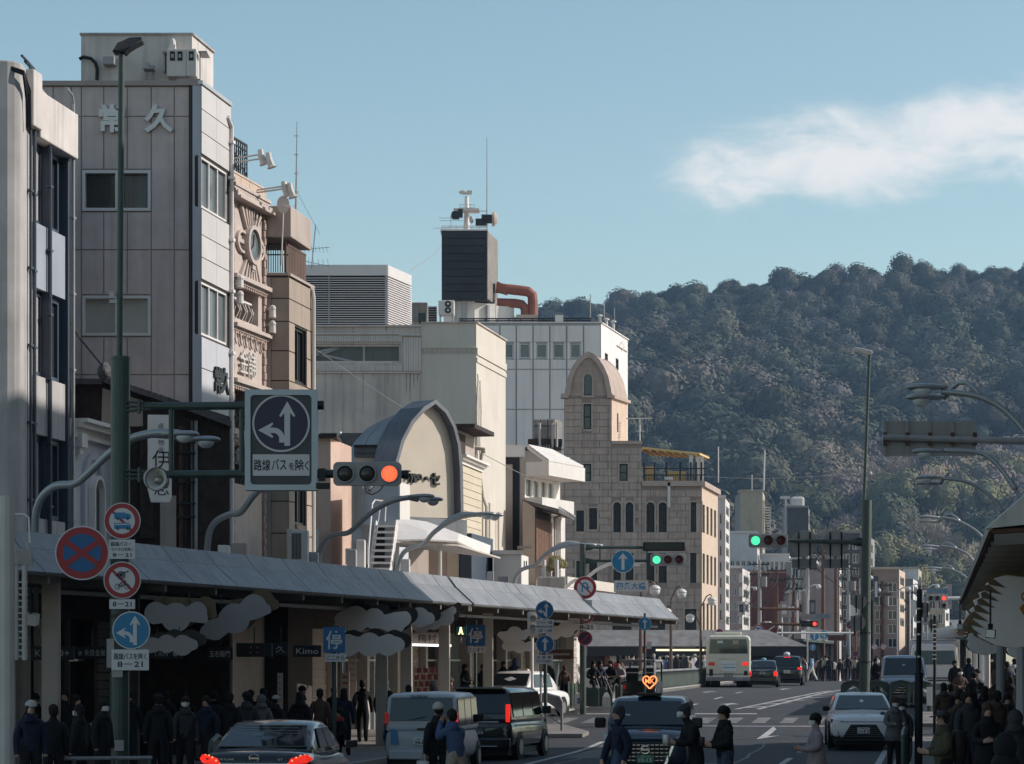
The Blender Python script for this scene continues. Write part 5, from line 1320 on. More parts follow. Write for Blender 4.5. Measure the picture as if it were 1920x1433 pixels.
# ---------------------------------------------------------------- far street beyond the bridge
mm('far_mauve',(.36,.31,.31),.8,var=.08,streak=.2);mm('far_white',(.60,.61,.62),.7,var=.06,streak=.15);mm('far_tan',(.42,.38,.30),.85,var=.08,streak=.2)
mm('far_red',(.19,.085,.075),.75,var=.1,streak=.15);mm('far_dark',(.07,.075,.085),.6,var=.15);mm('far_grey',(.25,.25,.26),.8,var=.1,streak=.2);mm('far_brown',(.31,.23,.20),.8,var=.1);mm('far_roof',(.42,.44,.47),.6,var=.1)
mm('red_wall_lit',(.42,.25,.19),.8)  # lighter copy of the dark red, sunlight on its side put into the colour
def far_block(label,pa,ya,pb,d,side,m,ms,grid=None,pane='glass_grey',group=None):
 """Block with a flank facing us and a street face on the side px; grid = (columns, storeys, y of first row, row height)."""
 t=thing('street_building',label,'building',(P(pa,HY,d).x,d,.2))
 f=Face(pa,d,pb,d);zt=f.z(pa,ya);holes=[]
 if grid:
  nc,nr,y0,rh=grid
  for i in range(nc):
   for j in range(nr):
    a_=f.w*(i+.14)/nc;b_=f.w*(i+.86)/nc;holes.append((a_,b_,f.z(pa,y0+rh*(j+.78)),f.z(pa,y0+rh*(j+.1))))
 mb=MB();wall(mb,f,0,f.w,.2,zt,holes,.3);obj('wall',mb,M[m],t)
 for h in holes:window(f,h,t,M['alu'],M[pane],fr=.07,o=-.12,mull=1)
 A,B=f.P(.05,0,-.31),f.P(f.w-.05,0,-.31);dd=6
 if side:
  fs=Face(pb,d,side,d*(1+(side-pb)/700+.02));mb=MB()
  sh=[(fs.w*.15,fs.w*.85,fs.z(pb,ya+12+26*j+16),fs.z(pb,ya+12+26*j))for j in range(max(1,int((1190-ya)/26)))]
  wall(mb,fs,0,fs.w,.2,zt,sh,.3);obj('street_wall',mb,M[ms],t)
  for h in sh:window(fs,h,t,M['alu'],M['glass'],fr=.08,o=-.12,mull=1)
  C_=fs.P(fs.w-.05,0,-.31);solid('core',t,[(A.x,A.y),(B.x,A.y),(C_.x,C_.y),(A.x,C_.y)],.2,zt-.1,M['far_grey'])
 else:solid('core',t,[(A.x,A.y),(B.x,A.y),(B.x+1,A.y+dd),(A.x,A.y+dd)],.2,zt-.1,M['far_grey'])
 mb=MB();f.box(mb,-.05,f.w+.05,zt+.001,zt+.25,-dd*.6,.1);obj('coping',mb,M[ms],t)
 if group:t['group']=group
 return t,f
r=random.Random(77)
for k in range(16):pa_=1395+k*24+r.uniform(-8,8);far_block('small muted shop house tucked in the far street',pa_,r.uniform(1120,1185),pa_+r.uniform(14,26),r.uniform(320,420),pa_+r.uniform(28,34),r.choice(('far_mauve','far_white','far_tan','far_grey','far_brown')),r.choice(('white_sun','far_tan','far_white')),(r.choice((2,3)),3,1150,26),group='small shop houses of the far street')
far_block('narrow white building wedged beside the stone restaurant',1347,935,1360,207,1368,'far_white','white_sun',(1,7,960,30))
tt,f=far_block('tan stair tower with blank walls rising from low roofs',1388,922,1430,330,1434,'far_tan','far_tan')
mb=MB()
for i in range(12):f.pbox(mb,1435+i*.6,950+i*5,1446,952+i*5,-3,-1)
f.pbox(mb,1433,945,1435,1010,-3,-1);f.pbox(mb,1445,950,1447,1010,-3,-1);obj('outside_stair',mb,M['white_paint'],tt)
mb=MB();mb.tube([P(1432,920,329),P(1434,845,329)],.1,5);mb.tube([P(1410,920,329),P(1410,890,329)],.06,5);obj('antenna_rod',mb,M['ac_white'],tt)
far_block('mauve glass fronted office with sunlit white end beyond the stone restaurant',1344,1066,1392,232,1406,'far_mauve','white_sun',(5,5,1072,26),'glass_grey')
far_block('white flat roofed building behind the mauve glass office',1368,1000,1420,300,1424,'far_white','white_sun',(5,2,1050,16))
far_block('bluish white block with long window band above the traffic signal',1424,1042,1480,310,1484,'far_white','white_sun',(6,3,1050,26))
far_block('dark red wall building with edge toned as sunlit among utility poles',1408,1075,1474,262,1481,'far_red','red_wall_lit',None)
t,f=far_block('black rooftop block carrying a white tank',1477,952,1516,345,1518,'far_dark','far_grey',None)
mb=MB();f.pbox(mb,1484,931,1509,951,-2,-.3);obj('roof_tank',mb,M['ac_white'],t,bevel=.3)
mb=MB();f.pbox(mb,1464,930,1482,935,-1,-.5);f.pbox(mb,1473,935,1476,1000,-1,-.5);obj('roof_pipe',mb,M['ac_white'],t)
far_block('small white gabled house among dark street buildings',1484,1050,1530,290,1536,'far_white','white_sun',(3,2,1062,28))
far_block('plain mauve block with pipes up its blank flank',1512,1062,1574,252,1578,'far_mauve','white_sun',None)
far_block('dark slate office block behind the tall green mast',1578,1000,1614,258,1640,'far_dark','far_grey',(2,8,1010,26),'glass')
far_block('brown tiled building with orange sunlit corner',1637,1068,1686,262,1697,'far_brown','stone_lit',(2,5,1090,26),'glass')
far_block('pale grey concrete building above the brown one',1694,1067,1722,320,1728,'far_white','far_tan',None)
far_block('grey narrow building with balconies next to the brown one',1698,1086,1712,275,1721,'far_grey','far_white',(1,5,1096,24))
far_block('cream low building under the red far signal',1741,1110,1772,285,1780,'far_tan','white_sun',(2,3,1120,28))
far_block('grey narrow shop house behind the round signs',1722,1140,1741,300,1745,'far_grey','far_white',(1,3,1150,26))
far_block('dark brown shop house low beside the brown tiled building',1615,1110,1637,268,1641,'far_brown','far_tan',(1,4,1120,26))
far_block('white plaster shop house between utility poles',1480,1112,1512,256,1516,'far_white','white_sun',(2,3,1130,24))
far_block('low grey row house at the foot of the wooded hill',1640,1130,1700,420,1704,'far_grey','far_white',(4,2,1140,30))
far_block('long low white building closing the street under the hill',1280,1165,1860,470,None,'far_white','far_white',(16,2,1175,22))
far_block('low brown row house before the mauve glass office',1380,1180,1425,245,1430,'far_brown','far_tan',(3,2,1190,24))
# utility poles with crossarms, transformers and drooping wires
r=random.Random(11)
poles=[(1424,1050,238,.22),(1456,1062,246,.2),(1487,1078,250,.2),(1514,1040,240,.22),(1543,1010,236,.2),(1567,1030,246,.2),(1591,1060,250,.22),(1604,1075,256,.18),(1654,1090,262,.2),(1668,1100,266,.18),(1682,1120,270,.18),(1705,1105,275,.2),(1730,1110,280,.2),(1759,1140,290,.18)]
tops=[]
for i,(px,y,d,rr)in enumerate(poles):
 b=P(px,HY,d);b.z=gz(d)
 t=thing('utility_pole','brown utility pole with crossarms and wires in the street beyond the bridge','pole',b,0,'utility poles beyond the bridge')
 top=P(px+r.uniform(-1,1),y,d);mb=MB();mb.tube([b,top],[rr,rr*.7],7);obj('post',mb,M['wood_brown']if i%3 else M['grey_paint'],t)
 for k in range(2):
  mb=MB();z_=top.z-.4-k*.9;mb.box(b.x-.9,b.x+.9,d-.06,d+.06,z_-.06,z_+.06)
  for q in(-.8,-.4,.4,.8):mb.tube([(b.x+q,d,z_),(b.x+q,d,z_+.22)],.05,5)
  obj('crossarm',mb,M['steel_dark'],t)
 if i%2==0:mb=MB();c=Vector((b.x+.4,d-.1,top.z-2.4));mb.tube([c,c+Vector((0,0,.9))],.28,10);obj('transformer',mb,M['far_grey'],t)
 tops.append(top)
t=thing('power_lines','bundle of drooping wires strung between the utility poles','wires',tops[0])
for a_,b_ in list(zip(tops,tops[1:]))+[(tops[0],P(1350,1150,205)),(tops[3],tops[9]),(tops[5],tops[11]),(tops[1],P(1400,1120,235))]:
 for q in(-.5,0,.5):
  mb=MB();pts=[]
  for k in range(9):
   s_=k/8;p=a_.lerp(b_,s_);p.x+=q*.6;p.z-=.4+1.6*math.sin(math.pi*s_)+q*.4;pts.append(p)
  mb.tube(pts,.025,4);obj('wire',mb,M['black'],t)
r=random.Random(31)
for k in range(26):
 px,d=r.uniform(1385,1790),r.uniform(215,300);y0=r.uniform(1120,1205);c=P(px,y0,d);w_,h_=r.uniform(.3,.7),r.uniform(.9,2.6)
 t=thing('shop_sign','small upright shop sign projecting over the far street','shop sign',c,0,'upright signs along the far street');mb=MB();mb.flat([(-w_/2,0),(w_/2,0),(w_/2,h_),(-w_/2,h_)],0,.18);obj('sign_board',mb,M[r.choice(('far_white','white_sun','far_mauve','far_tan','far_red','far_dark'))],t,local=True)
 mb=MB();mb.box(-w_*.3,w_*.3,-.02,-.002,h_*.2,h_*.8);obj('sign_face',mb,M[r.choice(('far_grey','far_white','far_dark'))],t,local=True)
for k in range(16):
 px,d=1398+k*24+r.uniform(-8,8),r.uniform(200,300);b=P(px,HY,d);b.z=gz(d);t=thing('street_lamp','thin pale lamp post standing in the far street','street lamp',b,0,'lamp posts of the far street');h_=r.uniform(5,9);mb=MB();mb.tube([b,b+Vector((0,0,h_))],.07,6);obj('post',mb,M[r.choice(('far_white','grey_paint','white_sun'))],t);mb=MB();mb.tube([b+Vector((0,0,h_)),b+Vector((.5,0,h_+.3)),b+Vector((.9,0,h_+.25))],.06,5);mb.ball(b+Vector((.9,0,h_+.15)),.2,8,6);obj('lamp_head',mb,M['lamp_glass'],t)
 # green roofed arcades of the far street, hung with white fan lights
for k,(pa,pb,d0,d1,y,lb)in enumerate(((1500,1622,215,300,1236,'far arcade with green roof and white fan lights past the crossing'),(1630,1712,300,430,1238,'farthest arcade with green roof seen through poles'),(1800,1690,200,330,1222,'far arcade with green roof and fan lights along the sunny pavement'))):
 f=Face(pa,d0,pb,d1)if pa<pb else Face(pb,d1,pa,d0)
 t=thing('arcade',lb,'arcade',f.P(0,.2));zr=4.0
 mb=MB();f.box(mb,0,f.w,zr,zr+.22,-3.2,.3);obj('roof',mb,M['mast_green'],t)
 mb=MB();f.box(mb,0,f.w,zr+.22,zr+.9,-.4,.1);obj('fascia',mb,M['far_grey'],t)
 n=11
 for i in range(n):
  u_=f.w*(i+.5)/n;mb=MB();f.box(mb,u_-.09,u_+.09,.2,zr,-.3,-.1);obj('post',mb,M['mast_green'],t)
  mb=MB();c=f.P(u_+.8,zr+.55,.45);mb.loft([[c+Vector((x_*s_,(.25*(1-s_)),z_*s_))for x_,z_ in((-.75,.1),(-.45,.5),(0,.62),(.45,.5),(.75,.1),(.35,-.25),(0,-.32),(-.35,-.25))]for s_ in(1,.5,.05)]);obj('fan_light',mb,M['white_sun'],t)
 mb=MB();f.box(mb,0,f.w,.2,zr,-3.4,-3.0);obj('shop_front',mb,M['dark_room'],t)
 # ---------------------------------------------------------------- arcade over the pavement along the buildings (two lengths)
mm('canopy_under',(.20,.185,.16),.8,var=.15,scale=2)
mm('cloud_shaded',(.36,.345,.335),.8,var=.05)  # darker copy of the cloud boards, deep arcade shade put into the colour
mm('cloud_white',(.74,.71,.67),.7,var=.04);mm('cloud_dark',(.035,.028,.024),.6,var=.1);mm('cloud_gold',(.14,.095,.05),.6,var=.1)
def lip(d):return Vector((-9.0+.275*(d-48),d,4.05))
LD=Vector((.275,1,0)).normalized();LN=Vector((1,-.275,0)).normalized()
def arcade(label,d0,d1,step,lit_tail=True,zoff=0.0):
 t=thing('arcade',label,'arcade',Vector((lip(d0).x,d0,.12)))
 d=d0;k=0
 while d<d1-.05:
  e_=min(d+step,d1);a_,b_=lip(d)+LD*.022,lip(e_)-LD*.022;za=Vector((0,0,zoff))
  for(o0,z0),(o1,z1)in(((0,0),(-.52,.47)),((-.53,.475),(-.78,.80))):
   mb=MB();q=[a_+LN*o0+Vector((0,0,z0))+za,b_+LN*o0+Vector((0,0,z0))+za,b_+LN*o1+Vector((0,0,z1))+za,a_+LN*o1+Vector((0,0,z1))+za]
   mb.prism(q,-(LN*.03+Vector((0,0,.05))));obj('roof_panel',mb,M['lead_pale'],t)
  d=e_;k+=1
 a_,b_=lip(d0),lip(d1);Z=lambda z:Vector((0,0,z+zoff))
 mb=MB();mb.prism([a_-LN*.78+Z(.76),b_-LN*.78+Z(.76),b_-LN*4.3+Z(.82),a_-LN*4.3+Z(.82)],(0,0,-.08));obj('roof_deck',mb,M['grey_paint'],t)
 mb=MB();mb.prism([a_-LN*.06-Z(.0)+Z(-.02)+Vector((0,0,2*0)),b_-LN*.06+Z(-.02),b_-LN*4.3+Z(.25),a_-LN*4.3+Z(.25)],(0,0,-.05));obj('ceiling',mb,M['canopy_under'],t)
 n=int((d1-d0)/2.6)
 for i in range(n+1):
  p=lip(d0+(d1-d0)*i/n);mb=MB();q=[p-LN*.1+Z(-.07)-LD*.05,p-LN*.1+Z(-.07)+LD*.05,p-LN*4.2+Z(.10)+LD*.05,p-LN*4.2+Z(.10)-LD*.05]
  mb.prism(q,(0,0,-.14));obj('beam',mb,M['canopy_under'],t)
 mb=MB();mb.tube([a_-LN*.9+Z(-.3),b_-LN*.9+Z(-.3)],.05,6);obj('rail',mb,M['grey_paint'],t)
 return t
ar1=arcade('long arcade roof of pale grey metal panels over the dark shop fronts',47.0,76.6,2.35)
ar2=arcade('second arcade roof running on towards the bridge with its sunlit tip',76.8,104.5,2.9,zoff=.0)
for px,d,m_,ar in((96,51,'taupe',ar1),(246,55,'wood_dark',ar1),(762,74.5,'cream',ar1),(716,72,'cream',ar1),(833,77.0,'cream',ar1),(915,84,'cream',ar2),(1002,92,'cream',ar2),(1068,99,'cream',ar2)):
 p=P(px,HY,d);o_=(Vector((p.x,p.y,0))-lip(d)+Vector((0,0,4.05))).dot(LN)
 mb=MB();w_=.16;mb.prism([(p.x-w_,d-w_,.1),(p.x+w_,d-w_,.1),(p.x+w_,d+w_,.1),(p.x-w_,d+w_,.1)],(0,0,3.95));obj('column',mb,M[m_],ar,bevel=.02)
 # hanging cloud boards under it
def cloud_outline(w,h,seed,n=7):
 r_=random.Random(seed);lob=[]
 for i in range(n):
  x=-w/2+w*(i+.5)/n;lob.append((x+r_.uniform(-.04,.04)*w,r_.uniform(-.08,.12)*h,w/n*r_.uniform(.75,1.05)*(.8+.5*(i%2))))
 pts=[]
 for k in range(64):
  a_=2*math.pi*k/64;best=0
  dx,dz=math.cos(a_),math.sin(a_)
  for cx_,cz_,rr in lob+[(0,0,h*.30)]:
   b_=dx*cx_+dz*cz_;c_=cx_*cx_+cz_*cz_-rr*rr;q=b_*b_-c_
   if q>0:best=max(best,b_+math.sqrt(q))
  pts.append((dx*best,dz*best))
 return pts
def cloud_board(c,w,h,seed,label,backm='cloud_dark',rz=0.0,group=None,m='cloud_white',off=(.14,.1),tilt=0):
 t=thing('cloud_board',label,'decoration',c,rz,group)
 o=cloud_outline(w,h,seed);ca,sa=math.cos(tilt),math.sin(tilt);o=[(x*ca-z_*sa,x*sa+z_*ca)for x,z_ in o]
 mb=MB();mb.flat(o,-.03,.03);obj('front_board',mb,M[m],t,local=True)
 mb=MB();mb.flat([(x*1.03+off[0],z_*1.03+off[1])for x,z_ in o],.10,.14);obj('back_board',mb,M[backm],t,local=True)
 mb=MB();mb.tube([(-w*.2,.06,h*.2),(-w*.2,.06,h*.2+.3)],.012,4);mb.tube([(w*.2,.06,h*.2),(w*.2,.06,h*.2+.3)],.012,4);obj('hanger',mb,M['steel_dark'],t,local=True)
 return t
CB='cloud shaped boards hung under the arcade'
for k,(px,py,d,w_,h_,lb,bm)in enumerate(((330,1158,53.5,1.15,.85,'shade toned cloud board beside the blue arrow sign','cloud_gold'),(315,1212,52.5,1.0,.35,'small flat cloud board low under the arcade near the blue arrow sign','cloud_dark'),(440,1160,57.5,1.35,.95,'shade toned cloud board above the dark sedan','cloud_gold'),(700,1165,68.5,1.7,.55,'pale cloud board with black outline just after the blue bus stop sign','cloud_dark'),(690,1208,67.5,1.5,.35,'low pale cloud board hanging over the walking silhouette','cloud_dark'),(760,1160,71.5,1.3,.55,'pale cloud board behind the hanging black spotlight','cloud_dark'),(812,1164,74.5,1.25,.75,'sunlit cloud board at the tip of the long arcade','cloud_dark'),(965,1190,84,.95,.75,'cloud board between the blue bus stop sign and the twin arrow signs','cloud_dark'),(975,1212,85,1.0,.4,'low cloud board over the white taxi','cloud_dark'),(1062,1180,93,1.3,.85,'sunlit cloud board behind the no entry time sign pole','cloud_gold'))):
 cloud_board(P(px,py,d),w_*1.1,h_*1.15,k+2,lb,bm,group=CB,tilt=(.35 if k in(2,6,9)else 0),m='cloud_shaded' if k<3 else 'cloud_white')
for px,py,d,lb,gl in((747,1182,70,'black spotlight hanging on a rod under the arcade near the pale clouds',0),(58,1165,50,'white spotlight bracket under the arcade beside the ladder',1)):
 t=thing('spotlight',lb,'spotlight',P(px,py,d));mb=MB();c=P(px,py,d);mb.tube([c+Vector((0,0,.1)),c+Vector((0,0,.75))],.02,6);mb.box(c.x-.02,c.x+.02,d-.12,d+.12,c.z,c.z+.12);obj('rod',mb,M['steel_dark'],t)
 mb=MB();mb.prism([c+Vector(v)for v in((-.13,-.12,-.05),(.10,-.16,-.1),(.12,-.16,.1),(-.10,-.12,.14))],(.03,.28,.04));obj('lamp_head',mb,M['ac_white']if gl else M['black'],t)
 # shop fronts under the arcade
t=thing('shop_row','dark row of shop fronts with shutters under the long arcade','shops',(-8,62,.12))
def SW(d):return lip(d)-LN*4.32
fS=Face(0,1,1,1);A_=SW(46);B_=SW(106);fS.A=Vector((A_.x,A_.y));w=Vector((B_.x-A_.x,B_.y-A_.y));fS.w=w.length;fS.d=w.normalized();fS.n=Vector((fS.d.y,-fS.d.x))
mb=MB();fS.box(mb,0,fS.w,3.35,4.9,-.5,0);obj('fascia_wall',mb,M['wood_dark'],t)
u=0;r=random.Random(8);k=0
while u<fS.w-1:
 w_=r.choice((1.6,2.1,2.6,3.0));b_=min(u+w_,fS.w);y_=fS.y(u)
 mb=MB();fS.box(mb,u,u+.22,.12,3.349,-.5,.05);obj('pier',mb,M['cream']if y_>74 else M[('wood_dark','wood_dark','steel_dark')[k%3]],t)
 if y_>74:m_=('glass_pale','dark_room','glass')[k%3]
 else:m_=('dark_room','black','glass')[k%3]
 if k%3==1:
  for i in range(16):
   z0=.14+i*.2;mb=MB();fS.box(mb,u+.23,b_-.01,z0+.01,z0+.19,-.3,-.2+.015*(i%2));obj('shutter_slat',mb,M['steel_dark']if y_<66 else M['taupe'],t)
 else:
  mb=MB();fS.box(mb,u+.23,b_-.01,.12,3.349,-.34,-.3);obj('shop_glass',mb,M[m_],t)
  mb=MB();c=(u+b_)/2;fS.box(mb,c-.03,c+.03,.12,3.349,-.3,-.22);fS.box(mb,u+.23,b_,2.4,2.46,-.3,-.215);obj('shop_frame',mb,M['alu'],t)
 u=b_;k+=1
 # shelves of boxed sweets in the lit shop
t=thing('display_shelf','shop shelf packed with small red and white boxes in the sunlit shop','shelf',P(798,1295,82))
mm('box_red',(.35,.10,.08),.6,rand=.3);mm('box_pale',(.55,.48,.40),.6,rand=.2)
f=Face(776,82,822,82);mb=MB()
for y in(1262,1275,1288,1300):f.pbox(mb,776,y,822,y+1.6,-.35,.02)
f.pbox(mb,775,1243,777,1300,-.35,.02);f.pbox(mb,821,1243,823,1300,-.35,.02);obj('shelf_frame',mb,M['ac_white'],t)
for j,y in enumerate((1250,1263,1276,1289)):
 for i in range(11):
  mb=MB();px=777.5+i*4;f.pbox(mb,px,y+(i*7+j*3)%4,px+3.5,y+11.8,-.3,-.03-.02*(i%2));obj('carton',mb,M['box_red']if(i+j)%3 else M['box_pale'],t)
  # hanging shop signs facing along the pavement
def shop_sign(px0,py0,px1,py1,d,txt,lb,bm='black',tm='ac_white',h=.5,w=None):
 f_=Face(px0,d,px1,d);c=f_.P(f_.w/2,(f_.z(px0,py0)+f_.z(px0,py1))/2)
 t=thing('shop_sign',lb,'shop sign',c);mb=MB();f_.pbox(mb,px0,py0,px1,py1,-.12,0);obj('sign_board',mb,M[bm],t,bevel=.01)
 mb=MB();H=f_.z(px0,py0)-f_.z(px0,py1);write(mb,txt,c+Vector((0,-.006,0)),w=(f_.w*.8 if not w else w),h=H*h);obj('lettering',mb,M[tm],t)
 mb=MB();mb.tube([c+Vector((0,.05,H/2)),c+Vector((0,.05,H/2+.35))],.02,4);obj('hanger',mb,M['steel_dark'],t)
mm('dim_white',(.42,.40,.38),.7,var=0)
shop_sign(58,1212,138,1238,52,'KOTO+','black hanging shop sign with wide latin letters and a plus near the ladder',tm='dim_white')
shop_sign(140,1212,204,1236,53,'❀ 朱目金屋','black hanging sign with flower crest and four characters by the green mast',tm='dim_white')
shop_sign(282,1216,340,1236,54,'TAN  ●','dim black hanging sign behind the low cloud board',tm='grey_paint')
shop_sign(388,1214,436,1238,58,'五右衛門','black hanging sign with four white characters over the crowd',tm='ac_white')
shop_sign(443,1206,510,1232,59,'∷','black blank hanging sign with tiny red dots',tm='box_red',w=.2)
shop_sign(511,1205,540,1230,61,'久','narrow black hanging sign with one white character',tm='dim_white',w=.22)
shop_sign(550,1210,602,1232,62,'Kimo','black hanging sign with handwritten latin word',tm='ac_white')
shop_sign(715,1200,752,1216,76,'たからや','brown hanging sign with four kana by the cream column','wood_brown','ac_white')
shop_sign(770,1186,832,1208,80,'梅村','pale shop fascia with black brush characters above the lit strip','taupe','black',.75,.55)
shop_sign(1013,1218,1075,1236,97,'━━━','wooden brown sign board hanging at the end of the second arcade','wood_brown','dim_white',.2)
t=thing('strip_lamp','thin white tube light under the pale shop fascia','light',P(800,1210,80));mb=MB();mb.tube([P(768,1209,79.8),P(846,1211,79.8)],.035,6);obj('tube',mb,mat('tube_lit',(.9,.92,.95),emit=1.2),t)
# banners / posters and a wall of goods in the lit part
for px0,px1,y0,y1,d,m_,lb in((640,655,1262,1320,75,'ac_white','white and red poster strip on the lit shop wall'),(652,668,1225,1330,76.5,'cream','tall cream door panel behind the walking silhouette'),(520,530,1262,1335,66,'ac_white','white slatted shutter edge over the crowd')):
 f_=Face(px0,d,px1,d);t=thing('shop_poster',lb,'poster',f_.P(0,f_.z(px0,y1)));mb=MB();f_.pbox(mb,px0,y0,px1,y1,-.05,0);obj('board',mb,M[m_],t)
 mb=MB()
 for i in range(5):f_.pbox(mb,px0+2,y0+6+i*11,px1-3,y0+10+i*11,-.01,.006)
 obj('print',mb,M['box_red']if 'red' in lb else M['taupe'],t)
 # things standing on the arcade roof: stairs, white canopy, tanks, units
t=thing('outside_stair','steep white steel stair with open treads on the arcade roof','stair',P(715,1090,77))
for i in range(9):
 y_=985+i*11.5;x0=706-i*1.6;mb=MB();c0,c1=P(x0,y_,78.5-i*.22),P(x0+36,y_,78.5-i*.22);mb.prism([c0,c1,c1-Vector((0,0,.06)),c0-Vector((0,0,.06))],(0,-.24,0));obj('tread',mb,M['white_paint'],t)
for dx in(-1.5,36.5):
 mb=MB();a_,b_=P(707+dx,978,78.6),P(692+dx,1092,76.6);mb.prism([a_,a_+Vector((.05,0,0)),b_+Vector((.05,0,0)),b_],(0,.0,-.16));mb.tube([a_,b_],.04,5);obj('stringer',mb,M['white_paint'],t)
 if dx<0:mb=MB();mb.tube([P(690,1085,76.6),P(691,1030,77),P(698,945,78.6),P(703,938,78.8),P(725,940,79)],.025,6);mb.tube([P(709,980,78.7),P(714,940,78.8)],.02,5);mb.tube([P(722,978,78.7),P(724,940,78.9)],.02,5);obj('handrail',mb,M['white_paint'],t)
t=thing('roof_canopy','white curved canopy on posts above the arcade roof below the arched gable','canopy',P(840,1100,84))
mb=MB();rings=[]
for x0,y0,x1,y1,d_ in((742,975,800,978,83.2),(742,997,860,999,82.4),(742,1012,858,1020,81.6)):
 rings.append([P(x0,y0,d_),P((x0+x1)/2,y0-1,d_+.5),P(x1,y0+3,d_+1.5),P(min(x1+60,940),y1+24,d_+4.5)])
mb.loft(rings,cap=False,closed=False);o_=obj('canopy_sheet',mb,M['white_sun'],t);sm=o_.modifiers.new('thick','SOLIDIFY');sm.thickness=.06
mb=MB();mb.prism([P(742,1014,81.6),P(860,1021,83.2),P(938,1045,86.2),P(850,1030,88),P(745,1022,85)],(0,0,-.05));obj('canopy_soffit',mb,M['cream'],t)
for px,y0,y1,d_ in((825,1020,1092,83),(745,1015,1095,82.5)):
 mb=MB();mb.tube([P(px,y1,d_),P(px,y0,d_)],.06,8);obj('post',mb,M['cream'],t)
mb=MB();mb.prism([P(745,976,83),P(808,992,84),P(745,993,83)],(0,.05,0));obj('canopy_gusset',mb,M['white_sun'],t)
for px0,y0,px1,y1,d,m_,lb in((650,1030,668,1075,74,'grey_paint','slim grey service box at the foot of the white stair'),(668,1012,684,1078,74.5,'white_sun','tall white service box next to the slim grey one'),(752,1048,768,1088,78,'white_sun','small white switch box right of the white stair'.replace(' right of',' behind')),(913,1072,926,1108,92,'grey_paint','narrow grey tank on the second arcade roof'),(934,1080,954,1108,93,'lead_pale','round topped grey tank on the second arcade roof'),(1010,1082,1060,1125,108,'cream_shade','cream parapet block behind the second arcade tip'),(545,994,577,1054,68,'ac_white','big white air conditioner with fan grille on the arcade roof'),(408,1022,428,1040,61,'ac_white','low white air conditioner near the curved lamp on the arcade'),(432,1018,462,1046,62.5,'taupe','pair of small beige boxes on the arcade roof'),(575,1035,596,1062,68.5,'grey_paint','grey cabinet with pipes near the pinkish house')):
 f_=Face(px0,d,px1,d);t=thing('service_box',lb,'service box',f_.P(0,f_.z(px0,y1)));mb=MB();f_.pbox(mb,px0,y0,px1,y1,-.5,0);b_=obj('casing',mb,M[m_],t,bevel=.025)
 mb=MB();f_.box(mb,.1,.16,f_.z(px0,y1)-.2,f_.z(px0,y1)-.001,-.4,-.1);f_.box(mb,f_.w-.16,f_.w-.1,f_.z(px0,y1)-.2,f_.z(px0,y1)-.001,-.4,-.1);obj('foot',mb,M['grey_paint'],t)
 if 'grille' in lb:
  for i in range(7):mb=MB();f_.box(mb,.03+.036*i,.05+.036*i,f_.z(px0,1048),f_.z(px0,1000),0,.02);obj('grille_bar',mb,M['steel_dark'],t)
  # far white block with flag shaped parapets over the second arcade
t=thing('flat_roof_house','low cream house with stepped roof ledges at the corner before the bridge','house',P(1100,1180,112))
f_=Face(1008,112,1064,112);f3=Face(1064,112,1150,122)
mb=MB();f_.pbox(mb,1008,1100,1064,1290,-4,0);obj('wall',mb,M['white_paint'],t)
mb=MB();A,B,C_=f_.P(0,0,.1),f_.P(f_.w,0,.1),f3.P(f3.w,0,.1);q=f_.z(1050,1100);mb.prism([(A.x,A.y,q),(B.x,B.y,q),(C_.x,C_.y,q),(A.x,C_.y,q)],(0,0,.42));obj('roof_slab',mb,M['cream'],t)
mb=MB();f3.box(mb,0,f3.w*.25,.5,q-.01,-2,0);obj('street_wall',mb,M['white_sun'],t)
mb=MB();f_.pbox(mb,1040,1110,1056,1136,0,.05);obj('window',mb,M['glass'],t)
mb=MB()
for px in(1020,1044):mb.tube([P(px,1110,110),P(px,1050,110)],.09,6)
mb.tube([P(1020,1088,110),P(1044,1088,110)],.04,5);obj('ladder_frame',mb,M['white_sun'],t)
mb=MB();mb.prism([P(1112,1118,111),P(1192,1124,116),P(1192,1121,116),P(1112,1114,111)],(0,1.5,0));obj('awning',mb,M['white_sun'],t)
t=thing('potted_shrub','small olive shrub in a tub on the low cream house roof','plant',P(1042,1085,113))
c_=bpy.data.objects.new('crown',SHAPE['y'][0]);COL.objects.link(c_);c_.parent=t;c_.location=(0,0,.1);c_.scale=(.7,.7,.9)
mb=MB();mb.tube([(0,0,-.3),(0,0,.3)],.16,8);obj('tub',mb,M['wood_brown'],t,local=True)
# white ladder frame at the street corner
mm('ladder_white',(.50,.48,.45),.6,var=.08,streak=.15)
t=thing('roof_ladder','white steel access ladder with hooped guard reaching the arcade roof','ladder',P(40,1300,45))
D=45
for px,rr,y0 in((14,.13,930),(30,.045,1060),(46,.045,1060)):
 mb=MB();mb.tube([P(px,1600 if px==14 else 1238,D),P(px,y0,D)],rr,10);obj('upright' if px>14 else 'post',mb,M['ladder_white'],t)
for i in range(13):mb=MB();y_=1092+i*11.6;mb.tube([P(29,y_,D),P(52,y_,D)],.016,6);obj('rung',mb,M['ladder_white'],t)
mb=MB();mb.tube([P(0,965,D),P(18,964,D),P(24,972,D),P(25,1010,D)],.02,6);mb.tube([P(22,965,D),P(46,965,D),P(54,972,D),P(56,1018,D)],.02,6);obj('hand_hoop',mb,M['white_paint'],t)
mb=MB();pts=[P(0+30*math.sin(w),1020-32*math.cos(w)+30,D)for w in[i*math.pi/16 for i in range(9)]]+[P(31,1078,D)]
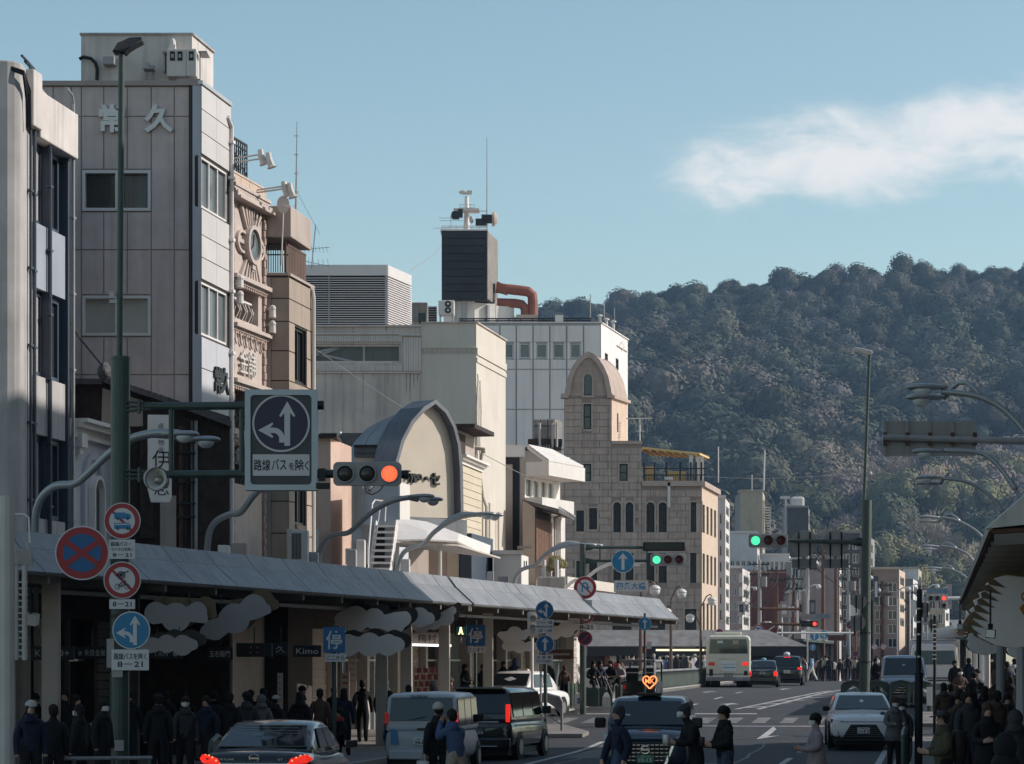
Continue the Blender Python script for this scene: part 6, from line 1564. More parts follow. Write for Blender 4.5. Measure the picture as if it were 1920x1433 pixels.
mb.tube([P(-4,990,D),P(8,994,D),P(20,1008,D),P(28,1030,D),P(31,1058,D)],.05,6);obj('cage_hoop',mb,M['ladder_white'],t);mb=MB();mb.tube([P(26,992,D+.5),P(40,1002,D+.5),P(52,1022,D+.5),P(57,1058,D+.5)],.03,6);obj('cage_hoop',mb,M['ladder_white'],t)
mb=MB();f_=Face(33,45.4,59,45.4);f_.pbox(mb,33,1030,59,1060,-.1,0);f_.pbox(mb,12,950,24,992,-.1,0);f_.pbox(mb,14,1056,33,1062,-.3,.1);obj('guard_plate',mb,M['ladder_white'],t)
# ---------------------------------------------------------------- the shady side: shop building and arcade out to the edge of the view
t=thing('street_building','long grey shop building shading the street, behind the sunny side arcade','building',SL(6.2,40,.12))
a_,b_,c_,d_=SL(6.0,4),SL(6.0,75),SL(20,75),SL(20,4)
solid('wall',t,[(p.x,p.y)for p in(a_,b_,c_,d_)],.12,24.0,M['taupe'])
for k in range(12):
 y0=6+k*5.7
 for zf in(5.6,9.2,12.8,16.4):
  mb=MB();p,q=SL(5.97,y0),SL(5.97,y0+3.4);mb.prism([(p.x,p.y,zf),(q.x,q.y,zf),(q.x,q.y,zf+1.8),(p.x,p.y,zf+1.8)],(.05,0,0));obj('window',mb,M['glass'],t)
def arcade_r(label,L,y0,y1,step,m='lead_pale'):
 t=thing('arcade',label,'arcade',SL(L,y0,.12));y=y0
 while y<y1-.05:
  e_=min(y+step,y1)
  for(o0,z0),(o1,z1)in(((0,0),(.55,.47)),((.56,.475),(.85,.85))):
   mb=MB();q=[SL(L+o0,y+.012,4.05+z0),SL(L+o0,e_-.012,4.05+z0),SL(L+o1,e_-.012,4.05+z1),SL(L+o1,y+.012,4.05+z1)]
   mb.prism(q,(.03,0,-.05));obj('roof_panel',mb,M['concrete_pale'],t)
  y=e_
 mb=MB();mb.prism([SL(L+.85,y0,4.86),SL(L+.85,y1,4.86),SL(L+4.6,y1,4.9),SL(L+4.6,y0,4.9)],(0,0,-.08));obj('roof_deck',mb,M['grey_paint'],t)
 mb=MB();mb.prism([SL(L+.06,y0,4.03),SL(L+.06,y1,4.03),SL(L+4.6,y1,4.3),SL(L+4.6,y0,4.3)],(0,0,-.05));obj('ceiling',mb,M['wood_brown'],t)
 n=int((y1-y0)/1.9)
 for i in range(n+1):
  y=y0+(y1-y0)*i/n;mb=MB();mb.prism([SL(L+.1,y-.04,3.97),SL(L+.1,y+.04,3.97),SL(L+4.5,y+.04,4.2),SL(L+4.5,y-.04,4.2)],(0,0,-.14));obj('beam',mb,M['canopy_under'],t)
 return t
ra=arcade_r('pale arcade roof with dark ribbed underside above the busy pavement',.62,33,75,3.0)
mb=MB();q=[SL(.62+o_,32.95,z_)for o_,z_ in((0,4.04),(.55,4.52),(.85,4.92),(4.6,4.92),(4.6,4.22),(.6,4.10))];mb.prism(q,(0,.12,0));obj('end_fascia',mb,M['concrete_pale'],ra)
rb=arcade_r('farther pale arcade roof past the side street opening',1.1,92,150,3.6)
for L,y in((1.45,75.5),(1.45,60),(1.45,45),(1.6,93),(1.6,108),(1.6,124)):
 par_=ra if y<80 else rb;p=SL(L,y);mb=MB();mb.tube([p,Vector((p.x,p.y,4.1))],.09 if y>70 else .1,10);obj('column',mb,M['white_paint']if y>70 else M['grey_paint'],par_)
 # big painted cloud board with bird and gold spikes
mm('gold_paint',(.42,.20,.05),.5,var=.2,scale=6);mm('brown_spike',(.15,.105,.06),.65,var=.15)
mm('cloud_lilac',(.80,.77,.77),.7,var=.04)
def spike_cloud(c,s,label,spikes=True):
 t=thing('cloud_board',label,'decoration',c,0,'cloud shaped boards hung under the sunny side arcade')
 o=[(-.05,.45),(.12,.5),(.4,.47),(.75,.52),(1.1,.5),(1.2,.1),(1.2,-.5),(.9,-.62),(.6,-.58),(.25,-.66),(-.05,-.6),(-.3,-.48),(-.42,-.3),(-.38,-.14),(-.46,-.05),(-.36,.02),(-.40,.1),(-.28,.15),(-.32,.22),(-.18,.26),(-.2,.36)]
 mb=MB();mb.flat([(x*s,z_*s)for x,z_ in o],-.03,.03);b_=obj('front_board',mb,M['cloud_lilac'],t,local=True,bevel=.012)
 mb=MB();q=[(x*s*1.02-.05*s,z_*s*1.04+.04*s)for x,z_ in o];mb.flat(q,.06,.10);obj('back_board',mb,M['brown_spike'],t,local=True)
 if spikes:
  for k in range(8):
   x,z_=-.50+.055*k,-.34+.105*k;mb=MB();mb.flat([(x*s-.04*s,(z_-.045)*s),((x+.22)*s,(z_-.10)*s),(x*s,(z_+.06)*s),(x*s-.06*s,(z_+.03)*s)],-.05,-.032);obj('spike',mb,M['brown_spike'],t,local=True)
 mb=MB();mb.flat([(.32*s,-.02*s),(.40*s,.06*s),(.52*s,.03*s),(.62*s,.07*s),(.72*s,-.03*s),(.62*s,-.10*s),(.52*s,-.12*s),(.54*s,-.24*s),(.44*s,-.30*s),(.46*s,-.17*s),(.38*s,-.12*s)],-.036,-.031)
 for cx_,cz_ in((.42,.16),(.50,.22),(.46,.10)):mb.ring((cx_*s,cz_*s),.05*s,.075*s,-.036,-.031,16)
 obj('bird_painting',mb,M['gold_paint'],b_,local=True)
 return t
spike_cloud(P(1872,1138,41),.98,'large pale cloud board painted with a golden bird and edged by brown spikes')
spike_cloud(P(1835,1195,60),.62,'smaller cloud board with gold dragon tail hanging behind the large one',False)
spike_cloud(P(1908,1205,46),.45,'small pale cloud board low at the pavement edge beyond the large one',False)
spike_cloud(P(1842,1165,66),.55,'grey cloud board half hidden behind the big painted one',True)
for px,py,d,lb in((1857,1188,38,'black boxy spotlight hanging before the painted cloud board'),(1800,1175,60,'smaller black spotlight hanging farther along the sunny arcade')):
 t=thing('spotlight',lb,'spotlight',P(px,py,d));c=P(px,py,d);mb=MB();mb.tube([c+Vector((0,0,.08)),c+Vector((0,0,.62))],.014,6);mb.box(c.x-.03,c.x+.03,d-.04,d+.04,c.z+.06,c.z+.14);obj('rod',mb,M['black'],t)
 mb=MB();mb.prism([c+Vector(v)for v in((-.085,-.08,-.06),(.05,-.10,-.075),(.06,-.10,.05),(-.075,-.08,.065))],(.04,.2,.0));lh=obj('lamp_head',mb,M['black'],t)
 mb=MB();mb.prism([c+Vector(v)for v in((-.08,-.085,-.05),(.035,-.103,-.065),(.045,-.103,.04),(-.07,-.085,.055))],(0,-.006,0));obj('lens',mb,M['lamp_glass'],lh)
 # ---------------------------------------------------------------- street furniture: masts, signals, signs, lamps, rails
mm('sign_red',(.36,.035,.04),.45,var=.03);mm('sign_blue',(.02,.13,.32),.45,var=.03);mm('sign_white',(.66,.66,.66),.5,var=.03);mm('sign_navy',(.035,.03,.075),.4,var=.05)
mm('sign_black',(.02,.02,.022),.6,var=0);mm('sign_azure',(.03,.22,.42),.45,var=.03);mm('sign_back',(.34,.34,.34),.5,metal=.2,var=.08,streak=.15)
mm('signal_case',(.34,.34,.345),.55,var=.04,streak=.1);mm('sign_frame',(.50,.56,.60),.4,metal=.1,var=.04)
mm('lens_off',(.035,.028,.024),.25,var=0,spec=.6)
mm('lens_red',(.9,.12,.06),.4,var=0,emit=.95,ecol=(1,.06,.04));mm('lens_orange',(.9,.2,.08),.4,var=0,emit=.85,ecol=(1,.085,.03));mm('lens_green',(.1,.8,.45),.4,var=0,emit=.62,ecol=(.08,.80,.40));mm('lens_brown',(.10,.025,.02),.3,var=0)
def pole_thing(name,label,cat,px,d,segs,m='mast_green',group=None,base=None):
 """segs: (y_top, y_bottom or None for the ground, radius in metres, x_top or None)."""
 b=P(px,HY,d);b.z=gz(d)if base is None else base
 t=thing(name,label,cat,b,0,group)
 for k,(y0,y1,r_,xt)in enumerate(segs):
  p1=b.copy()if y1 is None else P(px,y1,d);p0=P(px if xt is None else xt,y0,d)
  mb=MB();mb.tube([p1,p0],r_,16);obj('post' if k==0 else 'upper_post',mb,M[m],t,smooth=False)
 return t
 # --- tall mast at the corner with the big sign
D=47.0
mast=pole_thing('signal_mast','tall dark green street mast carrying the lit signal, bus sign and a flat lamp','mast',224,D,[(670,None,.172,226),(100,672,.055,228)],base=.12)
mb=MB();mb.tube([P(226,676,D),P(226,669,D)],[.178,.165],16);obj('collar',mb,M['mast_green'],mast)
mb=MB();c=[P(212,100,D),P(222,86,D),P(245,74,D+.3),P(268,73,D+.3),P(269,80,D+.3),P(248,90,D),P(240,97,D),P(236,102,D)]
mb.prism([p-Vector((0,.16,0))for p in c],(0,.34,0));obj('lamp_head',mb,M['steel_dark'],mast,bevel=.02)
for y,x1 in((762,606),(890,640)):
 mb=MB();mb.tube([P(270,y,D),P(x1,y-2,D)],.072,12);obj('arm',mb,M['mast_green'],mast)
 mb=MB()
 for k in(-.10,-.02,.06):mb.prism([P(238,y,D)+Vector((0,-.12,k)),P(284,y,D)+Vector((0,-.05,k*.6)),P(284,y,D)+Vector((0,.05,k*.6)),P(238,y,D)+Vector((0,.12,k))],(0,0,.03))
 mb.tube([P(261,y-13,D-.1),P(261,y+14,D-.1)],.035,6);obj('arm_bracket',mb,M['mast_green'],mast)
for x in(321,453):mb=MB();mb.tube([P(x,764,D),P(x,888,D)],.045,10);obj('arm_tie',mb,M['mast_green'],mast)
mb=MB();c=P(601,760,D);mb.tube([c-Vector((.05,0,0)),c+Vector((.06,0,0))],.08,12);obj('arm_cap',mb,M['steel_dark'],mast)
mb=MB();f_=Face(203,D-.2,214,D-.2);f_.pbox(mb,200,1198,214,1252,-.1,0);f_.pbox(mb,214,1388,232,1408,-.02,.04);f_.pbox(mb,210,1252,230,1270,-.1,.02);obj('control_box',mb,M['sign_back'],mast)
mb=MB();c=P(216,558,D);mb.box(c.x-.1,c.x-.02,D-.06,D+.06,c.z-.02,c.z+.1);mb.box(c.x-.1,c.x+.08,D-.03,D+.03,c.z-.1,c.z-.04);obj('sensor',mb,M['ac_white'],mast)
for y,h in((1260,.1),(1160,.08),(1120,.08),(1040,.1)):
 mb=MB();mb.tube([P(225,y,D),P(225,y,D)+Vector((0,0,h))],.185,14);obj('clamp',mb,M['steel_dark'],mast)
 # big boxed sign
t=thing('road_sign','large boxed sign with white straight and turning arrows on dark disc over bus lettering','road sign',P(527,825,D-.2))
W_,H_=135/F*D,188/F*D
mb=MB();x,z_=W_/2,H_/2;ix,iz=x*.845,z_*.89
mb.flat([(-x,-z_),(x,-z_),(x,z_),(-x,z_)],.03,.30);fr2=obj('case',mb,M['sign_frame'],t,local=True,bevel=.01)
def rrect(x,z_,r_,n=5):
 return[(sx*(x-r_)+r_*math.cos(a_),sz*(z_-r_)+r_*math.sin(a_))for sx,sz,s0 in((1,1,0),(-1,1,90),(-1,-1,180),(1,-1,270))for a_ in[R(s0+90*i/n)for i in range(n+1)]]
mb=MB();o_=rrect(x,z_,.01);i_=rrect(ix,iz,.07);n=len(o_)
for k in range(n):mb.hexa([(o_[k][0],-.02,o_[k][1]),(o_[(k+1)%n][0],-.02,o_[(k+1)%n][1]),(i_[(k+1)%n][0],-.02,i_[(k+1)%n][1]),(i_[k][0],-.02,i_[k][1])],[(o_[k][0],.03,o_[k][1]),(o_[(k+1)%n][0],.03,o_[(k+1)%n][1]),(i_[(k+1)%n][0],.03,i_[(k+1)%n][1]),(i_[k][0],.03,i_[k][1])])
obj('frame',mb,M['sign_frame'],t,local=True)
mb=MB();mb.flat([(-ix,-iz),(ix,-iz),(ix,iz),(-ix,iz)],.015,.028);obj('back_panel',mb,mat('sign_grey',(.075,.08,.085),.5),t,local=True)
cz_=H_*.165;rr=52/F*D
mb=MB();mb.disc((0,cz_),rr,.006,.014,48);dk=obj('disc',mb,M['sign_navy'],t,local=True)
mb=MB();mb.ring((0,cz_),rr*.965,rr*1.035,.0,.015,48);obj('disc_border',mb,M['sign_white'],t,local=True)
def arrow_up(mb,x,z0,z1,w,hw,hl,y0,y1):
 mb.flat([(x-w,z0),(x+w,z0),(x+w,z1-hl*.8),(x+hw*.8,z1-hl*1.08),(x+hw,z1-hl),(x,z1),(x-hw,z1-hl),(x-hw*.8,z1-hl*1.08),(x-w,z1-hl*.8)],y0,y1)
def arrow_left(mb,x0,x1,zc,w,hw,hl,zb,y0,y1):
 pts=[]
 for k in range(7):a_=R(90*k/6);pts.append((x1-.0-(1-math.sin(a_))*0+(-1+math.sin(a_))*.0,0))
 n=6;rO=abs(zc+w-zb)*.75;outer=[];inner=[]
 cx_,cc=x1-rO,zc+w-rO
 for k in range(n+1):
  a_=R(90*k/n);outer.append((cx_+rO*math.sin(a_),cc+rO*math.cos(a_)));inner.append((cx_+max(rO-2*w,.005)*math.sin(a_),cc+max(rO-2*w,.005)*math.cos(a_)))
 mb.flat([(x0+hl*.82,zc+w)]+outer+[(x1,zb)]+[(x1-2*w,zb)]+inner[::-1]+[(x0+hl*.82,zc-w),(x0+hl*1.05,zc-hw*.8),(x0+hl,zc-hw),(x0,zc),(x0+hl,zc+hw),(x0+hl*1.05,zc+hw*.8)],y0,y1)
mb=MB();k_=rr/52.0
arrow_up(mb,11.5*k_,cz_-42*k_,cz_+41*k_,5.3*k_,15*k_,27*k_,.0,.006)
arrow_left(mb,-43*k_,6.5*k_,cz_-13*k_,5.0*k_,14.5*k_,27*k_,cz_-36*k_,.001,.0055)
obj('arrow',mb,M['sign_white'],t,local=True)
mb=MB();mb.flat([(-ix*.93,-iz*.80),(ix*.93,-iz*.80),(ix*.93,-iz*.80+40/F*D),(-ix*.93,-iz*.80+40/F*D)],.004,.014);obj('text_panel',mb,M['sign_white'],t,local=True)
mb=MB();zt_=-iz*.80+20/F*D
write(mb,'路線',(-.335,.0,zt_),w=.29,h=.20,bold=.012);write(mb,'バス',(-.035,.0,zt_+.01),w=.26,h=.195,bold=.012);write(mb,'を',(.185,.0,zt_-.02),w=.10,h=.125,bold=.012);write(mb,'除',(.325,.0,zt_),w=.15,h=.20,bold=.012);write(mb,'く',(.45,.0,zt_-.01),w=.075,h=.17,bold=.012)
obj('lettering',mb,M['sign_black'],t,local=True)
# horn loudspeaker
t=thing('loudspeaker','white horn loudspeaker mounted on the mast arm','loudspeaker',P(297,900,D-.3))
mb=MB();mb.loft([[(rr*math.cos(2*math.pi*i/24)+y_*.25,y_,rr*math.sin(2*math.pi*i/24)-y_*.1)for i in range(24)]for rr,y_ in((.205,-.15),(.20,-.155),(.17,-.13),(.10,-.02),(.05,.12),(.05,.3),(.09,.28),(.12,.1),(.205,-.13))],cap=False);obj('horn',mb,M['ac_white'],t,local=True,smooth=True)
mb=MB();mb.tube([(.03,.1,0),(-.02,-.12,0)],[.05,.03],10);obj('driver',mb,M['ac_white'],t,local=True)
mb=MB();mb.ring((0,0),.195,.21,-.16,-.13,28);obj('rim',mb,M['sign_navy'],t,local=True)
# signals
def signal(label,px,py,d,w,h,lenses,case='signal_case',hood=True,face=0.0,name='traffic_signal'):
 t=thing(name,label,'traffic light',P(px,py,d),face);x,z_=w/2,h/2
 mb=MB();mb.flat(rrect(x,z_,z_*.42 if w>h else x*.4),-.06,.0);o=obj('casing',mb,M[case],t,local=True,bevel=.012)
 mb=MB();mb.flat(rrect(x*.94,z_*.86,z_*.35 if w>h else x*.3),.0,.13);obj('housing',mb,M['steel_dark'],t,local=True)
 n=len(lenses);horiz=w>h;r_=(z_ if horiz else x)*.66
 for k,lm in enumerate(lenses):
  c=((-x+w*(k+.5)/n*.97+w*.015,0)if horiz else(0,z_-h*(k+.5)/n))
  mb=MB();mb.ring(c,r_,r_*1.16,-.10,-.055,24);rg=obj('lens_ring',mb,M[case],t,local=True)
  mb=MB();cc=(c[0],-.065,c[1]);mb.loft([[(cc[0]+r_*q*math.cos(2*math.pi*i/24),cc[1]-.03*(1-q*q),cc[2]+r_*q*math.sin(2*math.pi*i/24))for i in range(24)]for q in(1.02,.8,.5,.05)]);ln=obj('lens',mb,M[lm],t,local=True,smooth=True)
  if lm in('lens_orange',):
   mb=MB()
   for q in(.95,.72,.5,.28):
    for i in range(int(26*q)+3):
     a_=2*math.pi*i/(int(26*q)+3);mb.ball((c[0]+r_*q*math.cos(a_),-.088+.03*q*q,c[1]+r_*q*math.sin(a_)),.009,6,4)
   obj('light_dot',mb,mat('led',(1,.5,.3),emit=1.2,ecol=(1,.20,.09)),ln,local=True)
  if hood:mb=MB();mb.ring(c,r_*1.10,r_*1.20,-.19,-.06,20,R(15),R(165));obj('visor',mb,M[case],t,local=True)
 return t
s1=signal('traffic signal with glowing orange lamp at the end of the mast arm',689,889,D-.15,1.20,.42,('lens_off','lens_off','lens_orange'),hood=False)
mb=MB();p0=Vector((0,.05,-.2));mb.tube([(-.05,.05,-.2),(-.02,.04,-.32),(.08,.03,-.36),(.2,.04,-.30),(.28,.05,-.2)],.01,5);mb.tube([(.0,.05,-.2),(.02,.04,-.30),(.12,.05,-.22)],.008,5);obj('cable',mb,M['black'],s1,local=True)
mb=MB();mb.box(-.86,-.74,-.02,.12,-.12,.1);mb.box(-.90,-.66,-.08,.10,-.26,-.16);mb.tube([(-1.0,.06,.0),(-.6,.06,0)],.07,10);mb.tube([(.55,.1,0),(.72,.1,0)],.075,10);obj('bracket',mb,M['steel_dark'],s1,local=True)
# round road signs
def round_sign(label,px,py,d,r_px,kind,plate=None,face=0.0,group=None,yo=0):
 r_=r_px/F*d;c=P(px,py,d);c.y-=yo
 t=thing('road_sign',label,'road sign',c,face,group)
 base,rim={'nostop':('sign_blue','sign_red'),'notruck':('sign_white','sign_red'),'nobike':('sign_white','sign_red'),'leftup':('sign_azure','sign_white'),'up':('sign_azure','sign_white'),'upnavy':('sign_blue','sign_white'),'leftnavy':('sign_blue','sign_white'),'noturn':('sign_white','sign_red'),'nopark':('sign_navy','sign_red'),'back':('sign_back','sign_back'),'speed':('sign_white','sign_red')}[kind]
 mb=MB();mb.disc((0,0),r_,0,.02,40);obj('plate',mb,M['sign_white']if kind!='back' else M['sign_back'],t,local=True)
 if kind=='back':
  mb=MB()
  for x in(-.42,.42):mb.box(x*r_-.02,x*r_+.02,-.05,-.002,-r_*1.6,r_*.85)
  obj('stiffener',mb,M['steel_dark'],t,local=True);return t
 y1=-.004
 if rim=='sign_red':
  mb=MB();mb.disc((0,0),r_*.95,y1,-.001,40);obj('red_ring',mb,M['sign_red'],t,local=True)
  mb=MB();mb.disc((0,0),r_*(.70 if kind!='nopark' else .74),y1*2,y1-.0005,40);obj('field',mb,M[base],t,local=True)
 else:
  mb=MB();mb.disc((0,0),r_*.94,y1,-.001,40);obj('field',mb,M[base],t,local=True)
 yy=y1*2-.0005;y2=yy-.004;s=r_
 if kind in('nostop','nopark'):
  for q in((-1,1)if kind=='nostop' else(1,)):
   w_=.10*s;k=.70*s;dx,dz=(.82,.57)if kind=='nostop' else(.70,.70);mb=MB();mb.flat([(-k*dx-w_*dz,q*(-k*dz+w_*dx)),(-k*dx+w_*dz,q*(-k*dz-w_*dx)),(k*dx+w_*dz,q*(k*dz-w_*dx)),(k*dx-w_*dz,q*(k*dz+w_*dx))],y2-.001*q,yy);obj('bar',mb,M['sign_red'],t,local=True)
 elif kind in('notruck','nobike','noturn','speed'):
  mb=MB();k=.72*s;w_=.07*s;mb.flat([(-k*.7-w_*.7,k*.7-w_*.7),(-k*.7+w_*.7,k*.7+w_*.7),(k*.7+w_*.7,-k*.7+w_*.7),(k*.7-w_*.7,-k*.7-w_*.7)],y2,yy);obj('bar',mb,M['sign_red'],t,local=True)
  mb=MB();y3=y2-.004
  if kind=='notruck':
   for z0,z1 in((.12,.46),(-.42,-.10)):
    mb.flat([(-.42*s,z0*s),(.46*s,z0*s),(.48*s,(z0+.16)*s),(.36*s,(z1-.06 if z0>0 else z1)*s),(.18*s if z0>0 else .46*s,(z1-.05 if z0>0 else z1)*s),(.17*s if z0>0 else .44*s,z1*s),(-.42*s,z1*s)],y3,y2-.0005)
    for x in(-.24,.30):mb.disc((x*s,z0*s),.075*s,y3,y2-.0005,12)
   obj('symbol',mb,M['sign_azure'],t,local=True)
   mb=MB()
   for i in range(6):mb.flat([((-.36+.13*i)*s,-.22*s),((-.26+.13*i)*s,-.22*s),((-.26+.13*i)*s,-.15*s),((-.36+.13*i)*s,-.15*s)],y3-.002,y3-.0005)
   obj('symbol_window',mb,M['sign_white'],t,local=True)
  elif kind=='nobike':
   mb.ring((-.05*s,.26*s),.17*s,.22*s,y3,y2-.0005,20);mb.disc((-.05*s,.26*s),.04*s,y3,y2-.0005,10)
   for i in range(8):a_=math.pi*i/8;mb.flat([(-.05*s+q*.18*s*math.cos(a_)-e_*.008*s*math.sin(a_),.26*s+q*.18*s*math.sin(a_)+e_*.008*s*math.cos(a_))for q,e_ in((-1,-1),(1,-1),(1,1),(-1,1))],y3,y2-.0005)
   mb.flat([(-.36*s,.20*s),(.36*s,.46*s),(.34*s,.52*s),(-.36*s,.25*s)],y3,y2-.0005)
   for x in(-.24,.26):mb.ring((x*s,-.34*s),.12*s,.15*s,y3,y2-.0005,18)
   for a_,b_ in(((-.24,-.34),(-.06,-.14)),((-.06,-.14),(.2,-.12)),((.0,-.34),(.2,-.12)),((-.24,-.34),(0,-.34)),((-.06,-.14),(0,-.34)),((.26,-.34),(.16,-.02)),((.08,-.0),(.2,-.04))):
    va,vb=Vector(a_)*s,Vector(b_)*s;n_=Vector((-(vb-va).y,(vb-va).x)).normalized()*.018*s;mb.flat([tuple(va+n_),tuple(va-n_),tuple(vb-n_),tuple(vb+n_)],y3,y2-.0005)
   obj('symbol',mb,M['sign_navy'],t,local=True)
  elif kind=='noturn':
   mb.ring((-.02*s,.18*s),.16*s,.28*s,y3,y2-.0005,16,0,math.pi);mb.flat([(-.30*s,-.38*s),(-.18*s,-.38*s),(-.18*s,.18*s),(-.30*s,.18*s)],y3,y2-.0005)
   mb.flat([(.14*s,.18*s),(.26*s,.18*s),(.26*s,.06*s),(.44*s,.10*s),(.22*s,-.26*s),(-.02*s,.04*s),(.14*s,.06*s)],y3,y2-.0005);obj('symbol',mb,M['sign_azure'],t,local=True)
  else:write(mb,'30',(0,y2-.002,0),h=.5*s,bold=.03);obj('symbol',mb,M['sign_azure'],t,local=True)
 elif kind in('up','upnavy'):
  mb=MB();arrow_up(mb,0,-.72*s,.74*s,.13*s,.40*s,.52*s,y2,y1-.0005);obj('arrow',mb,M['sign_white'],t,local=True)
 elif kind in('leftup','leftnavy'):
  mb=MB();k_=s*.92/52;arrow_up(mb,11.5*k_,-44*k_,44*k_,5.6*k_,16*k_,27*k_,y2,y1-.0005);arrow_left(mb,-45*k_,6.5*k_,-8*k_,5.2*k_,15.5*k_,27*k_,-36*k_,y2+.001,y1-.0004);obj('arrow',mb,M['sign_white'],t,local=True)
 return t
def plate_sign(label,px0,py0,px1,py1,d,lines,bg='sign_white',fg='sign_black',face=0.0,group=None,name='sign_plate',border=False):
 c=P((px0+px1)/2,(py0+py1)/2,d);t=thing(name,label,'sign',c,face,group);x,z_=(px1-px0)/F*d/2,(py1-py0)/F*d/2
 mb=MB();mb.flat([(-x,-z_),(x,-z_),(x,z_),(-x,z_)],0,.018);obj('plate',mb,M[bg],t,local=True)
 mb=MB()
 for tx,fx,fz,w_,h_ in lines:write(mb,tx,(fx*x,-.004,fz*z_),w=w_*2*x,h=h_*2*z_,bold=.015)
 if mb.f:obj('lettering',mb,M[fg],t,local=True)
 if border:
  mb=MB()
  for q in((-x,x,z_*.88,z_*.98),(-x,x,-z_*.98,-z_*.88),(-x,-x*.97,-z_,z_),(x*.97,x,-z_,z_)):mb.flat([(q[0],q[2]),(q[1],q[2]),(q[1],q[3]),(q[0],q[3])],-.005,-.001)
  obj('border',mb,M['shingle'],t,local=True)
 return t
DS_=D-.25
round_sign('largest no stopping sign with red cross on blue',154,1037,DS_,51,'nostop')
round_sign('red ringed sign barring truck and bus above the three line plate',229,977,DS_,34.5,'notruck')
plate_sign('white plate of three lines ending in 8-21 under the truck ban sign',205,1012,253,1048,DS_,[('路線バス・',-.12,.55,.78,.24),('マイクロを除く',0,-.02,.86,.20),('8－21',0,-.60,.74,.20)])
round_sign('red ringed sign barring handcart and bicycle',229,1088,DS_,35,'nobike')
plate_sign('small white plate with 8-21 below the bicycle ban sign',205,1124,253,1142,DS_,[('8－21',0,0,.74,.52)])
round_sign('blue disc with white straight and turning arrows on the corner mast',246,1182,DS_,35.5,'leftup')
plate_sign('white plate with bus wording and 8-21 below the blue arrow disc',209,1218,279,1257,DS_,[('路線バスを除く',0,.34,.88,.32),('8－21',0,-.42,.68,.28)])
# blue bus stop limit signs
for px0,px1,y0,y1,y2,d,w1,lb in((606,647,1176,1224,1241,58,'ここから','blue square stop sign by the dark sedan'),(873,910,1172,1211,1224,80,'ここまで','blue square stop sign near two dark jacketed men')):
 plate_sign(lb,px0,y0,px1,y1,d,[('停',0,0,.74,.72)],'sign_blue','sign_white')
 plate_sign('four kana plate under the '+lb,px0+4,y1+2,px1+(2 if d<70 else 0),y2,d,[(w1,0,0,.86,.6)])
 b=P((px0+px1)/2,HY,d+.12);b.z=.12;t=thing('sign_post','dark post behind the '+lb,'post',b);mb=MB();mb.tube([b,P((px0+px1)/2,y0-8,d+.12)],.05,10);obj('post',mb,M['mast_green'],t)
 mb=MB()
 for y in(y0+8,y1-8):mb.tube([P((px0+px1)/2,y,d+.12),P((px0+px1)/2,y-1.5,d+.12)],.065,10)
 obj('clamp',mb,M['steel_dark'],t)
 # hanging pedestrian signal
t=thing('pedestrian_signal','hanging pedestrian signal showing a green walking figure','traffic light',P(864,1174,79))
mb=MB();mb.flat([(-.17,-.30),(.17,-.30),(.17,.02),(-.17,.02)],0,.2);obj('lower_case',mb,M['steel_dark'],t,local=True,bevel=.02)
mb=MB();mb.flat([(-.17,.03),(.17,.03),(.17,.34),(-.17,.34)],0,.2);obj('upper_case',mb,M['wood_dark'],t,local=True,bevel=.02)
mb=MB();mb.flat([(-.13,-.27),(.13,-.27),(.13,-.02),(-.13,-.02)],-.012,-.002);obj('lens',mb,mat('walk_green',(.02,.12,.07),emit=.12),t,local=True)
mb=MB();mb.disc((0,-.06),.03,-.02,-.013,12);mb.flat([(-.035,-.09),(.035,-.09),(.045,-.16),(.08,-.25),(.04,-.25),(0,-.18),(-.04,-.25),(-.08,-.25),(-.04,-.16)],-.02,-.013);obj('walking_figure',mb,mat('walk_lit',(.9,.8,.5),emit=1.4,ecol=(1,.75,.35)),t,local=True)
mb=MB();mb.tube([(0,.1,.34),(0,.1,1.1)],.02,6);mb.tube([(0,.1,-.3),(0,.1,-.42)],.03,6);mb.disc((0,-.47),.05,.05,.12,12);obj('hanger',mb,M['grey_paint'],t,local=True)
# --- middle pole group by the crossing
D2_=92.0
mp_=pole_thing('signal_mast','dark green square signal mast at the corner before the bridge','mast',1093,D2_,[(1020,None,.11,None)])
for y,x1 in((1027,1206),(1052,1222)):
 mb=MB();mb.tube([P(1098,y,D2_),P(x1,y,D2_)],.05,8);obj('arm',mb,M['mast_green'],mp_)
 mb=MB();mb.prism([P(1098,y-6,D2_),P(1112,y-3,D2_),P(1112,y+3,D2_),P(1098,y+6,D2_)],(0,.1,0));obj('arm_bracket',mb,M['mast_green'],mp_)
mb=MB();mb.tube([P(1125,1027,D2_),P(1125,1052,D2_)],.03,6);mb.tube([P(1213,1032,D2_),P(1213,1050,D2_)],.03,6);obj('arm_tie',mb,M['mast_green'],mp_)
t=thing('sign_box','long dark blank sign box at the end of the corner mast arm','sign',P(1245,1025,D2_));mb=MB();mb.flat([(-.72,-.15),(.72,-.15),(.72,.15),(-.72,.15)],-.05,.15);obj('case',mb,M['black'],t,local=True,bevel=.01)
mb=MB();mb.flat([(-.66,-.11),(.66,-.11),(.66,.11),(-.66,.11)],-.056,-.051);obj('face',mb,M['glass'],t,local=True)
signal('green lit traffic signal under the long dark sign box',1252,1050,D2_-.1,1.20,.42,('lens_green','lens_brown','lens_brown'))
round_sign('blue straight ahead disc on the corner mast arm',1168,1053,D2_-.2,21.5,'up')
plate_sign('cream bordered plate naming the bridge in four blue characters',1151,1088,1216,1110,D2_-.2,[('四条大橋',0,0,.84,.62)],'sign_white','sign_azure',border=True)
round_sign('red ringed no U-turn sign on the corner mast',1097,1102,D2_-.2,21.5,'noturn')
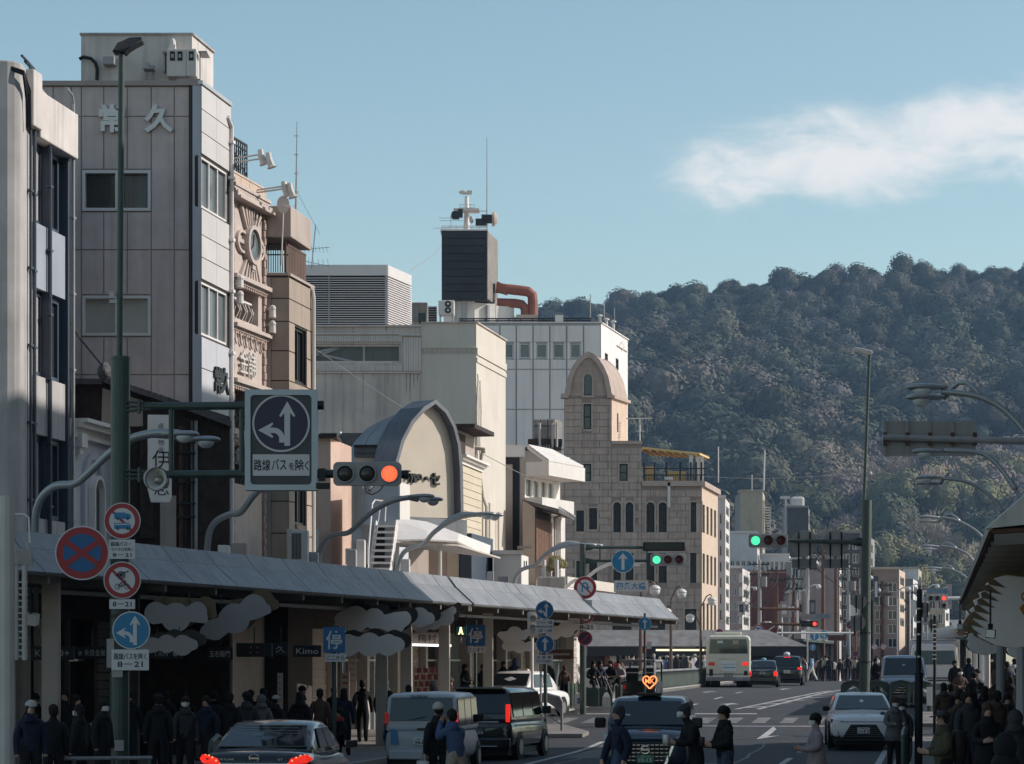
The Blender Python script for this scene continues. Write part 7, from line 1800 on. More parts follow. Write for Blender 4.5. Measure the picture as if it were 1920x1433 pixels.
plate_sign('small white plate with a dark red double arrow',1080,1125,1110,1138,D2_-.2,[('↔',0,0,.72,.5)],fg='sign_red')
round_sign('small red ringed bicycle ban sign low on the corner mast',1099,1155,D2_-.2,14,'nobike')
plate_sign('small grey white plate with 8-21 between two round signs',1084,1170,1114,1182,D2_-.2,[('8-21',0,0,.8,.6)])
round_sign('small dim no parking disc lowest on the corner mast',1097,1197,D2_-.2,14,'nopark')
# twin arrow signs on their post
dT=77.0
b=P(1023,HY,dT+.1);b.z=.2
t=thing('sign_post','dark post carrying two blue arrow discs and white plates on the corner island','post',b);mb=MB();mb.tube([b,P(1022,1126,dT+.1)],.055,10);obj('post',mb,M['mast_green'],t);mb=MB();mb.tube([P(1022,1215,dT+.1),P(1022,1240,dT+.1)],.07,10);obj('clamp',mb,M['steel_dark'],t)
mb=MB();mb.tube([P(1014,1335,dT),P(1014,1130,dT+.2)],.03,8);obj('side_pipe',mb,M['grey_paint'],t)
round_sign('dark blue disc with straight and turning arrows over the island post',1021,1144,dT,17,'leftnavy')
plate_sign('white three line plate between the two blue arrow discs',1004,1162,1038,1188,dT,[('マイクロ・普通',0,.6,.84,.22),('特定中型以外の中型',0,-.02,.86,.18),('二輪・小特',0,-.6,.8,.24)])
round_sign('dark blue straight ahead disc on the island post',1022,1208,dT,17,'upnavy')
plate_sign('white two line plate under the straight ahead disc',1003,1228,1037,1245,dT,[('大 型 等',0,.45,.8,.32),('マイクロを除く',0,-.42,.84,.32)])
t=thing('traffic_signal','pale signal head seen edge on behind the twin arrow signs','traffic light',P(998,1170,dT+.8));mb=MB();mb.flat(rrect(.14,.36,.05),0,.2);obj('casing',mb,M['ac_white'],t,local=True);mb=MB();mb.ring((.02,.15),.09,.11,-.15,0,16);mb.ring((.02,-.12),.09,.11,-.15,0,16);obj('visor',mb,M['ac_white'],t,local=True);mb=MB();mb.tube([(0,.1,-.36),(0,.1,-4.2)],.04,8);obj('post',mb,M['white_paint'],t,local=True)
# blue sign on a slim post by the taxi
dB=98.0;b=P(1209,HY,dB+.1);b.z=gz(dB)
t=thing('sign_post','slim red and green banded post by the roofed cart','post',b);mb=MB();mb.tube([b,P(1209,1150,dB+.1)],.045,8);obj('post',mb,M['mast_green'],t)
for y in(1192,1202,1216):mb=MB();mb.tube([P(1209,y,dB+.1),P(1209,y+5,dB+.1)],.05,8);obj('band',mb,M['sign_red'],t)
round_sign('small blue straight ahead disc on the banded post',1209,1170,dB,12.5,'up')
mb=MB()
t=thing('sign_plate','small white notice plate beside the banded post','sign',P(1217,1210,dB));mb.flat([(-.09,-.13),(.09,-.13),(.09,.13),(-.09,.13)],0,.02);obj('plate',mb,M['sign_white'],t,local=True)
# --- right mast with signal and back of round signs
D3_=85.0
m3=pole_thing('signal_mast','slim tall green mast with a pale flat lamp before the hill','mast',1620,D3_,[(938,None,.165,1625),(664,940,.05,1630)])
mb=MB();c=[P(1599,653,D3_),P(1604,652,D3_),P(1634,658,D3_),P(1635,665,D3_),P(1626,667,D3_),P(1600,657,D3_)];mb.prism([p-Vector((0,.15,0))for p in c],(0,.3,0));obj('lamp_head',mb,M['ac_white'],m3,bevel=.02)
mb=MB();mb.tube([P(1618,1017,D3_),P(1476,1014,D3_)],[.085,.06],10);obj('arm',mb,M['mast_green'],m3)
mb=MB();mb.prism([P(1618,1007,D3_),P(1596,1012,D3_),P(1596,1021,D3_),P(1618,1026,D3_)],(0,.15,0));obj('arm_bracket',mb,M['steel_dark'],m3)
mb=MB();c=P(1632,888,D3_);mb.ball(c,.06,8,6);mb.box(c.x-.15,c.x,D3_-.03,D3_+.03,c.z-.05,c.z-.02);obj('sensor',mb,M['ac_white'],m3)
for y in(1130,1185,1240):mb=MB();mb.tube([P(1622,y,D3_),P(1622,y+3,D3_)],.185,12);obj('clamp',mb,M['steel_dark'],m3)
signal('green lit traffic signal on the slim mast arm before the hill',1440,1014,D3_-.1,1.25,.44,('lens_green','lens_brown','lens_brown'))
for px,w in((1508,'nearer the signal'),(1567,'nearer the mast')):
 round_sign('back of a round sign with plate on the slim mast arm, '+w,px,1019,D3_+.2,25,'back')
 t=thing('sign_plate','back of a rectangular plate hung below a round sign, '+w,'sign',P(px,1057,D3_+.2));mb=MB();mb.flat([(-.40,-.14),(.40,-.14),(.40,.14),(-.40,.14)],0,.02);obj('plate',mb,M['lead_pale'],t,local=True);mb=MB();mb.box(-.2,-.16,-.05,-.002,-.16,.9);mb.box(.16,.2,-.05,-.002,-.16,.9);obj('stiffener',mb,M['steel_dark'],t,local=True)
for lb,a_,b_,sg in(('thin guy wire from the louvred plant room up to the black cooling tower',P(770,507,121),P(828,460,225),.2),('thin wire crossing the sky side of the hill toward the slim mast',P(1180,880,195),P(1640,884,200),.6),('thin wire crossing in front of the cream street face',P(585,650,112),P(1010,905,118),.3)):
 t=thing('overhead_wire',lb,'wire',a_);mb=MB();mb.tube([a_.lerp(b_,k/10)-Vector((0,0,sg*math.sin(math.pi*k/10)))for k in range(11)],.018,4);obj('wire',mb,M['grey_paint'],t)
 # two slim dark poles at the sunny pavement
p4=pole_thing('sign_post','slim black pole with steel bands beside the white hatchback','post',1722,56,[(1262,None,.085,1723),(1105,1264,.055,1724)],'black')
for y in(1140,1165,1188,1230):mb=MB();mb.tube([P(1724,y,56),P(1724,y+3,56)],.068,10);obj('band',mb,M['alu'],p4)
p5_=pole_thing('sign_post','thin dark pole with studs in front of the white truck','post',1752,80,[(1155,None,.045,1753)],'black')
for k in range(9):mb=MB();y=1172+k*8;mb.tube([P(1752,y,79.95)-Vector((.06,0,0)),P(1752,y,79.95)+Vector((.06,0,0))],.02,5);obj('stud',mb,M['ac_white'],p5_)
for px,py,r_,lb in((1734,1140,11,'dark back of a round sign behind the studded pole'),(1750,1170,10,'small dark back of a round sign low on the studded pole'),(1611,1128,14,'dark round sign back edge on by the slim mast'),(1608,1168,15,'pale round sign back half hidden by the slim mast')):
 round_sign(lb,px,py,84,r_,'back')
 # far signals and signs
signal('red lit traffic signal below the small blue street plate far along the street',1757,1122,120,.92,.30,('lens_off','lens_off','lens_red'))
plate_sign('small pale blue street name plate above the far red signal',1738,1103,1778,1114,120,[('四条大和大路',0,0,.85,.6)],'lead_pale','sign_azure')
signal('small single arrow signal under the far red signal',1769,1136,120,.30,.30,('lens_off',))
mb=MB();t=thing('signal_gantry','pale arm and post holding the far red signal','post',P(1800,1121,120));mb.tube([P(1775,1122,120.2),P(1815,1121,120.2)],.07,8);mb.tube([P(1815,1121,120.2),P(1815,1285,120.2)],.09,8);obj('arm',mb,M['white_paint'],t)
signal('red lit dark traffic signal over the bridge with dark casing',1517,1170,205,1.3,.46,('lens_off','lens_off','lens_red'),case='steel_dark')
t=thing('signal_gantry','brown gantry arms with small white lettering box over the bridge','post',P(1424,1170,206))
mb=MB();mb.tube([P(1426,1170,206),P(1500,1171,206)],.12,6);mb.tube([P(1424,1142,206),P(1500,1142,206)],.12,6);obj('arm',mb,M['wood_brown'],t);mb=MB();mb.box(*(lambda c:(c.x-.6,c.x+.6,c.y-.1,c.y+.1,c.z-.22,c.z+.22))(P(1516,1157,205)));obj('sign_box',mb,M['far_grey'],t)
plate_sign('pale blue far street plate over the red bridge signal',1528,1151,1557,1160,206,[('四条川端',0,0,.8,.6)],'lead_pale','sign_azure')
for px,py,r_,k_,d,lb in((1422,1181,10,'notruck',180,'red ringed truck ban sign on the brown pole behind the bus'),(1349,1187,8,'nopark',158,'dark purple no parking disc above the bus roof'),(1454,1221,6.5,'up',190,'small blue arrow disc above the black taxi'),(1493,1214,6.5,'nopark',200,'small purple no parking disc past the bridge'),(1524,1214,6,'up',205,'small blue arrow disc near the far arcade'),(1527,1193,8.5,'up',204,'blue arrow disc directly beneath the red bridge signal'),(1545,1190,8.5,'leftup',204,'blue turning arrow disc beside the straight one past the bridge'),(1594,1172,8,'nopark',180,'blue and red parking ban disc just before the slim mast'),(1418,1213,7,'speed',182,'red ringed speed disc low behind the bus'),(1640,1213,6,'speed',170,'small red ringed disc past the slim mast'),(1657,1213,6,'nobike',170,'second small red ringed disc past the slim mast'),(1604,1226,6,'nopark',180,'small blue disc over the far arcade roof'),(1455,1234,5,'speed',192,'tiny red ringed disc over the black suv roof')):
 round_sign(lb,px,py,d,r_,k_)
t=thing('traffic_signal','tiny green light far down the street','traffic light',P(1703,1223,330));mb=MB();mb.flat([(-.6,-.22),(.6,-.22),(.6,.22),(-.6,.22)],0,.2);obj('casing',mb,M['steel_dark'],t,local=True);mb=MB();mb.disc((0,0),.30,-.05,-.002,16);obj('lens',mb,M['lens_green'],t,local=True)
t=thing('traffic_signal','amber brown signal pair hanging under the white arm past the bridge','traffic light',P(1570,1196,190));mb=MB();mb.flat([(-.65,-.2),(.65,-.2),(.65,.2),(-.65,.2)],0,.2);obj('casing',mb,M['wood_brown'],t,local=True)
for x in(-.4,0,.4):mb=MB();mb.disc((x,0),.15,-.04,-.002,14);obj('lens',mb,M['lens_brown'],t,local=True)
t=thing('gantry','thin white horizontal arm on a post beyond the bridge','post',P(1540,1187,191));mb=MB();mb.tube([P(1457,1187,191),P(1602,1187,191)],.07,6);mb.tube([P(1457,1187,191),P(1457,1290,191)],.07,6);mb.tube([P(1457,1210,191),P(1485,1190,191)],.05,5);obj('arm',mb,M['white_paint'],t)
# --- arched lamps on the arcade roofs
def roof_lamp(label,path,d0,d1,heads,group,rad=.055,m='lamp_grey'):
 """Swan necked double lamp: path of (px, py), depth running d0 to d1, then two heads (px, py, depth)."""
 n=len(path);pts=[P(x,y,d0+(d1-d0)*i/(n-1))for i,(x,y)in enumerate(path)]
 fine=[]
 for i in range(n-1):
  p0,p1,p2,p3=pts[max(i-1,0)],pts[i],pts[i+1],pts[min(i+2,n-1)]
  for k in range(5):
   s=k/5;fine.append(.5*((2*p1)+(p2-p0)*s+(2*p0-5*p1+4*p2-p3)*s*s+(3*p1-p0-3*p2+p3)*s**3))
 fine.append(pts[-1])
 t=thing('street_lamp',label,'street lamp',pts[0],0,group)
 mb=MB();mb.tube(fine,rad,10);obj('arm',mb,M[m],t,smooth=True)
 for k,(hx,hy,hd,sg)in enumerate(heads):
  c=P(hx,hy,hd);jx=fine[int(len(fine)*.62)]
  if k:mb=MB();q=[jx+(c-Vector((sg*.3,0,0))-jx)*s+Vector((0,0,.28*math.sin(math.pi*s)*1.0))for s in(0,.2,.4,.6,.8,1)];mb.tube(q,rad*.8,8);obj('arm',mb,M[m],t,smooth=True)
  mb=MB();mb.loft([[c+Vector((x_*sg,rr*math.cos(2*math.pi*i/14),rr*.42*math.sin(2*math.pi*i/14)+(.02 if math.sin(2*math.pi*i/14)>0 else .03*(rr/.16))))for i in range(14)]for x_,rr in((-.34,.05),(-.28,.07),(-.12,.13),(.05,.16),(.22,.15),(.32,.09),(.35,.03))]);hd_=obj('lamp_head',mb,M[m],t,smooth=True)
  mb=MB();mb.ball(c+Vector((.08*sg,0,-.02)),(.16,.13,.13),14,8,.5,1.0);obj('lamp_glass',mb,M['lamp_glass'],hd_,smooth=True)
 return t
LG='swan necked lamps on the long arcade roof'
roof_lamp('swan necked double lamp rising behind the corner mast',[(66,1000),(68,960),(80,930),(105,911),(140,907),(165,888),(205,850),(245,823),(290,812),(335,813)],51,49.5,[(338,816,49.5,1),(378,826,50.2,1)],LG,.075)
roof_lamp('swan necked double lamp passing behind the big boxed sign',[(388,1035),(392,1000),(405,978),(430,965),(452,960),(475,930),(500,908),(535,895),(560,892)],61.5,60,[(565,895,60,1),(580,900,60.6,1)],LG,.075)
roof_lamp('swan necked double lamp under the lit orange signal',[(597,1055),(600,1030),(612,1010),(632,1002),(655,998),(680,975),(710,952),(745,937),(785,931)],71,69.5,[(790,932,69.5,1),(806,938,70,1)],LG,.07)
roof_lamp('swan necked double lamp before the white curved canopy',[(745,1080),(748,1055),(758,1035),(778,1025),(795,1020),(812,1000),(840,980),(870,968),(905,964)],79,77.5,[(908,965,77.5,1),(922,967,78,1)],LG,.07)
roof_lamp('swan necked double lamp springing toward the corner signal mast',[(963,1108),(966,1085),(976,1070),(990,1064),(1004,1060),(1020,1042),(1045,1028),(1075,1022),(1095,1022)],93,92.5,[(1100,1023,92.5,1),(1112,1024,93,1)],LG,.07)
roof_lamp('pale curved lamp behind the no U-turn sign',[(1057,1125),(1060,1105),(1068,1095),(1080,1088),(1098,1085),(1120,1068),(1150,1056),(1180,1053)],103,102,[(1190,1055,102,1)],LG,.065,'white_paint')
LR='swan necked lamps leaning from the sunny side arcade'
roof_lamp('topmost swan necked double lamp above the blank guide sign',[(1950,860),(1925,815),(1900,785),(1870,760),(1835,744),(1795,737),(1765,735)],45,45.5,[(1738,728,45.5,-1),(1737,747,46,-1)],LR,.05)
roof_lamp('swan necked lamp partly hidden by the blank guide sign',[(1905,918),(1885,890),(1860,862),(1830,848),(1770,845)],58,58.5,[(1740,848,58.5,-1)],LR,.05)
roof_lamp('second swan necked double lamp against yellow green trees',[(1880,960),(1862,935),(1840,917),(1810,903),(1780,898),(1765,897)],70,70.5,[(1742,897,70.5,-1),(1742,908,71,-1)],LR,.05)
roof_lamp('third swan necked double lamp against bare trees',[(1850,1020),(1838,1003),(1818,988),(1790,975),(1765,971)],88,88.5,[(1742,971,88.5,-1),(1742,979,89,-1)],LR,.05)
roof_lamp('fourth swan necked lamp lower along the arcade',[(1830,1060),(1815,1040),(1790,1028),(1765,1024)],108,108.5,[(1744,1025,108.5,-1),(1744,1031,109,-1)],LR,.05)
roof_lamp('lowest swan necked lamp above the far red signal',[(1822,1092),(1805,1078),(1785,1068),(1768,1065)],128,128.5,[(1752,1066,128.5,-1),(1752,1071,129,-1)],LR,.05)
# blank back of the guide sign on its arm
t=thing('guide_sign','blank grey back of a rectangular guide sign in four bays on a thick arm','road sign',P(1743,823,60))
f_=Face(1655,60,1830,60)
for k in range(4):mb=MB();a_=f_.w*k/4;f_.box(mb,a_+.008,a_+f_.w/4-.008,f_.z(1700,855),f_.z(1700,790),-.03,0);obj('back_panel',mb,M['sign_back'],t)
for k in range(5):mb=MB();u_=.04+(f_.w-.08)*k/4;f_.box(mb,u_-.035,u_+.035,f_.z(1700,855),f_.z(1700,790),.002,.05);obj('stiffener',mb,M['sign_back'],t);mb=MB();f_.box(mb,u_-.04,u_+.04,f_.z(1700,836),f_.z(1700,812),.05,.15);obj('clamp',mb,M['rust'],t)
mb=MB();mb.tube([P(1655,820,59.9),P(2060,832,59.9)],.08,10);obj('arm',mb,M['sign_back'],t)
mb=MB();mb.tube([P(2060,832,59.9),Vector((P(2060,832,59.9).x,59.9,.1))],.15,12);obj('post',mb,M['sign_back'],t)
# bridge lamps with globes
BG='brown globe lamps along the bridge'
mm('lamp_brown',(.10,.07,.055),.5,var=.1)
for px,d,lb,globes,y in((1201,122,'bridge lamp with globe closest to the banded post',((1228,1108),(1183,1148)),1095),(1258,134,'bridge lamp with paired globes before the stone restaurant',((1278,1114),(1233,1150),(1250,1150)),1112),(1314,148,'bridge lamp standing behind the bus',((1335,1128),(1294,1160)),1126)):
 b=P(px,HY,d);b.z=gz(d);t=thing('bridge_lamp',lb,'street lamp',b,0,BG);top=P(px,y+25,d)
 mb=MB();mb.tube([b,top],[.10,.06],8);obj('post',mb,M['lamp_brown'],t)
 for gx,gy in globes:
  c=P(gx,gy,d);s_=1 if gx>px else-1;mb=MB();q0=top-Vector((0,0,0 if s_>0 else 1.1));mb.tube([q0,q0+Vector((0,0,.35)),q0.lerp(c,.5)+Vector((0,0,.62)),c+Vector((-.1*s_,0,.40)),c+Vector((0,0,.28))],.035,6);obj('arm',mb,M['lamp_brown'],t)
  mb=MB();mb.ball(c,.24,14,10);gl=obj('globe',mb,M['lamp_glass'],t,smooth=True);mb=MB();mb.ball(c+Vector((0,0,.05)),(.265,.265,.22),14,5,0,.48);obj('globe_cap',mb,M['ac_white'],gl,smooth=True)
  # bridge rail
t=thing('bridge_railing','dark bridge railing with pale handrail and slanted bars along the bus lane','railing',SL(-13.1,118,gz(118)))
y=112.0
while y<186:
 p,q=SL(-13.1,y),SL(-13.1,y+2.0)
 mb=MB();mb.tube([p+Vector((0,0,1.02)),q+Vector((0,0,1.02))],.06,8);obj('handrail',mb,M['lead_pale'],t)
 for k in range(4):
  s=SL(-13.1,y+.5*k);mb=MB();mb.prism([s+Vector((-.05,0,0)),s+Vector((.05,0,0)),s+Vector((.14,.12,.55)),s+Vector((.05,.1,1.0)),s+Vector((-.05,.1,1.0)),s+Vector((.04,.12,.55))],(0,.07,0));obj('baluster',mb,M['mast_green'],t)
 y+=2.0
mb=MB();mb.loft([[SL(L,y_,gz(y_)+z_)for L,z_ in((-13.25,0),(-12.95,0),(-12.95,.18),(-13.25,.18))]for y_ in(112,125,150,175,186)]);obj('rail_plinth',mb,M['kerbstone'],t)
t=thing('approach_wall','pale stone parapet wall rising toward the bridge behind the waiting people','wall',SL(-17,118,gz(118)))
mb=MB();mb.prism([P(1058,1300,124),P(1230,1300,124),P(1230,1252,124),P(1150,1254,124),P(1058,1262,124)],(0,.5,0));obj('wall',mb,M['concrete_pale'],t)
mb=MB();mb.prism([P(1056,1262,123.9),P(1150,1254,123.9),P(1232,1252,123.9),P(1232,1248,123.9),P(1150,1250,123.9),P(1056,1257,123.9)],(0,.8,0));obj('coping',mb,M['white_paint'],t)
# guard rails
def guard(label,c,rz,w=.95,h=.95,m='lead_pale',bars='wave',group='ornamental guard panels at the kerbs'):
 t=thing('guard_rail',label,'guard rail',c,rz,group)
 mb=MB();pts=[(-w/2,0,0),(-w/2,0,h*.78),(-w*.42,0,h*.9),(0,0,h),(w*.42,0,h*.9),(w/2,0,h*.78),(w/2,0,0)];mb.tube(pts,.045,8);obj('frame',mb,M[m],t,local=True)
 mb=MB();mb.flat([(-w/2+.03,h*.80),(-w*.40,h*.88),(0,h*.96),(w*.40,h*.88),(w/2-.03,h*.8),(w/2-.03,h*.45),(w*.25,h*.66),(0,h*.80),(-w*.25,h*.62),(-w/2+.03,h*.35)],-.012,.012);obj('ornament',mb,M[m],t,local=True)
 for k in range(2):mb=MB();mb.tube([(0,0,h*(.68-.16*k)),(w*.2,0,h*(.5-.16*k)),(w/2-.03,0,h*(.34-.16*k))],.018,6);obj('wave_bar',mb,M[m],t,local=True)
 return t
p=G(1032,1379);guard('pale green ornamental guard panel on the sunlit island',Vector((p.x-.15,p.y+.3,.12+gz(p.y))),R(8),1.0,1.12)
for k,(L,y)in enumerate(((-12.7,47.5),(-12.75,49),(-12.8,50.5),(-12.85,52),(-12.9,53.5),(-12.95,55.0))):
 guard('dark green ornamental guard panel at the kerb by the crowd',SL(L-.1,y,.12),R(82),1.0,.95,'mast_green',group='dark guard panels along the shop side kerb')
for k,(L,y)in enumerate(((-.62,51),(-.62,53),(-.62,55),(-.62,57),(-.62,61),(-.62,63),(-.62,65))):
 guard('dark green guard panel with pale top at the kerb by the white hatchback',SL(L,y,.12),R(81),1.4,.95,'mast_green',group='guard panels along the sunny pavement kerb')
for k,(px,d)in enumerate(((1600,98),(1645,98),(1690,98),(1725,97))):
 guard('arched green guard panel in front of the silver minivan',P(px,HY,d)*Vector((1,1,0))+Vector((0,0,gz(d)+.1))if False else Vector((P(px,HY,d).x,d,gz(d)+.1)),0,.85,.9,'mast_green',group='guard panels across the side street mouth')
t=thing('handrail','thin pale pavement rail running low past the corner mast','guard rail',P(170,1420,43));mb=MB();mb.tube([P(62,1423,43),P(285,1421,43)],.03,8);obj('rail',mb,M['lead_pale'],t)
mb=MB()
for px in(66,140,212,281):q=P(px,1422,43);mb.tube([Vector((q.x,q.y,.1)),q],.03,8)
obj('post',mb,M['mast_green'],t)
for px,d,lb in((1655,72,'dark bollard with chain near the two masked people'),(1683,66,'dark bollard with chain at the white hatchback bumper'),(1742,92,'grey bollard with printed notice before the truck')):
 b=Vector((P(px,HY,d).x,d,gz(d)+.1));t=thing('bollard',lb,'bollard',b);mb=MB();mb.tube([b,b+Vector((0,0,.85))],.07,10);mb.ball(b+Vector((0,0,.87)),.075,10,6);obj('post',mb,M['mast_green'],t)
 if d<80:
  mb=MB();mb.tube([b+Vector((.05,0,.75)),b+Vector((.22,-.6,.55)),b+Vector((.38,-1.2,.75))],.015,5);obj('chain',mb,M['steel_dark'],t)
 else:mb=MB();mb.box(b.x-.1,b.x+.1,b.y-.1,b.y-.08,b.z+.2,b.z+.85);write(mb,'8',(b.x,b.y-.084,b.z+.6),h=.3);obj('notice',mb,M['sign_white'],t)
 # planters, bin, bag and posts at the corner
for px,py,w,h,d,lb,m_ in((1107,1328,.62,.72,96,'dark green ornamental planter box at the foot of the corner mast','mast_green'),(1123,1328,.6,.7,96.4,'second dark green planter box beside the seated man','mast_green'),(1076,1330,.42,.95,94,'bright green slatted litter bin behind the white taxi',None),(1085,1330,.3,.6,93.5,'white and blue notice board leaning by the green bin','sign_white'),(1137,1328,.3,.5,95,'white plastic bag standing on the corner pavement','ac_white')):
 c=Vector((P(px,HY,d).x,d,gz(d)+.1));t=thing('planter' if 'planter' in lb else('litter_bin' if 'bin' in lb and 'litter' in lb else('notice_board' if 'board' in lb else 'plastic_bag')),lb,'street furniture',c)
 if m_ is None:
  g_=mm('bin_green',(.10,.26,.12),.6)
  for k in range(6):mb=MB();mb.box(-w/2+k*w/6+.008,-w/2+(k+1)*w/6-.008,-.15,.15,0,h-.06*(k%2));obj('slat',mb,M['bin_green']if k%2 else M['sign_white'],t,local=True)
 elif 'bag' in lb:mb=MB();mb.loft([[(x*w/2*q,y_*.1*q,z_)for x,y_ in((-1,-1),(1,-1),(1,1),(-1,1))]for q,z_ in((.9,0),(1,.15),(.9,.36),(.5,.48),(.3,.52))]);obj('body',mb,M[m_],t,local=True)
 else:
  mb=MB();mb.flat([(-w/2,0),(w/2,0),(w/2,h*.85),(w*.3,h),(0,h*.93),(-w*.3,h),(-w/2,h*.85)],-.14,.14);obj('body',mb,M[m_],t,local=True,bevel=.02)
  if 'board' in lb:mb=MB();write(mb,'S',(0,-.145,h*.5),h=h*.35,bold=.05);obj('lettering',mb,M['sign_blue'],t,local=True)
for px in(1145,1157,1163):d=97;c=Vector((P(px,HY,d).x,d,gz(d)+.1));t=thing('bollard','short dark bollard between the planter and the roofed cart','bollard',c,0,'short bollards by the roofed cart');mb=MB();mb.tube([c,c+Vector((0,0,.7))],.07,8);mb.ball(c+Vector((0,0,.7)),.075,8,6);obj('post',mb,M['mast_green'],t)
# ---------------------------------------------------------------- vehicles
mm('car_black',(.010,.011,.013),.18,var=0,spec=.6,coat=.6);mm('car_navy',(.014,.030,.050),.2,var=0,spec=.6,coat=.6);mm('car_white',(.78,.79,.80),.25,var=.02,coat=.5);mm('car_silver',(.30,.34,.38),.25,metal=.4,var=.02,coat=.5);mm('car_dark',(.025,.027,.032),.2,metal=.3,var=0,coat=.7)
mm('van_grey',(.42,.46,.50),.35,var=.04,coat=.2);mm('van_blue',(.06,.22,.42),.4,var=0);mm('bus_green',(.56,.58,.49),.4,var=.03,coat=.2)
mm('tyre',(.015,.015,.016),.85,var=.1);mm('rim',(.35,.36,.37),.35,metal=.7,var=0);mm('trim_black',(.014,.014,.015),.5,var=0);mm('chrome',(.62,.63,.64),.15,metal=.9,var=0)
mm('car_glass',(.012,.018,.022),.04,var=0,spec=.8);mm('lamp_red',(.30,.015,.015),.25,var=0,emit=.06,ecol=(1,.03,.02));mm('lamp_red_lit',(.8,.05,.03),.3,var=0,emit=.38,ecol=(1,.03,.02));mm('headlamp',(.55,.58,.60),.1,var=0,spec=.8);mm('plate_white',(.62,.63,.62),.5,var=0);mm('plate_green',(.06,.22,.12),.5,var=0);mm('plate_dark',(.08,.09,.10),.5,var=0)
mm('heart_glow',(.9,.35,.12),.4,var=0,emit=.8,ecol=(1,.30,.10));mm('seat',(.03,.03,.035),.8,var=0);mm('ad_white',(.60,.64,.66),.5,var=.05);mm('ad_blue',(.12,.38,.48),.5,var=0)
def sup(w,zb,zt,k,n=10,side=.0):
 """Half-rounded body section from the left sill over the top to the right sill: (y, z) list."""
 return None
def car(name,label,cat,loc,heading,L,W,H,paint,lower,house,front_glass=True,wheels=(.31,.18,None),tail='car_red',group=None,lit=True,extras=None):
 """lower: list of (x, z_sill, z_belt, half width) stations rear to front. house: dict of the glasshouse corners."""
 t=thing(name,label,cat,loc,heading,group)
 rings=[]
 for x,zb,zt,w in lower:
  h=zt-zb
  prof=[(-w*.90,zb),(-w*.985,zb+h*.16),(-w,zb+h*.45),(-w*.985,zb+h*.72),(-w*.94,zb+h*.93),(-w*.84,zt),(-w*.4,zt+.012),(0,zt+.016),(w*.4,zt+.012),(w*.84,zt),(w*.94,zb+h*.93),(w*.985,zb+h*.72),(w,zb+h*.45),(w*.985,zb+h*.16),(w*.90,zb)]
  rings.append([Vector((x,y,z))for y,z in prof])
 mb=MB();mb.loft(rings);b_=obj('body',mb,M[paint],t,local=True,smooth=True)
 sd=b_.modifiers.new('smooth','SUBSURF');sd.levels=sd.render_levels=1
 xr0,xr1,xf1,xf0,wb,wt,zb,zt=[house[k]for k in('xr0','xr1','xf1','xf0','wb','wt','zb','zt')]
 xm=(xr1+xf1)/2
 def sec(x,zr,wr,wlow):
  return[Vector((x,-wlow,zb-.06)),Vector((x,-wlow,zb)),Vector((x,-(wr+.03),zr-.10*(zr-zb)-.0)),Vector((x,-(wr-.06),zr-.01)),Vector((x,0,zr+.02)),Vector((x,wr-.06,zr-.01)),Vector((x,wr+.03,zr-.10*(zr-zb))),Vector((x,wlow,zb)),Vector((x,wlow,zb-.06))]
 z_e=zb+.05
 mb=MB();mb.loft([sec(xr0,z_e,wb*.90,wb*.93),sec(xr0+(xr1-xr0)*.5,zb+(zt-zb)*.56,(wb*.93+wt)/2,wb*.97),sec(xr1-.0,zt-.05,wt,wb),sec(xr1+.16,zt-.008,wt,wb),sec(xm,zt,wt,wb),sec(xf1-.15,zt-.008,wt,wb),sec(xf1,zt-.04,wt,wb),sec(xf1+(xf0-xf1)*.5,zb+(zt-zb)*.54,(wb*.93+wt)/2,wb*.97),sec(xf0,z_e,wb*.90,wb*.93)])
 cabin=obj('cabin',mb,M[paint],t,local=True,smooth=True);es=cabin.modifiers.new('edge','BEVEL');es.width=.03;es.segments=2;es.limit_method='ANGLE';es.angle_limit=R(30)
 def quad(p,name,m,th=.012):
  mb=MB();c=sum((Vector(q)for q in p),Vector())/len(p);n=(Vector(p[1])-Vector(p[0])).cross(Vector(p[2])-Vector(p[1])).normalized()
  ctr=Vector((xm,0,(zb+zt)/2-.1))
  if n.dot(c-ctr)<0:n=-n
  mb.prism([Vector(q)-n*.01 for q in p],n*(.01+th));return obj(name,mb,M[m],t,local=True,bevel=.006)
 def lp(a_,b_,k):return Vector(a_).lerp(Vector(b_),k)
 g=house.get('glass','car_glass')
 for nm,(x0,x1)in(('rear_window',(xr0,xr1)),('windshield',(xf0,xf1))):
  if nm=='rear_window' and not house.get('rear',True):continue
  lo,hi=house.get('lo',.12),.90
  A_,B_=(x0,-wb*.88,z_e),(x1,-(wt-.07),zt-.05);C_,D_=(x0,wb*.88,z_e),(x1,wt-.07,zt-.05)
  o_=Vector((.022 if nm=='windshield' else-.022,0,.015));quad([lp(A_,B_,lo)+o_,lp(C_,D_,lo)+o_,lp(C_,D_,hi)+o_,lp(A_,B_,hi)+o_],nm,g)
 for s in(-1,1):
  nwin=house.get('n',2);xa,xb=xr0+(xr1-xr0)*.75,xf0+(xf1-xf0)*.80
  for i in range(nwin):
   a_,b_=xa+(xb-xa)*(i+.04)/nwin,xa+(xb-xa)*(i+.96)/nwin
   zl,zh=zb+.06,zt-.11;kk=lambda z:wb+(wt+.03-wb)*((z-zb)/(zt*1.0-.1*(zt-zb)-zb))+.006
   a2,b2=max(a_,xr1-.02)if i==0 else a_,min(b_,xf1+.02)if i==nwin-1 else b_
   quad([(a_,s*kk(zl),zl),(b_,s*kk(zl),zl),(b2,s*kk(zh),zh),(a2,s*kk(zh),zh)],'side_window',g,.008)
 r_,wd,xs=wheels
 xs=xs or(-L*.30,L*.31)
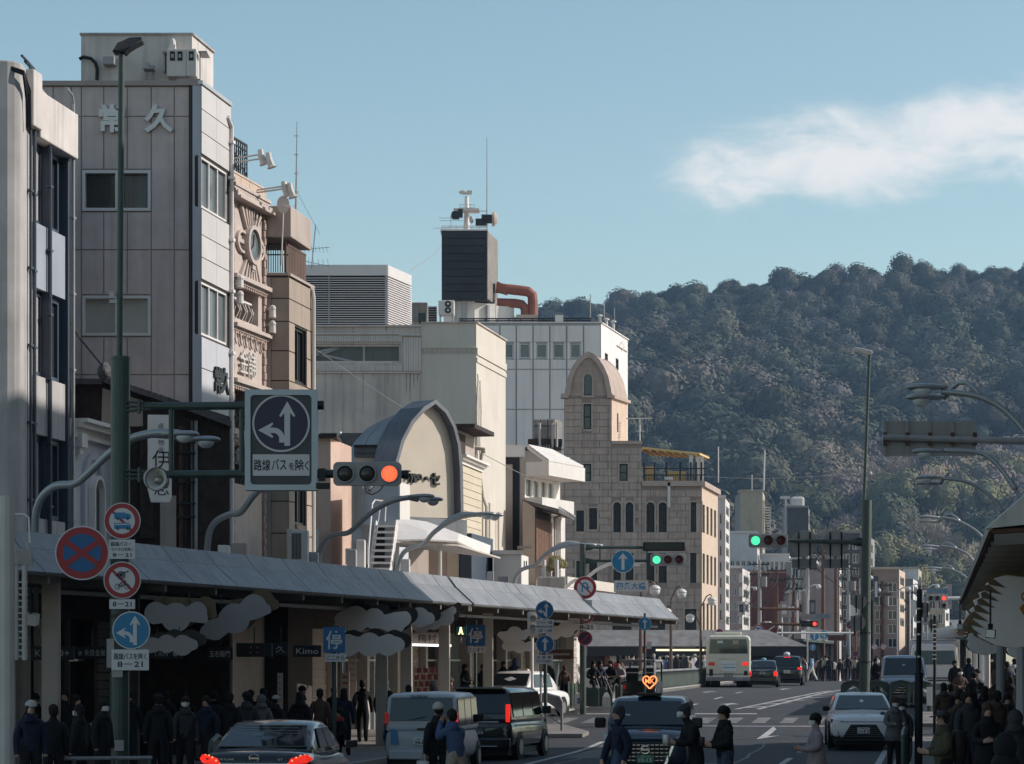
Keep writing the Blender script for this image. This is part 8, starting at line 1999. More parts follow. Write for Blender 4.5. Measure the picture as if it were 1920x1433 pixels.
 for x in xs:
  for s in(-1,1):
   y=s*(W/2-wd*.42)
   mb=MB();mb.tube([(x,s*(W/2-.02),r_+.02),(x,s*(W/2+.006),r_+.02)],r_*1.16,24);obj('wheel_arch',mb,M['trim_black'],t,local=True)
   mb=MB();mb.tube([(x,y-wd/2,r_),(x,y-wd/2+.03,r_),(x,y+wd/2-.03,r_),(x,y+wd/2,r_)],[r_*.92,r_,r_,r_*.92],24);wl_=obj('wheel',mb,M['tyre'],t,local=True)
   mb=MB();yo=y+s*(wd/2+.004);mb.tube([(x,yo-s*.02,r_),(x,yo+s*.008,r_)],r_*.62,18);obj('rim',mb,M['rim'],wl_,local=True)
 mb=MB();mb.box(-L/2+.15,L/2-.15,-W/2+.12,W/2-.12,.14,.34);obj('underbody',mb,M['trim_black'],t,local=True)
 return t
def cbox(t,name,m,x0,x1,y0,y1,z0,z1,bev=.01,label=None):mb=MB();mb.box(x0,x1,y0,y1,z0,z1);return obj(name,mb,M[m],t,local=True,bevel=bev,label=label)
def cpoly(t,name,m,pts,vec,bev=.006):mb=MB();mb.prism([Vector(p)for p in pts],vec);return obj(name,mb,M[m],t,local=True,bevel=bev)
def number(t,x,face,w,h,z,top,txt,m='plate_white',tm='sign_black'):
 s=-1 if face<0 else 1;xo=x
 o=cbox(t,'number_plate',m,xo-.012,xo+.012,-w/2,w/2,z,z+h,.004);mb=MB();ux=(0,-1,0)if s<0 else(0,1,0)
 write(mb,txt,(xo+s*.015,0,z+h*.38),w=w*.8,h=h*.5,ux=ux,bold=.02);write(mb,top,(xo+s*.015,0,z+h*.80),w=w*.6,h=h*.2,ux=ux);obj('lettering',mb,M[tm],o,local=True)
def emblem(t,x,face,r,z,m='chrome'):
 mb=MB();n=20;ring=[]
 s=-1 if face<0 else 1
 pts=[(x,r*math.cos(2*math.pi*i/n),z+r*.86*math.sin(2*math.pi*i/n))for i in range(n+1)];mb.tube(pts,r*.13,6);mb.box(x-.012,x+.012,-r*1.05,r*1.05,z-r*.18,z+r*.18);return obj('emblem',mb,M[m],t,local=True)
HD=math.pi/2-math.atan(STREET)
def at(px,d):return Vector((P(px,HY,d).x,d,gz(d)+.004))
# 1. dark sedan seen from behind
t=car('sedan_car','glossy dark sedan with lit brake lamps and chrome boot strip','car',at(528,42.6),HD+R(4),4.85,1.78,1.46,'car_dark',[(-2.40,.42,.86,.70),(-2.34,.30,.98,.82),(-2.15,.24,1.03,.87),(-1.75,.22,1.02,.89),(-1.0,.2,.96,.89),(.3,.2,.93,.89),(1.1,.2,.95,.88),(1.9,.22,.86,.86),(2.3,.26,.74,.78),(2.42,.34,.62,.62)],dict(xr0=-1.78,xr1=-.78,xf1=.35,xf0=1.25,wb=.80,wt=.62,zb=.98,zt=1.46,lo=.10))
for s in(-1,1):
 cpoly(t,'tail_lamp','lamp_red_lit',[(-2.375,s*.50,.82),(-2.33,s*.80,.86),(-2.18,s*.87,.92),(-2.33,s*.80,.99),(-2.37,s*.56,.93)],(-.03,0,0))
 cpoly(t,'door_mirror','car_dark',[(.95,s*.90,.98),(1.05,s*1.08,1.0),(1.05,s*1.08,1.12),(.95,s*.90,1.10)],(-.12,0,0),.02)
 mb=MB();mb.tube([(-2.42,s*.5,.28),(-2.30,s*.5,.28)],.05,10);obj('exhaust',mb,M['chrome'],t,local=True)
 for k in range(6):mb=MB();a_=k/5;mb.ball((-2.40+.15*a_**2,s*(.52+.30*a_),.84+.05*a_+.10*math.sin(a_*2.4)),.016,6,4);obj('lamp_dot',mb,M['heart_glow'],t,local=True)
cpoly(t,'boot_strip','chrome',[(-2.40,-.48,.79),(-2.40,.48,.79),(-2.40,.52,.86),(-2.40,-.52,.86)],(-.02,0,0))
number(t,-2.43,-1,.33,.165,.58,'京都 373','7-77')
emblem(t,-2.385,-1,.072,.93)
cbox(t,'brake_lamp','lamp_red_lit',-1.62,-1.56,-.11,.11,1.02,1.05)
mb=MB();write(mb,'SKYLINE',(-2.40,.42,.915),w=.22,h=.03,ux=(0,-1,0));write(mb,'GT',(-2.40,-.40,.915),w=.08,h=.03,ux=(0,-1,0));obj('badge',mb,M['chrome'],t,local=True)
cbox(t,'bumper_diffuser','trim_black',-2.43,-2.25,-.62,.62,.24,.44,.03)
mb=MB()
for k in range(10):z=1.04+k*.04;x=-1.76+k*.095;mb.tube([(x-.03,-.55+.012*k,z),(x-.03,.55-.012*k,z)],.003,4)
obj('heater_line',mb,M['grey_paint'],t,local=True,kind='stuff')
# 2. white and blue kei delivery van from behind
t=car('delivery_van','grey white delivery van with blue band and dark lettering above rear window','van',at(815,58.5),HD+R(1),3.4,1.60,1.72,'van_grey',[(-1.70,.36,.80,.76),(-1.68,.28,.98,.795),(-1.4,.25,1.0,.80),(0,.24,.98,.80),(1.2,.24,.95,.79),(1.6,.3,.82,.74),(1.7,.36,.66,.6)],dict(xr0=-1.69,xr1=-1.58,xf1=.95,xf0=1.50,wb=.795,wt=.72,zb=.96,zt=1.72,lo=.16,n=3),wheels=(.28,.15,(-1.05,1.15)))
for s in(-1,1):
 cbox(t,'tail_lamp','lamp_red_lit' if s<0 else 'lamp_red',-1.735,-1.66,s*.755-.035,s*.755+.035,1.06,1.30,.015)
 cpoly(t,'blue_band','van_blue',[(-1.6,s*.806,.50),(-1.2,s*.808,.50),(-.9,s*.81,.8),(-1.1,s*.81,.96),(-1.6,s*.806,.96)],(0,s*.004,0),0)
 cpoly(t,'door_mirror','trim_black',[(1.15,s*.74,1.05),(1.2,s*.92,1.05),(1.2,s*.92,1.22),(1.15,s*.74,1.22)],(-.1,0,0),.02)
cpoly(t,'blue_band','van_blue',[(-1.715,.66,.62),(-1.715,.48,.62),(-1.715,.52,.92),(-1.715,.60,.95),(-1.715,.66,.95)],(-.006,0,0),0)
mb=MB();write(mb,'DUSKIN',(-1.655,.05,1.635),w=.36,h=.062,ux=(0,-1,0),bold=.03);obj('lettering',mb,M['sign_black'],t,local=True)
cbox(t,'bumper','van_grey',-1.78,-1.60,-.70,.70,.30,.50,.03);number(t,-1.725,-1,.33,.165,.60,'京都 480','24-05','plate_white')
cbox(t,'tailgate_handle','trim_black',-1.73,-1.70,-.09,.09,.93,.97)
mb=MB();mb.tube([(-1.71,.25,1.14),(-1.74,-.1,1.22)],.008,4);obj('wiper',mb,M['trim_black'],t,local=True)
# 3. black minivan from behind
t=car('minivan_car','black minivan with lit brake lamp and chrome tailgate bar beside the island','car',at(938,66.5),HD-R(4),4.7,1.70,1.76,'car_black',[(-2.34,.36,.80,.76),(-2.31,.28,.98,.83),(-2.0,.24,1.02,.85),(0,.22,1.0,.85),(1.4,.22,.98,.84),(2.1,.26,.84,.80),(2.32,.34,.66,.64)],dict(xr0=-2.33,xr1=-2.10,xf1=.95,xf0=1.75,wb=.84,wt=.70,zb=.99,zt=1.75,lo=.12,n=3),wheels=(.31,.18,(-1.45,1.4)))
for s in(-1,1):
 cbox(t,'tail_lamp','lamp_red_lit',-2.37,-2.24,s*.735-.05,s*.735+.05,.93,1.36,.02)
 cpoly(t,'door_mirror','trim_black',[(1.15,s*.84,1.08),(1.2,s*1.05,1.08),(1.2,s*1.05,1.27),(1.15,s*.84,1.27)],(-.12,0,0),.03)
cbox(t,'tailgate_bar','chrome',-2.385,-2.33,-.52,.52,.90,.95);cbox(t,'tailgate_bar','lead_pale',-2.37,-2.30,-.62,.62,.80,.89)
number(t,-2.36,-1,.33,.165,.62,'京都 300','4-34','plate_dark','ac_white');emblem(t,-2.39,-1,.06,1.03)
cbox(t,'brake_lamp','lamp_red_lit',-2.16,-2.10,-.14,.14,1.62,1.65);cbox(t,'roof_spoiler','car_black',-2.34,-2.0,-.62,.62,1.71,1.77,.02);cbox(t,'bumper','car_black',-2.42,-2.25,-.80,.80,.28,.56,.05);cbox(t,'lower_strip','chrome',-2.43,-2.40,-.5,.5,.34,.36)
# 4. white taxi turning away
t=car('taxi_car','white taxi sedan with roof lamp turning past the green litter bin','taxi',at(986,90),HD-R(13),4.6,1.69,1.50,'car_white',[(-2.28,.42,.84,.68),(-2.24,.30,.95,.80),(-2.0,.24,.98,.83),(-1.3,.22,.97,.845),(.9,.2,.96,.845),(1.8,.24,.88,.83),(2.2,.28,.8,.78),(2.3,.36,.66,.66)],dict(xr0=-1.75,xr1=-1.05,xf1=.35,xf0=1.05,wb=.80,wt=.66,zb=.955,zt=1.56,lo=.12),wheels=(.31,.17,(-1.35,1.35)))
for s in(-1,1):cbox(t,'tail_lamp','lamp_red',-2.30,-2.22,s*.66-.13,s*.66+.13,.66,.84,.02)
number(t,-2.31,-1,.33,.165,.50,'京都 500','12-08','plate_green','ac_white');cbox(t,'bumper','car_white',-2.36,-2.2,-.78,.78,.34,.54,.04);cbox(t,'bumper_strip','trim_black',-2.375,-2.2,-.79,.79,.44,.48)
cbox(t,'roof_lamp','shingle',-.32,-.14,-.2,.2,1.51,1.63,.03);cbox(t,'roof_rack','ad_white',-.9,-.5,-.35,.35,1.52,1.56,.01)
# heart sign of a second taxi hidden behind
t=thing('taxi_roof_sign','small pale heart shaped roof sign glimpsed behind the black minivan','taxi sign',P(945,1281,92));hp=[(.16*math.sin(a_)**3,.0105*(13*math.cos(a_)-5*math.cos(2*a_)-2*math.cos(3*a_)-math.cos(4*a_)))for a_ in[2*math.pi*i/32 for i in range(32)]]
mb=MB();mb.flat([(x*1.15,z*1.2)for x,z in hp],0,.06);obj('rim',mb,M['stone_pink'],t,local=True);mb=MB();mb.flat([(x*.85,z*.9)for x,z in hp],-.01,0.0);obj('face',mb,M['ac_white'],t,local=True);mb=MB();mb.tube([(0,.03,-.2),(0,.03,-.62)],.03,6);obj('stem',mb,M['steel_dark'],t,local=True)
# 5. dark blue taxi minivan facing us
HF=HD+math.pi
TX=at(1222,54.6)
t=car('taxi_van','dark blue taxi minivan facing forward with glowing heart sign on its roof','taxi',TX,HF+R(3),4.7,1.72,1.70,'car_navy',[(-2.33,.36,.9,.78),(-2.25,.25,1.0,.84),(-1.0,.22,1.04,.86),(.9,.22,1.05,.86),(1.55,.24,1.08,.855),(2.0,.26,1.02,.84),(2.26,.30,.86,.80),(2.36,.36,.66,.70)],dict(xr0=-2.3,xr1=-2.05,xf1=.85,xf0=1.62,wb=.84,wt=.70,zb=1.03,zt=1.68,lo=.06,n=3),wheels=(.32,.19,(-1.45,1.42)))
for k in range(5):cbox(t,'grille_bar','chrome',2.30-.0,2.385,-.50+.02*k,.50-.02*k,.74-k*.075,.765-k*.075,.004)
cpoly(t,'grille','trim_black',[(2.32,-.56,.80),(2.32,.56,.80),(2.345,.44,.40),(2.345,-.44,.40)],(.025,0,0))
for k in range(11):cbox(t,'grille_post','trim_black',2.36,2.39,-.46+.092*k-.012,-.46+.092*k+.012,.40,.78,0)
for s in(-1,1):
 cpoly(t,'grille_edge','chrome',[(2.33,s*.60,.82),(2.33,s*.54,.82),(2.36,s*.36,.36),(2.36,s*.42,.36)],(.03,0,0))
 cpoly(t,'headlight','headlamp',[(2.26,s*.58,.80),(2.15,s*.82,.86),(2.10,s*.83,.98),(2.24,s*.62,.92)],(.06,0,0))
 cpoly(t,'door_mirror','trim_black',[(1.10,s*.86,1.06),(1.15,s*1.08,1.06),(1.15,s*1.08,1.27),(1.10,s*.86,1.27)],(.14,0,0),.04)
 cbox(t,'seat','seat',.2,.42,s*.36-.22,s*.36+.22,.8,1.52,.06)
emblem(t,2.40,1,.085,.66);number(t,2.39,1,.33,.165,.40,'京都 500','10-15','plate_green','ac_white')
cbox(t,'bonnet_edge','car_navy',2.0,2.30,-.62,.62,.84,.90,.03);cbox(t,'notice','ad_white',1.35,1.36,-.52,-.36,1.30,1.34,0)
mb=MB();mb.box(.5,.9,-.24,.24,1.69,1.76);mb.prism([(.62,-.08,1.76),(.78,-.08,1.76),(.78,.08,1.76),(.62,.08,1.76)],(0,0,.08));rs=obj('sign_foot',mb,M['trim_black'],t,local=True,bevel=.02)
mb=MB();mb.prism([Vector((.68,x*.92,1.98+z*.95))for x,z in hp],(.06,0,0));hs_=obj('heart_sign',mb,M['trim_black'],t,local=True)
mb=MB();k_=len(hp);pts=[Vector((.75,x*.88,1.98+z*.90))for x,z in hp]+[Vector((.75,hp[0][0]*.88,1.98+hp[0][1]*.9))];mb.tube(pts,.016,6);obj('heart_tube',mb,M['heart_glow'],hs_,local=True)
mb=MB();write(mb,'MK',(.745,0,1.995),w=.19,h=.10,ux=(0,1,0),bold=.01);obj('lettering',mb,M['heart_glow'],hs_,local=True)
# 6. city bus from behind
BX=at(1364,152);t=thing('city_bus','pale green city bus seen from behind at the bridge kerb','bus',BX,HD+R(5))
mb=MB();rings=[]
def brect(w,z0,z1,r_):return[(-w,z0),(w,z0),(w,z1-r_),(w-r_*.3,z1-r_*.3),(w-r_,z1),(-w+r_,z1),(-w+r_*.3,z1-r_*.3),(-w,z1-r_)]
for x,q,z0 in((-5.2,.95,.42),(-5.12,.99,.36),(-4.9,1,.34),(5.1,1,.34),(5.2,.95,.4)):rings.append([(x,y*q,z)for y,z in brect(1.22,z0,2.86-(0 if abs(x)<5.1 else .06),.22)])
mb.loft(rings);obj('body',mb,M['bus_green'],t,local=True,bevel=.03)
cpoly(t,'rear_window','car_glass',[(-5.19,-1.06,1.85),(-5.19,1.06,1.85),(-5.17,1.0,2.66),(-5.17,-1.0,2.66)],(-.03,0,0),.03)
cbox(t,'destination_screen','ad_white',-5.235,-5.21,.30,.62,2.42,2.56);cbox(t,'destination_screen','stone_pink',-5.235,-5.21,-.55,-.25,2.36,2.58)
cbox(t,'roof_unit','bus_green',-3.8,-.6,-.75,.75,2.86,3.06,.08);cbox(t,'advert_board','ad_white',-5.24,-5.18,-.42,.42,.86,1.42);cbox(t,'advert_stripe','ad_blue',-5.25,-5.235,-.38,.3,1.05,1.12);cbox(t,'advert_stripe','ad_blue',-5.25,-5.235,-.38,.38,1.25,1.28)
cbox(t,'belt_line','trim_black',-5.215,5.2,-1.235,1.235,.70,.74,0);cbox(t,'side_window','car_glass',-4.6,4.6,-1.235,-1.20,1.62,2.50,.02);cbox(t,'side_window','car_glass',-4.6,4.6,1.20,1.235,1.62,2.50,.02);cbox(t,'side_door','alu',-4.85,-4.65,-1.236,-1.2,1.0,2.5,.01)
for s in(-1,1):cbox(t,'tail_lamp','lamp_red_lit' if s<0 else 'lamp_red',-5.23,-5.18,s*.92-.16,s*.92+.16,1.20,1.38);cbox(t,'vent','trim_black',-5.22,-5.18,s*.95-.1,s*.95+.1,.62 if s>0 else .66,1.0 if s>0 else .9)
number(t,-5.22,-1,.44,.22,.55,'京都 200','12-90','plate_dark','ac_white');cbox(t,'bumper','lead_pale',-5.32,-5.1,-1.18,1.18,.34,.56,.04)
mb=MB();write(mb,'京都市バス',(-5.215,.1,1.55),w=.9,h=.09,ux=(0,-1,0));obj('lettering',mb,M['bus_green']if False else M['grey_paint'],t,local=True)
for x in(-3.2,3.2):
 for s in(-1,1):
  mb=MB();mb.tube([(x,s*.98,.46),(x,s*1.235,.46)],.46,20);w_=obj('wheel',mb,M['tyre'],t,local=True);mb=MB();mb.tube([(x,s*1.23,.46),(x,s*1.25,.46)],.26,16);obj('rim',mb,M['rim'],w_,local=True)
for y in(-.7,.7):mb=MB();mb.tube([(-4.2,y-.25,.42),(-4.2,y+.25,.42)],.42,14);obj('inner_wheel',mb,M['tyre'],t,local=True)
# 7. black sedan taxi on the bridge, 8. black suv
t=car('taxi_car','black sedan taxi with pale blue roof lamp following the bus','taxi',at(1432,149),HD+R(2),4.7,1.70,1.50,'car_black',[(-2.33,.42,.84,.68),(-2.29,.30,.96,.80),(-2.0,.24,1.0,.84),(-1.3,.22,.98,.85),(.9,.2,.96,.85),(1.8,.24,.88,.83),(2.25,.28,.8,.78)],dict(xr0=-1.75,xr1=-1.05,xf1=.35,xf0=1.05,wb=.81,wt=.64,zb=.965,zt=1.50,lo=.1),wheels=(.31,.17,(-1.4,1.4)))
for s in(-1,1):cbox(t,'tail_lamp','lamp_red_lit',-2.36,-2.26,s*.70-.10,s*.70+.10,.62,.88,.02)
number(t,-2.36,-1,.4,.2,.70,'京都 500','31-20','plate_dark','ac_white');cbox(t,'chrome_strip','chrome',-2.36,-2.30,-.36,.36,.92,.95);cbox(t,'bumper','car_black',-2.40,-2.2,-.8,.8,.3,.56,.05)
mb=MB();mb.ball((-.3,0,1.54),(.12,.16,.1),10,6);obj('roof_lamp',mb,M['ad_blue'],t,local=True)
t=car('suv_car','black suv with red high brake lamp ahead of the black taxi','car',at(1478,158),HD+R(1),4.6,1.82,1.74,'car_black',[(-2.28,.44,.9,.76),(-2.22,.34,1.04,.87),(-1.9,.3,1.08,.9),(.9,.28,1.04,.91),(1.8,.3,.98,.88),(2.25,.36,.82,.78)],dict(xr0=-2.15,xr1=-1.75,xf1=.4,xf0=1.1,wb=.88,wt=.70,zb=1.05,zt=1.73,lo=.1),wheels=(.35,.2,(-1.38,1.38)))
for s in(-1,1):cbox(t,'tail_lamp','lamp_red_lit' if s<0 else 'lamp_red',-2.29,-2.12,s*.74-.12,s*.74+.12,.92,1.06,.02)
cbox(t,'brake_lamp','lamp_red_lit',-1.83,-1.72,-.2,.2,1.62,1.68);number(t,-2.30,-1,.36,.18,.72,'京都 330','8-15');cbox(t,'bumper','trim_black',-2.36,-2.2,-.8,.8,.36,.6,.05)
mb=MB();mb.ball((-1.0,.05,1.84),(.2,.2,.14),10,6);obj('roof_lamp',mb,M['ad_white'],t,local=True)
# 9. white hatchback facing us
t=car('hatchback_car','white hatchback with dark trapezoid grille waiting at the kerb','car',at(1613,73.5),HF+R(4),4.2,1.83,1.50,'car_white',[(-2.08,.40,.98,.74),(-2.0,.28,1.06,.85),(-1.2,.24,1.02,.90),(.5,.22,.98,.905),(1.2,.24,.96,.90),(1.7,.24,.90,.885),(1.98,.27,.80,.84),(2.08,.32,.68,.72)],dict(xr0=-1.95,xr1=-1.35,xf1=.20,xf0=1.15,wb=.85,wt=.64,zb=.97,zt=1.49,lo=.05),wheels=(.34,.2,(-1.3,1.28)))
cpoly(t,'grille','trim_black',[(2.04,-.34,.66),(2.04,.34,.66),(2.02,.56,.30),(2.02,-.56,.30)],(.045,0,0));number(t,2.10,1,.33,.165,.42,'京都 302','--11')
for k in range(6):cbox(t,'grille_slat','lead_pale',2.07,2.092,-.36-.03*k,.36+.03*k,.61-.055*k,.617-.055*k,0)
for s in(-1,1):
 cpoly(t,'headlight','trim_black',[(1.98,s*.50,.70),(1.78,s*.86,.72),(1.72,s*.87,.80),(1.92,s*.56,.78)],(.07,0,0));cpoly(t,'headlight','headlamp',[(1.96,s*.56,.735),(1.84,s*.80,.745),(1.82,s*.80,.77),(1.94,s*.58,.765)],(.10,0,0))
 cpoly(t,'bumper_vent','trim_black',[(2.0,s*.62,.30),(1.86,s*.84,.32),(1.84,s*.84,.52),(1.99,s*.68,.50)],(.06,0,0));cpoly(t,'door_mirror','trim_black',[(.75,s*.86,1.0),(.8,s*1.06,1.0),(.8,s*1.06,1.14),(.75,s*.86,1.14)],(.14,0,0),.04)
cbox(t,'bonnet_line','trim_black',1.96,2.045,-.62,.62,.725,.74,0);cbox(t,'lower_lip','trim_black',1.9,2.09,-.74,.74,.2,.28,.02);cbox(t,'dash_panel','seat',.6,1.0,-.6,.6,.92,1.0)
for s in(-1,1):cbox(t,'seat','seat',-.1,.08,s*.36-.2,s*.36+.2,.7,1.32,.05)
# 10. silver minivan facing us, 11. white truck
t=car('minivan_car','silver minivan facing forward behind the arched guard panels','car',at(1693,101),HF+R(2),4.7,1.80,1.90,'car_silver',[(-2.3,.36,.9,.78),(-2.25,.25,1.0,.86),(-1.0,.22,1.08,.9),(.9,.22,1.10,.9),(1.6,.24,1.12,.89),(2.0,.26,1.06,.87),(2.26,.30,.88,.82),(2.34,.36,.66,.7)],dict(xr0=-2.3,xr1=-2.1,xf1=.85,xf0=1.7,wb=.86,wt=.72,zb=1.09,zt=1.90,lo=.05,n=3),wheels=(.33,.2,(-1.45,1.42)))
cpoly(t,'grille','trim_black',[(2.30,-.60,.84),(2.30,.60,.84),(2.33,.48,.44),(2.33,-.48,.44)],(.03,0,0))
for k in range(4):cbox(t,'grille_bar','chrome',2.32,2.385,-.56+.03*k,.56-.03*k,.78-.09*k,.81-.09*k,0)
for s in(-1,1):cpoly(t,'headlight','headlamp',[(2.22,s*.62,.84),(2.08,s*.85,.9),(2.04,s*.86,1.0),(2.2,s*.66,.94)],(.06,0,0))
cbox(t,'notice','ad_white',1.50,1.51,-.7,-.45,1.20,1.25,0)
t=thing('truck','white cab truck with wide windscreen and roof rack behind the studded pole','truck',at(1752,112),HF)
mb=MB();rings=[[(x,y*w,z)for y,z in((-.98,.5),(-1,.9),(-.99,1.45),(-.94,2.15),(-.84,2.3),(.84,2.3),(.94,2.15),(.99,1.45),(1,.9),(.98,.5))]for x,w in((.6,1),(1.9,1),(2.3,.98),(2.42,.94))];mb.loft(rings);obj('cab',mb,M['car_white'],t,local=True,bevel=.06)
cpoly(t,'windshield','car_glass',[(2.42,-.86,1.46),(2.42,.86,1.46),(2.36,.80,2.14),(2.36,-.80,2.14)],(.05,0,0),.04);cbox(t,'grille','trim_black',2.40,2.46,-.7,.7,.88,.92,0);cbox(t,'grille','trim_black',2.40,2.46,-.7,.7,.78,.82,0);cbox(t,'bumper','lead_pale',2.3,2.52,-.98,.98,.42,.66,.04)
cbox(t,'cargo_box','alu_white',-3.0,.5,-1.05,1.05,.7,2.5,.03);cbox(t,'roof_rack','grey_paint',.7,2.2,-.9,.9,2.42,2.47,.01);cbox(t,'dash_papers','ad_white',2.1,2.3,.2,.7,1.47,1.62,.03)
for s in(-1,1):
 cbox(t,'headlight','headlamp',2.38,2.46,s*.80-.14,s*.80+.14,.74,.94,.02);cbox(t,'door_mirror','trim_black',2.3,2.44,s*1.14-.1,s*1.14+.1,1.4,1.85,.03)
 for x in(1.7,-1.8):mb=MB();mb.tube([(x,s*.72,.38),(x,s*.98,.38)],.38,18);obj('wheel',mb,M['tyre'],t,local=True)
 # 12. roofed cart at the corner, rear towards us
t=thing('roofed_cart','small open sided roofed vehicle with pale top parked at the bridge corner','cart',at(1204,104),HD)
mb=MB();mb.box(-1.5,1.5,-.68,.68,1.62,1.72);obj('roof',mb,M['lead_pale'],t,local=True,bevel=.05)
for x in(-1.42,1.3):
 for s in(-1,1):mb=MB();mb.tube([(x,s*.64,.5),(x,s*.62,1.63)],.035,6);obj('post',mb,M['alu_white']if x<0 else M['trim_black'],t,local=True)
mb=MB();mb.loft([[(x,y,z)for y,z in((-.66,.35),(.66,.35),(.68,.9),(-.68,.9))]for x in(-1.5,1.5)]);obj('body',mb,M['car_black'],t,local=True,bevel=.05)
for s in(-1,1):
 cbox(t,'seat','seat',-.6,-.45,s*.33-.25,s*.33+.25,.9,1.4,.05);cbox(t,'lamp','lamp_red',-1.53,-1.5,s*.52-.06,s*.52+.06,.6,.75)
 for x in(-1.0,1.0):mb=MB();mb.tube([(x,s*.52,.3),(x,s*.68,.3)],.3,16);obj('wheel',mb,M['tyre'],t,local=True)
cbox(t,'crossbar','alu',-1.5,-1.46,-.64,.64,1.2,1.24,0)
# ---------------------------------------------------------------- people
for k_,c_ in dict(skin=(.42,.27,.20),hair=(.018,.014,.012),hair_brown=(.07,.04,.025),cloth_black=(.014,.014,.016),cloth_navy=(.016,.022,.042),cloth_grey=(.13,.13,.14),cloth_char=(.045,.045,.05),cloth_brown=(.09,.06,.045),cloth_olive=(.075,.070,.045),cloth_beige=(.40,.34,.27),cloth_white=(.62,.60,.57),cloth_blue=(.07,.10,.19),cloth_lilac=(.30,.26,.27),cloth_red=(.36,.05,.045),cloth_sky=(.26,.40,.56),denim=(.06,.08,.13),shoe=(.02,.018,.016),mask=(.62,.63,.63),paper=(.62,.62,.55),tote=(.38,.29,.24),leather=(.03,.022,.02),cap_pale=(.42,.40,.37)).items():
 mm(k_,c_,.85 if k_ not in('leather','skin')else .5,var=.18,scale=7,spec=.25,bump=0 if k_ in('skin','mask','paper')else .9)
def body_mesh(pose,fingers=False):
 """One skin of tapering limbs grown over a posed skeleton; front is -y, 1.70 m tall standing."""
 J,E=[],[]
 def j(p,r,up=None,b=None,r2=None):
  J.append((Vector(p),(r,r2 or r),b))
  if up is not None:E.append((up,len(J)-1))
  return len(J)-1
 lean={'lean':.10,'photo':.05,'sit':.02}.get(pose,0.0);dz=-.42 if pose=='sit' else 0
 pe=j((0,.02,.95+dz),.165,None,'coat',.14);be=j((0,.01-lean*.3,1.09+dz),.168,pe,'coat',.145);ch=j((0,-lean,1.27+dz),.188,be,'coat',.150)
 nb=j((0,-lean*1.4,1.43+dz),.095,ch,'coat');nk=j((0,-lean*1.6-.005,1.495+dz),.064,nb,'skin');hd=j((0,-lean*1.9-.015,1.575+dz),.086,nk,'skin',.096);ht=j((0,-lean*1.9-.005,1.645+dz),.076,hd,'skin',.088)
 j((0,-lean*1.9-.112,1.572+dz),.013,hd,'skin')
 for s in(-1,1):
  sh=j((s*.165,-lean*1.1+.01,1.37+dz),.088,ch,'coat')
  if pose=='photo':el,wr,hn=(s*.24,-.16,1.20),(s*.10,-.30,1.47),(s*.06,-.30,1.54)
  elif pose in('hold','lean','sit'):el,wr,hn=(s*.235,-.04-lean,1.12),(s*.13,-.27-lean,1.10),(s*.08,-.34-lean,1.12)
  elif pose=='walk':el,wr,hn=(s*.225,s*.10,1.12),(s*.235,s*.10-.08,.89),(s*.23,s*.10-.11,.81)
  else:el,wr,hn=(s*.225,.03,1.11),(s*.235,-.02,.87),(s*.23,-.05,.79)
  el,wr,hn=[Vector(q)+Vector((0,0,dz))for q in(el,wr,hn)]
  e_=j(el,.075,sh,'coat');w_=j(wr,.055,e_,'coat');h_=j(hn,.032,w_,'skin',.040)
  if fingers:
   d_=(hn-wr).normalized();sd=d_.cross(Vector((0,1,0)));sd=(sd if sd.length>.1 else d_.cross(Vector((0,0,1)))).normalized();fr_=sd.cross(d_).normalized()
   for q,ln in((-.027,.055),(-.009,.068),(.009,.064),(.027,.05)):
    a_=j(hn+d_*.035+sd*q,.010,h_,'skin');b_=j(hn+d_*(.035+ln*.55)+sd*q+fr_*.012,.009,a_,'skin');j(hn+d_*(.03+ln*.85)+sd*q+fr_*.035,.008,b_,'skin')
   a_=j(hn+sd*.045*-s+fr_*.012,.011,h_,'skin');j(hn+d_*.035+sd*.055*-s+fr_*.03,.009,a_,'skin')
  if pose=='sit':hp,kn,an,to=(s*.10,.0,.93),(s*.13,-.42,.95),(s*.13,-.44,.52),(s*.14,-.60,.455)
  elif pose=='walk':k=s*.22;hp,kn,an,to=(s*.09,0,.90),(s*.10,-k*.8-.05,.50),(s*.10,-k*1.25+.05,.10+(.08 if s<0 else 0)),(s*.105,-k*1.25-.12,.045+(.02 if s<0 else 0))
  else:hp,kn,an,to=(s*.09,.02,.90),(s*.105,.0,.50),(s*.11,.03,.10),(s*.125,-.13,.042)
  hp,kn,an,to=[Vector(q)+Vector((0,0,dz))for q in(hp,kn,an,to)]
  a_=j(hp,.118,pe,'leg');b_=j(kn,.082,a_,'leg');c_=j(an,.062,b_,'leg');j(to,.046,c_,'shoe')
 me=bpy.data.meshes.new('skeleton');me.from_pydata([p for p,_,_ in J],E,[])
 o=bpy.data.objects.new('skeleton',me);COL.objects.link(o)
 sk=o.modifiers.new('skin','SKIN');sk.use_smooth_shade=True;sk.branch_smoothing=.6
 if not me.skin_vertices:
  bm_=bmesh.new();bm_.from_mesh(me);bm_.verts.layers.skin.verify();bm_.to_mesh(me);bm_.free()
 for i,(_,r_,_)in enumerate(J):me.skin_vertices[0].data[i].radius=r_
 me.skin_vertices[0].data[0].use_root=True
 sb=o.modifiers.new('smooth','SUBSURF');sb.levels=1
 out=bpy.data.meshes.new_from_object(o.evaluated_get(bpy.context.evaluated_depsgraph_get()));bpy.data.objects.remove(o)
 for m_ in('skin','cloth_black','cloth_char','shoe'):out.materials.append(M[m_])
 zone={'skin':0,'coat':1,'leg':2,'shoe':3}
 segs=[(J[a_][0],J[b_][0],zone[J[b_][2]],(J[a_][1][0]+J[b_][1][0])/2)for a_,b_ in E]
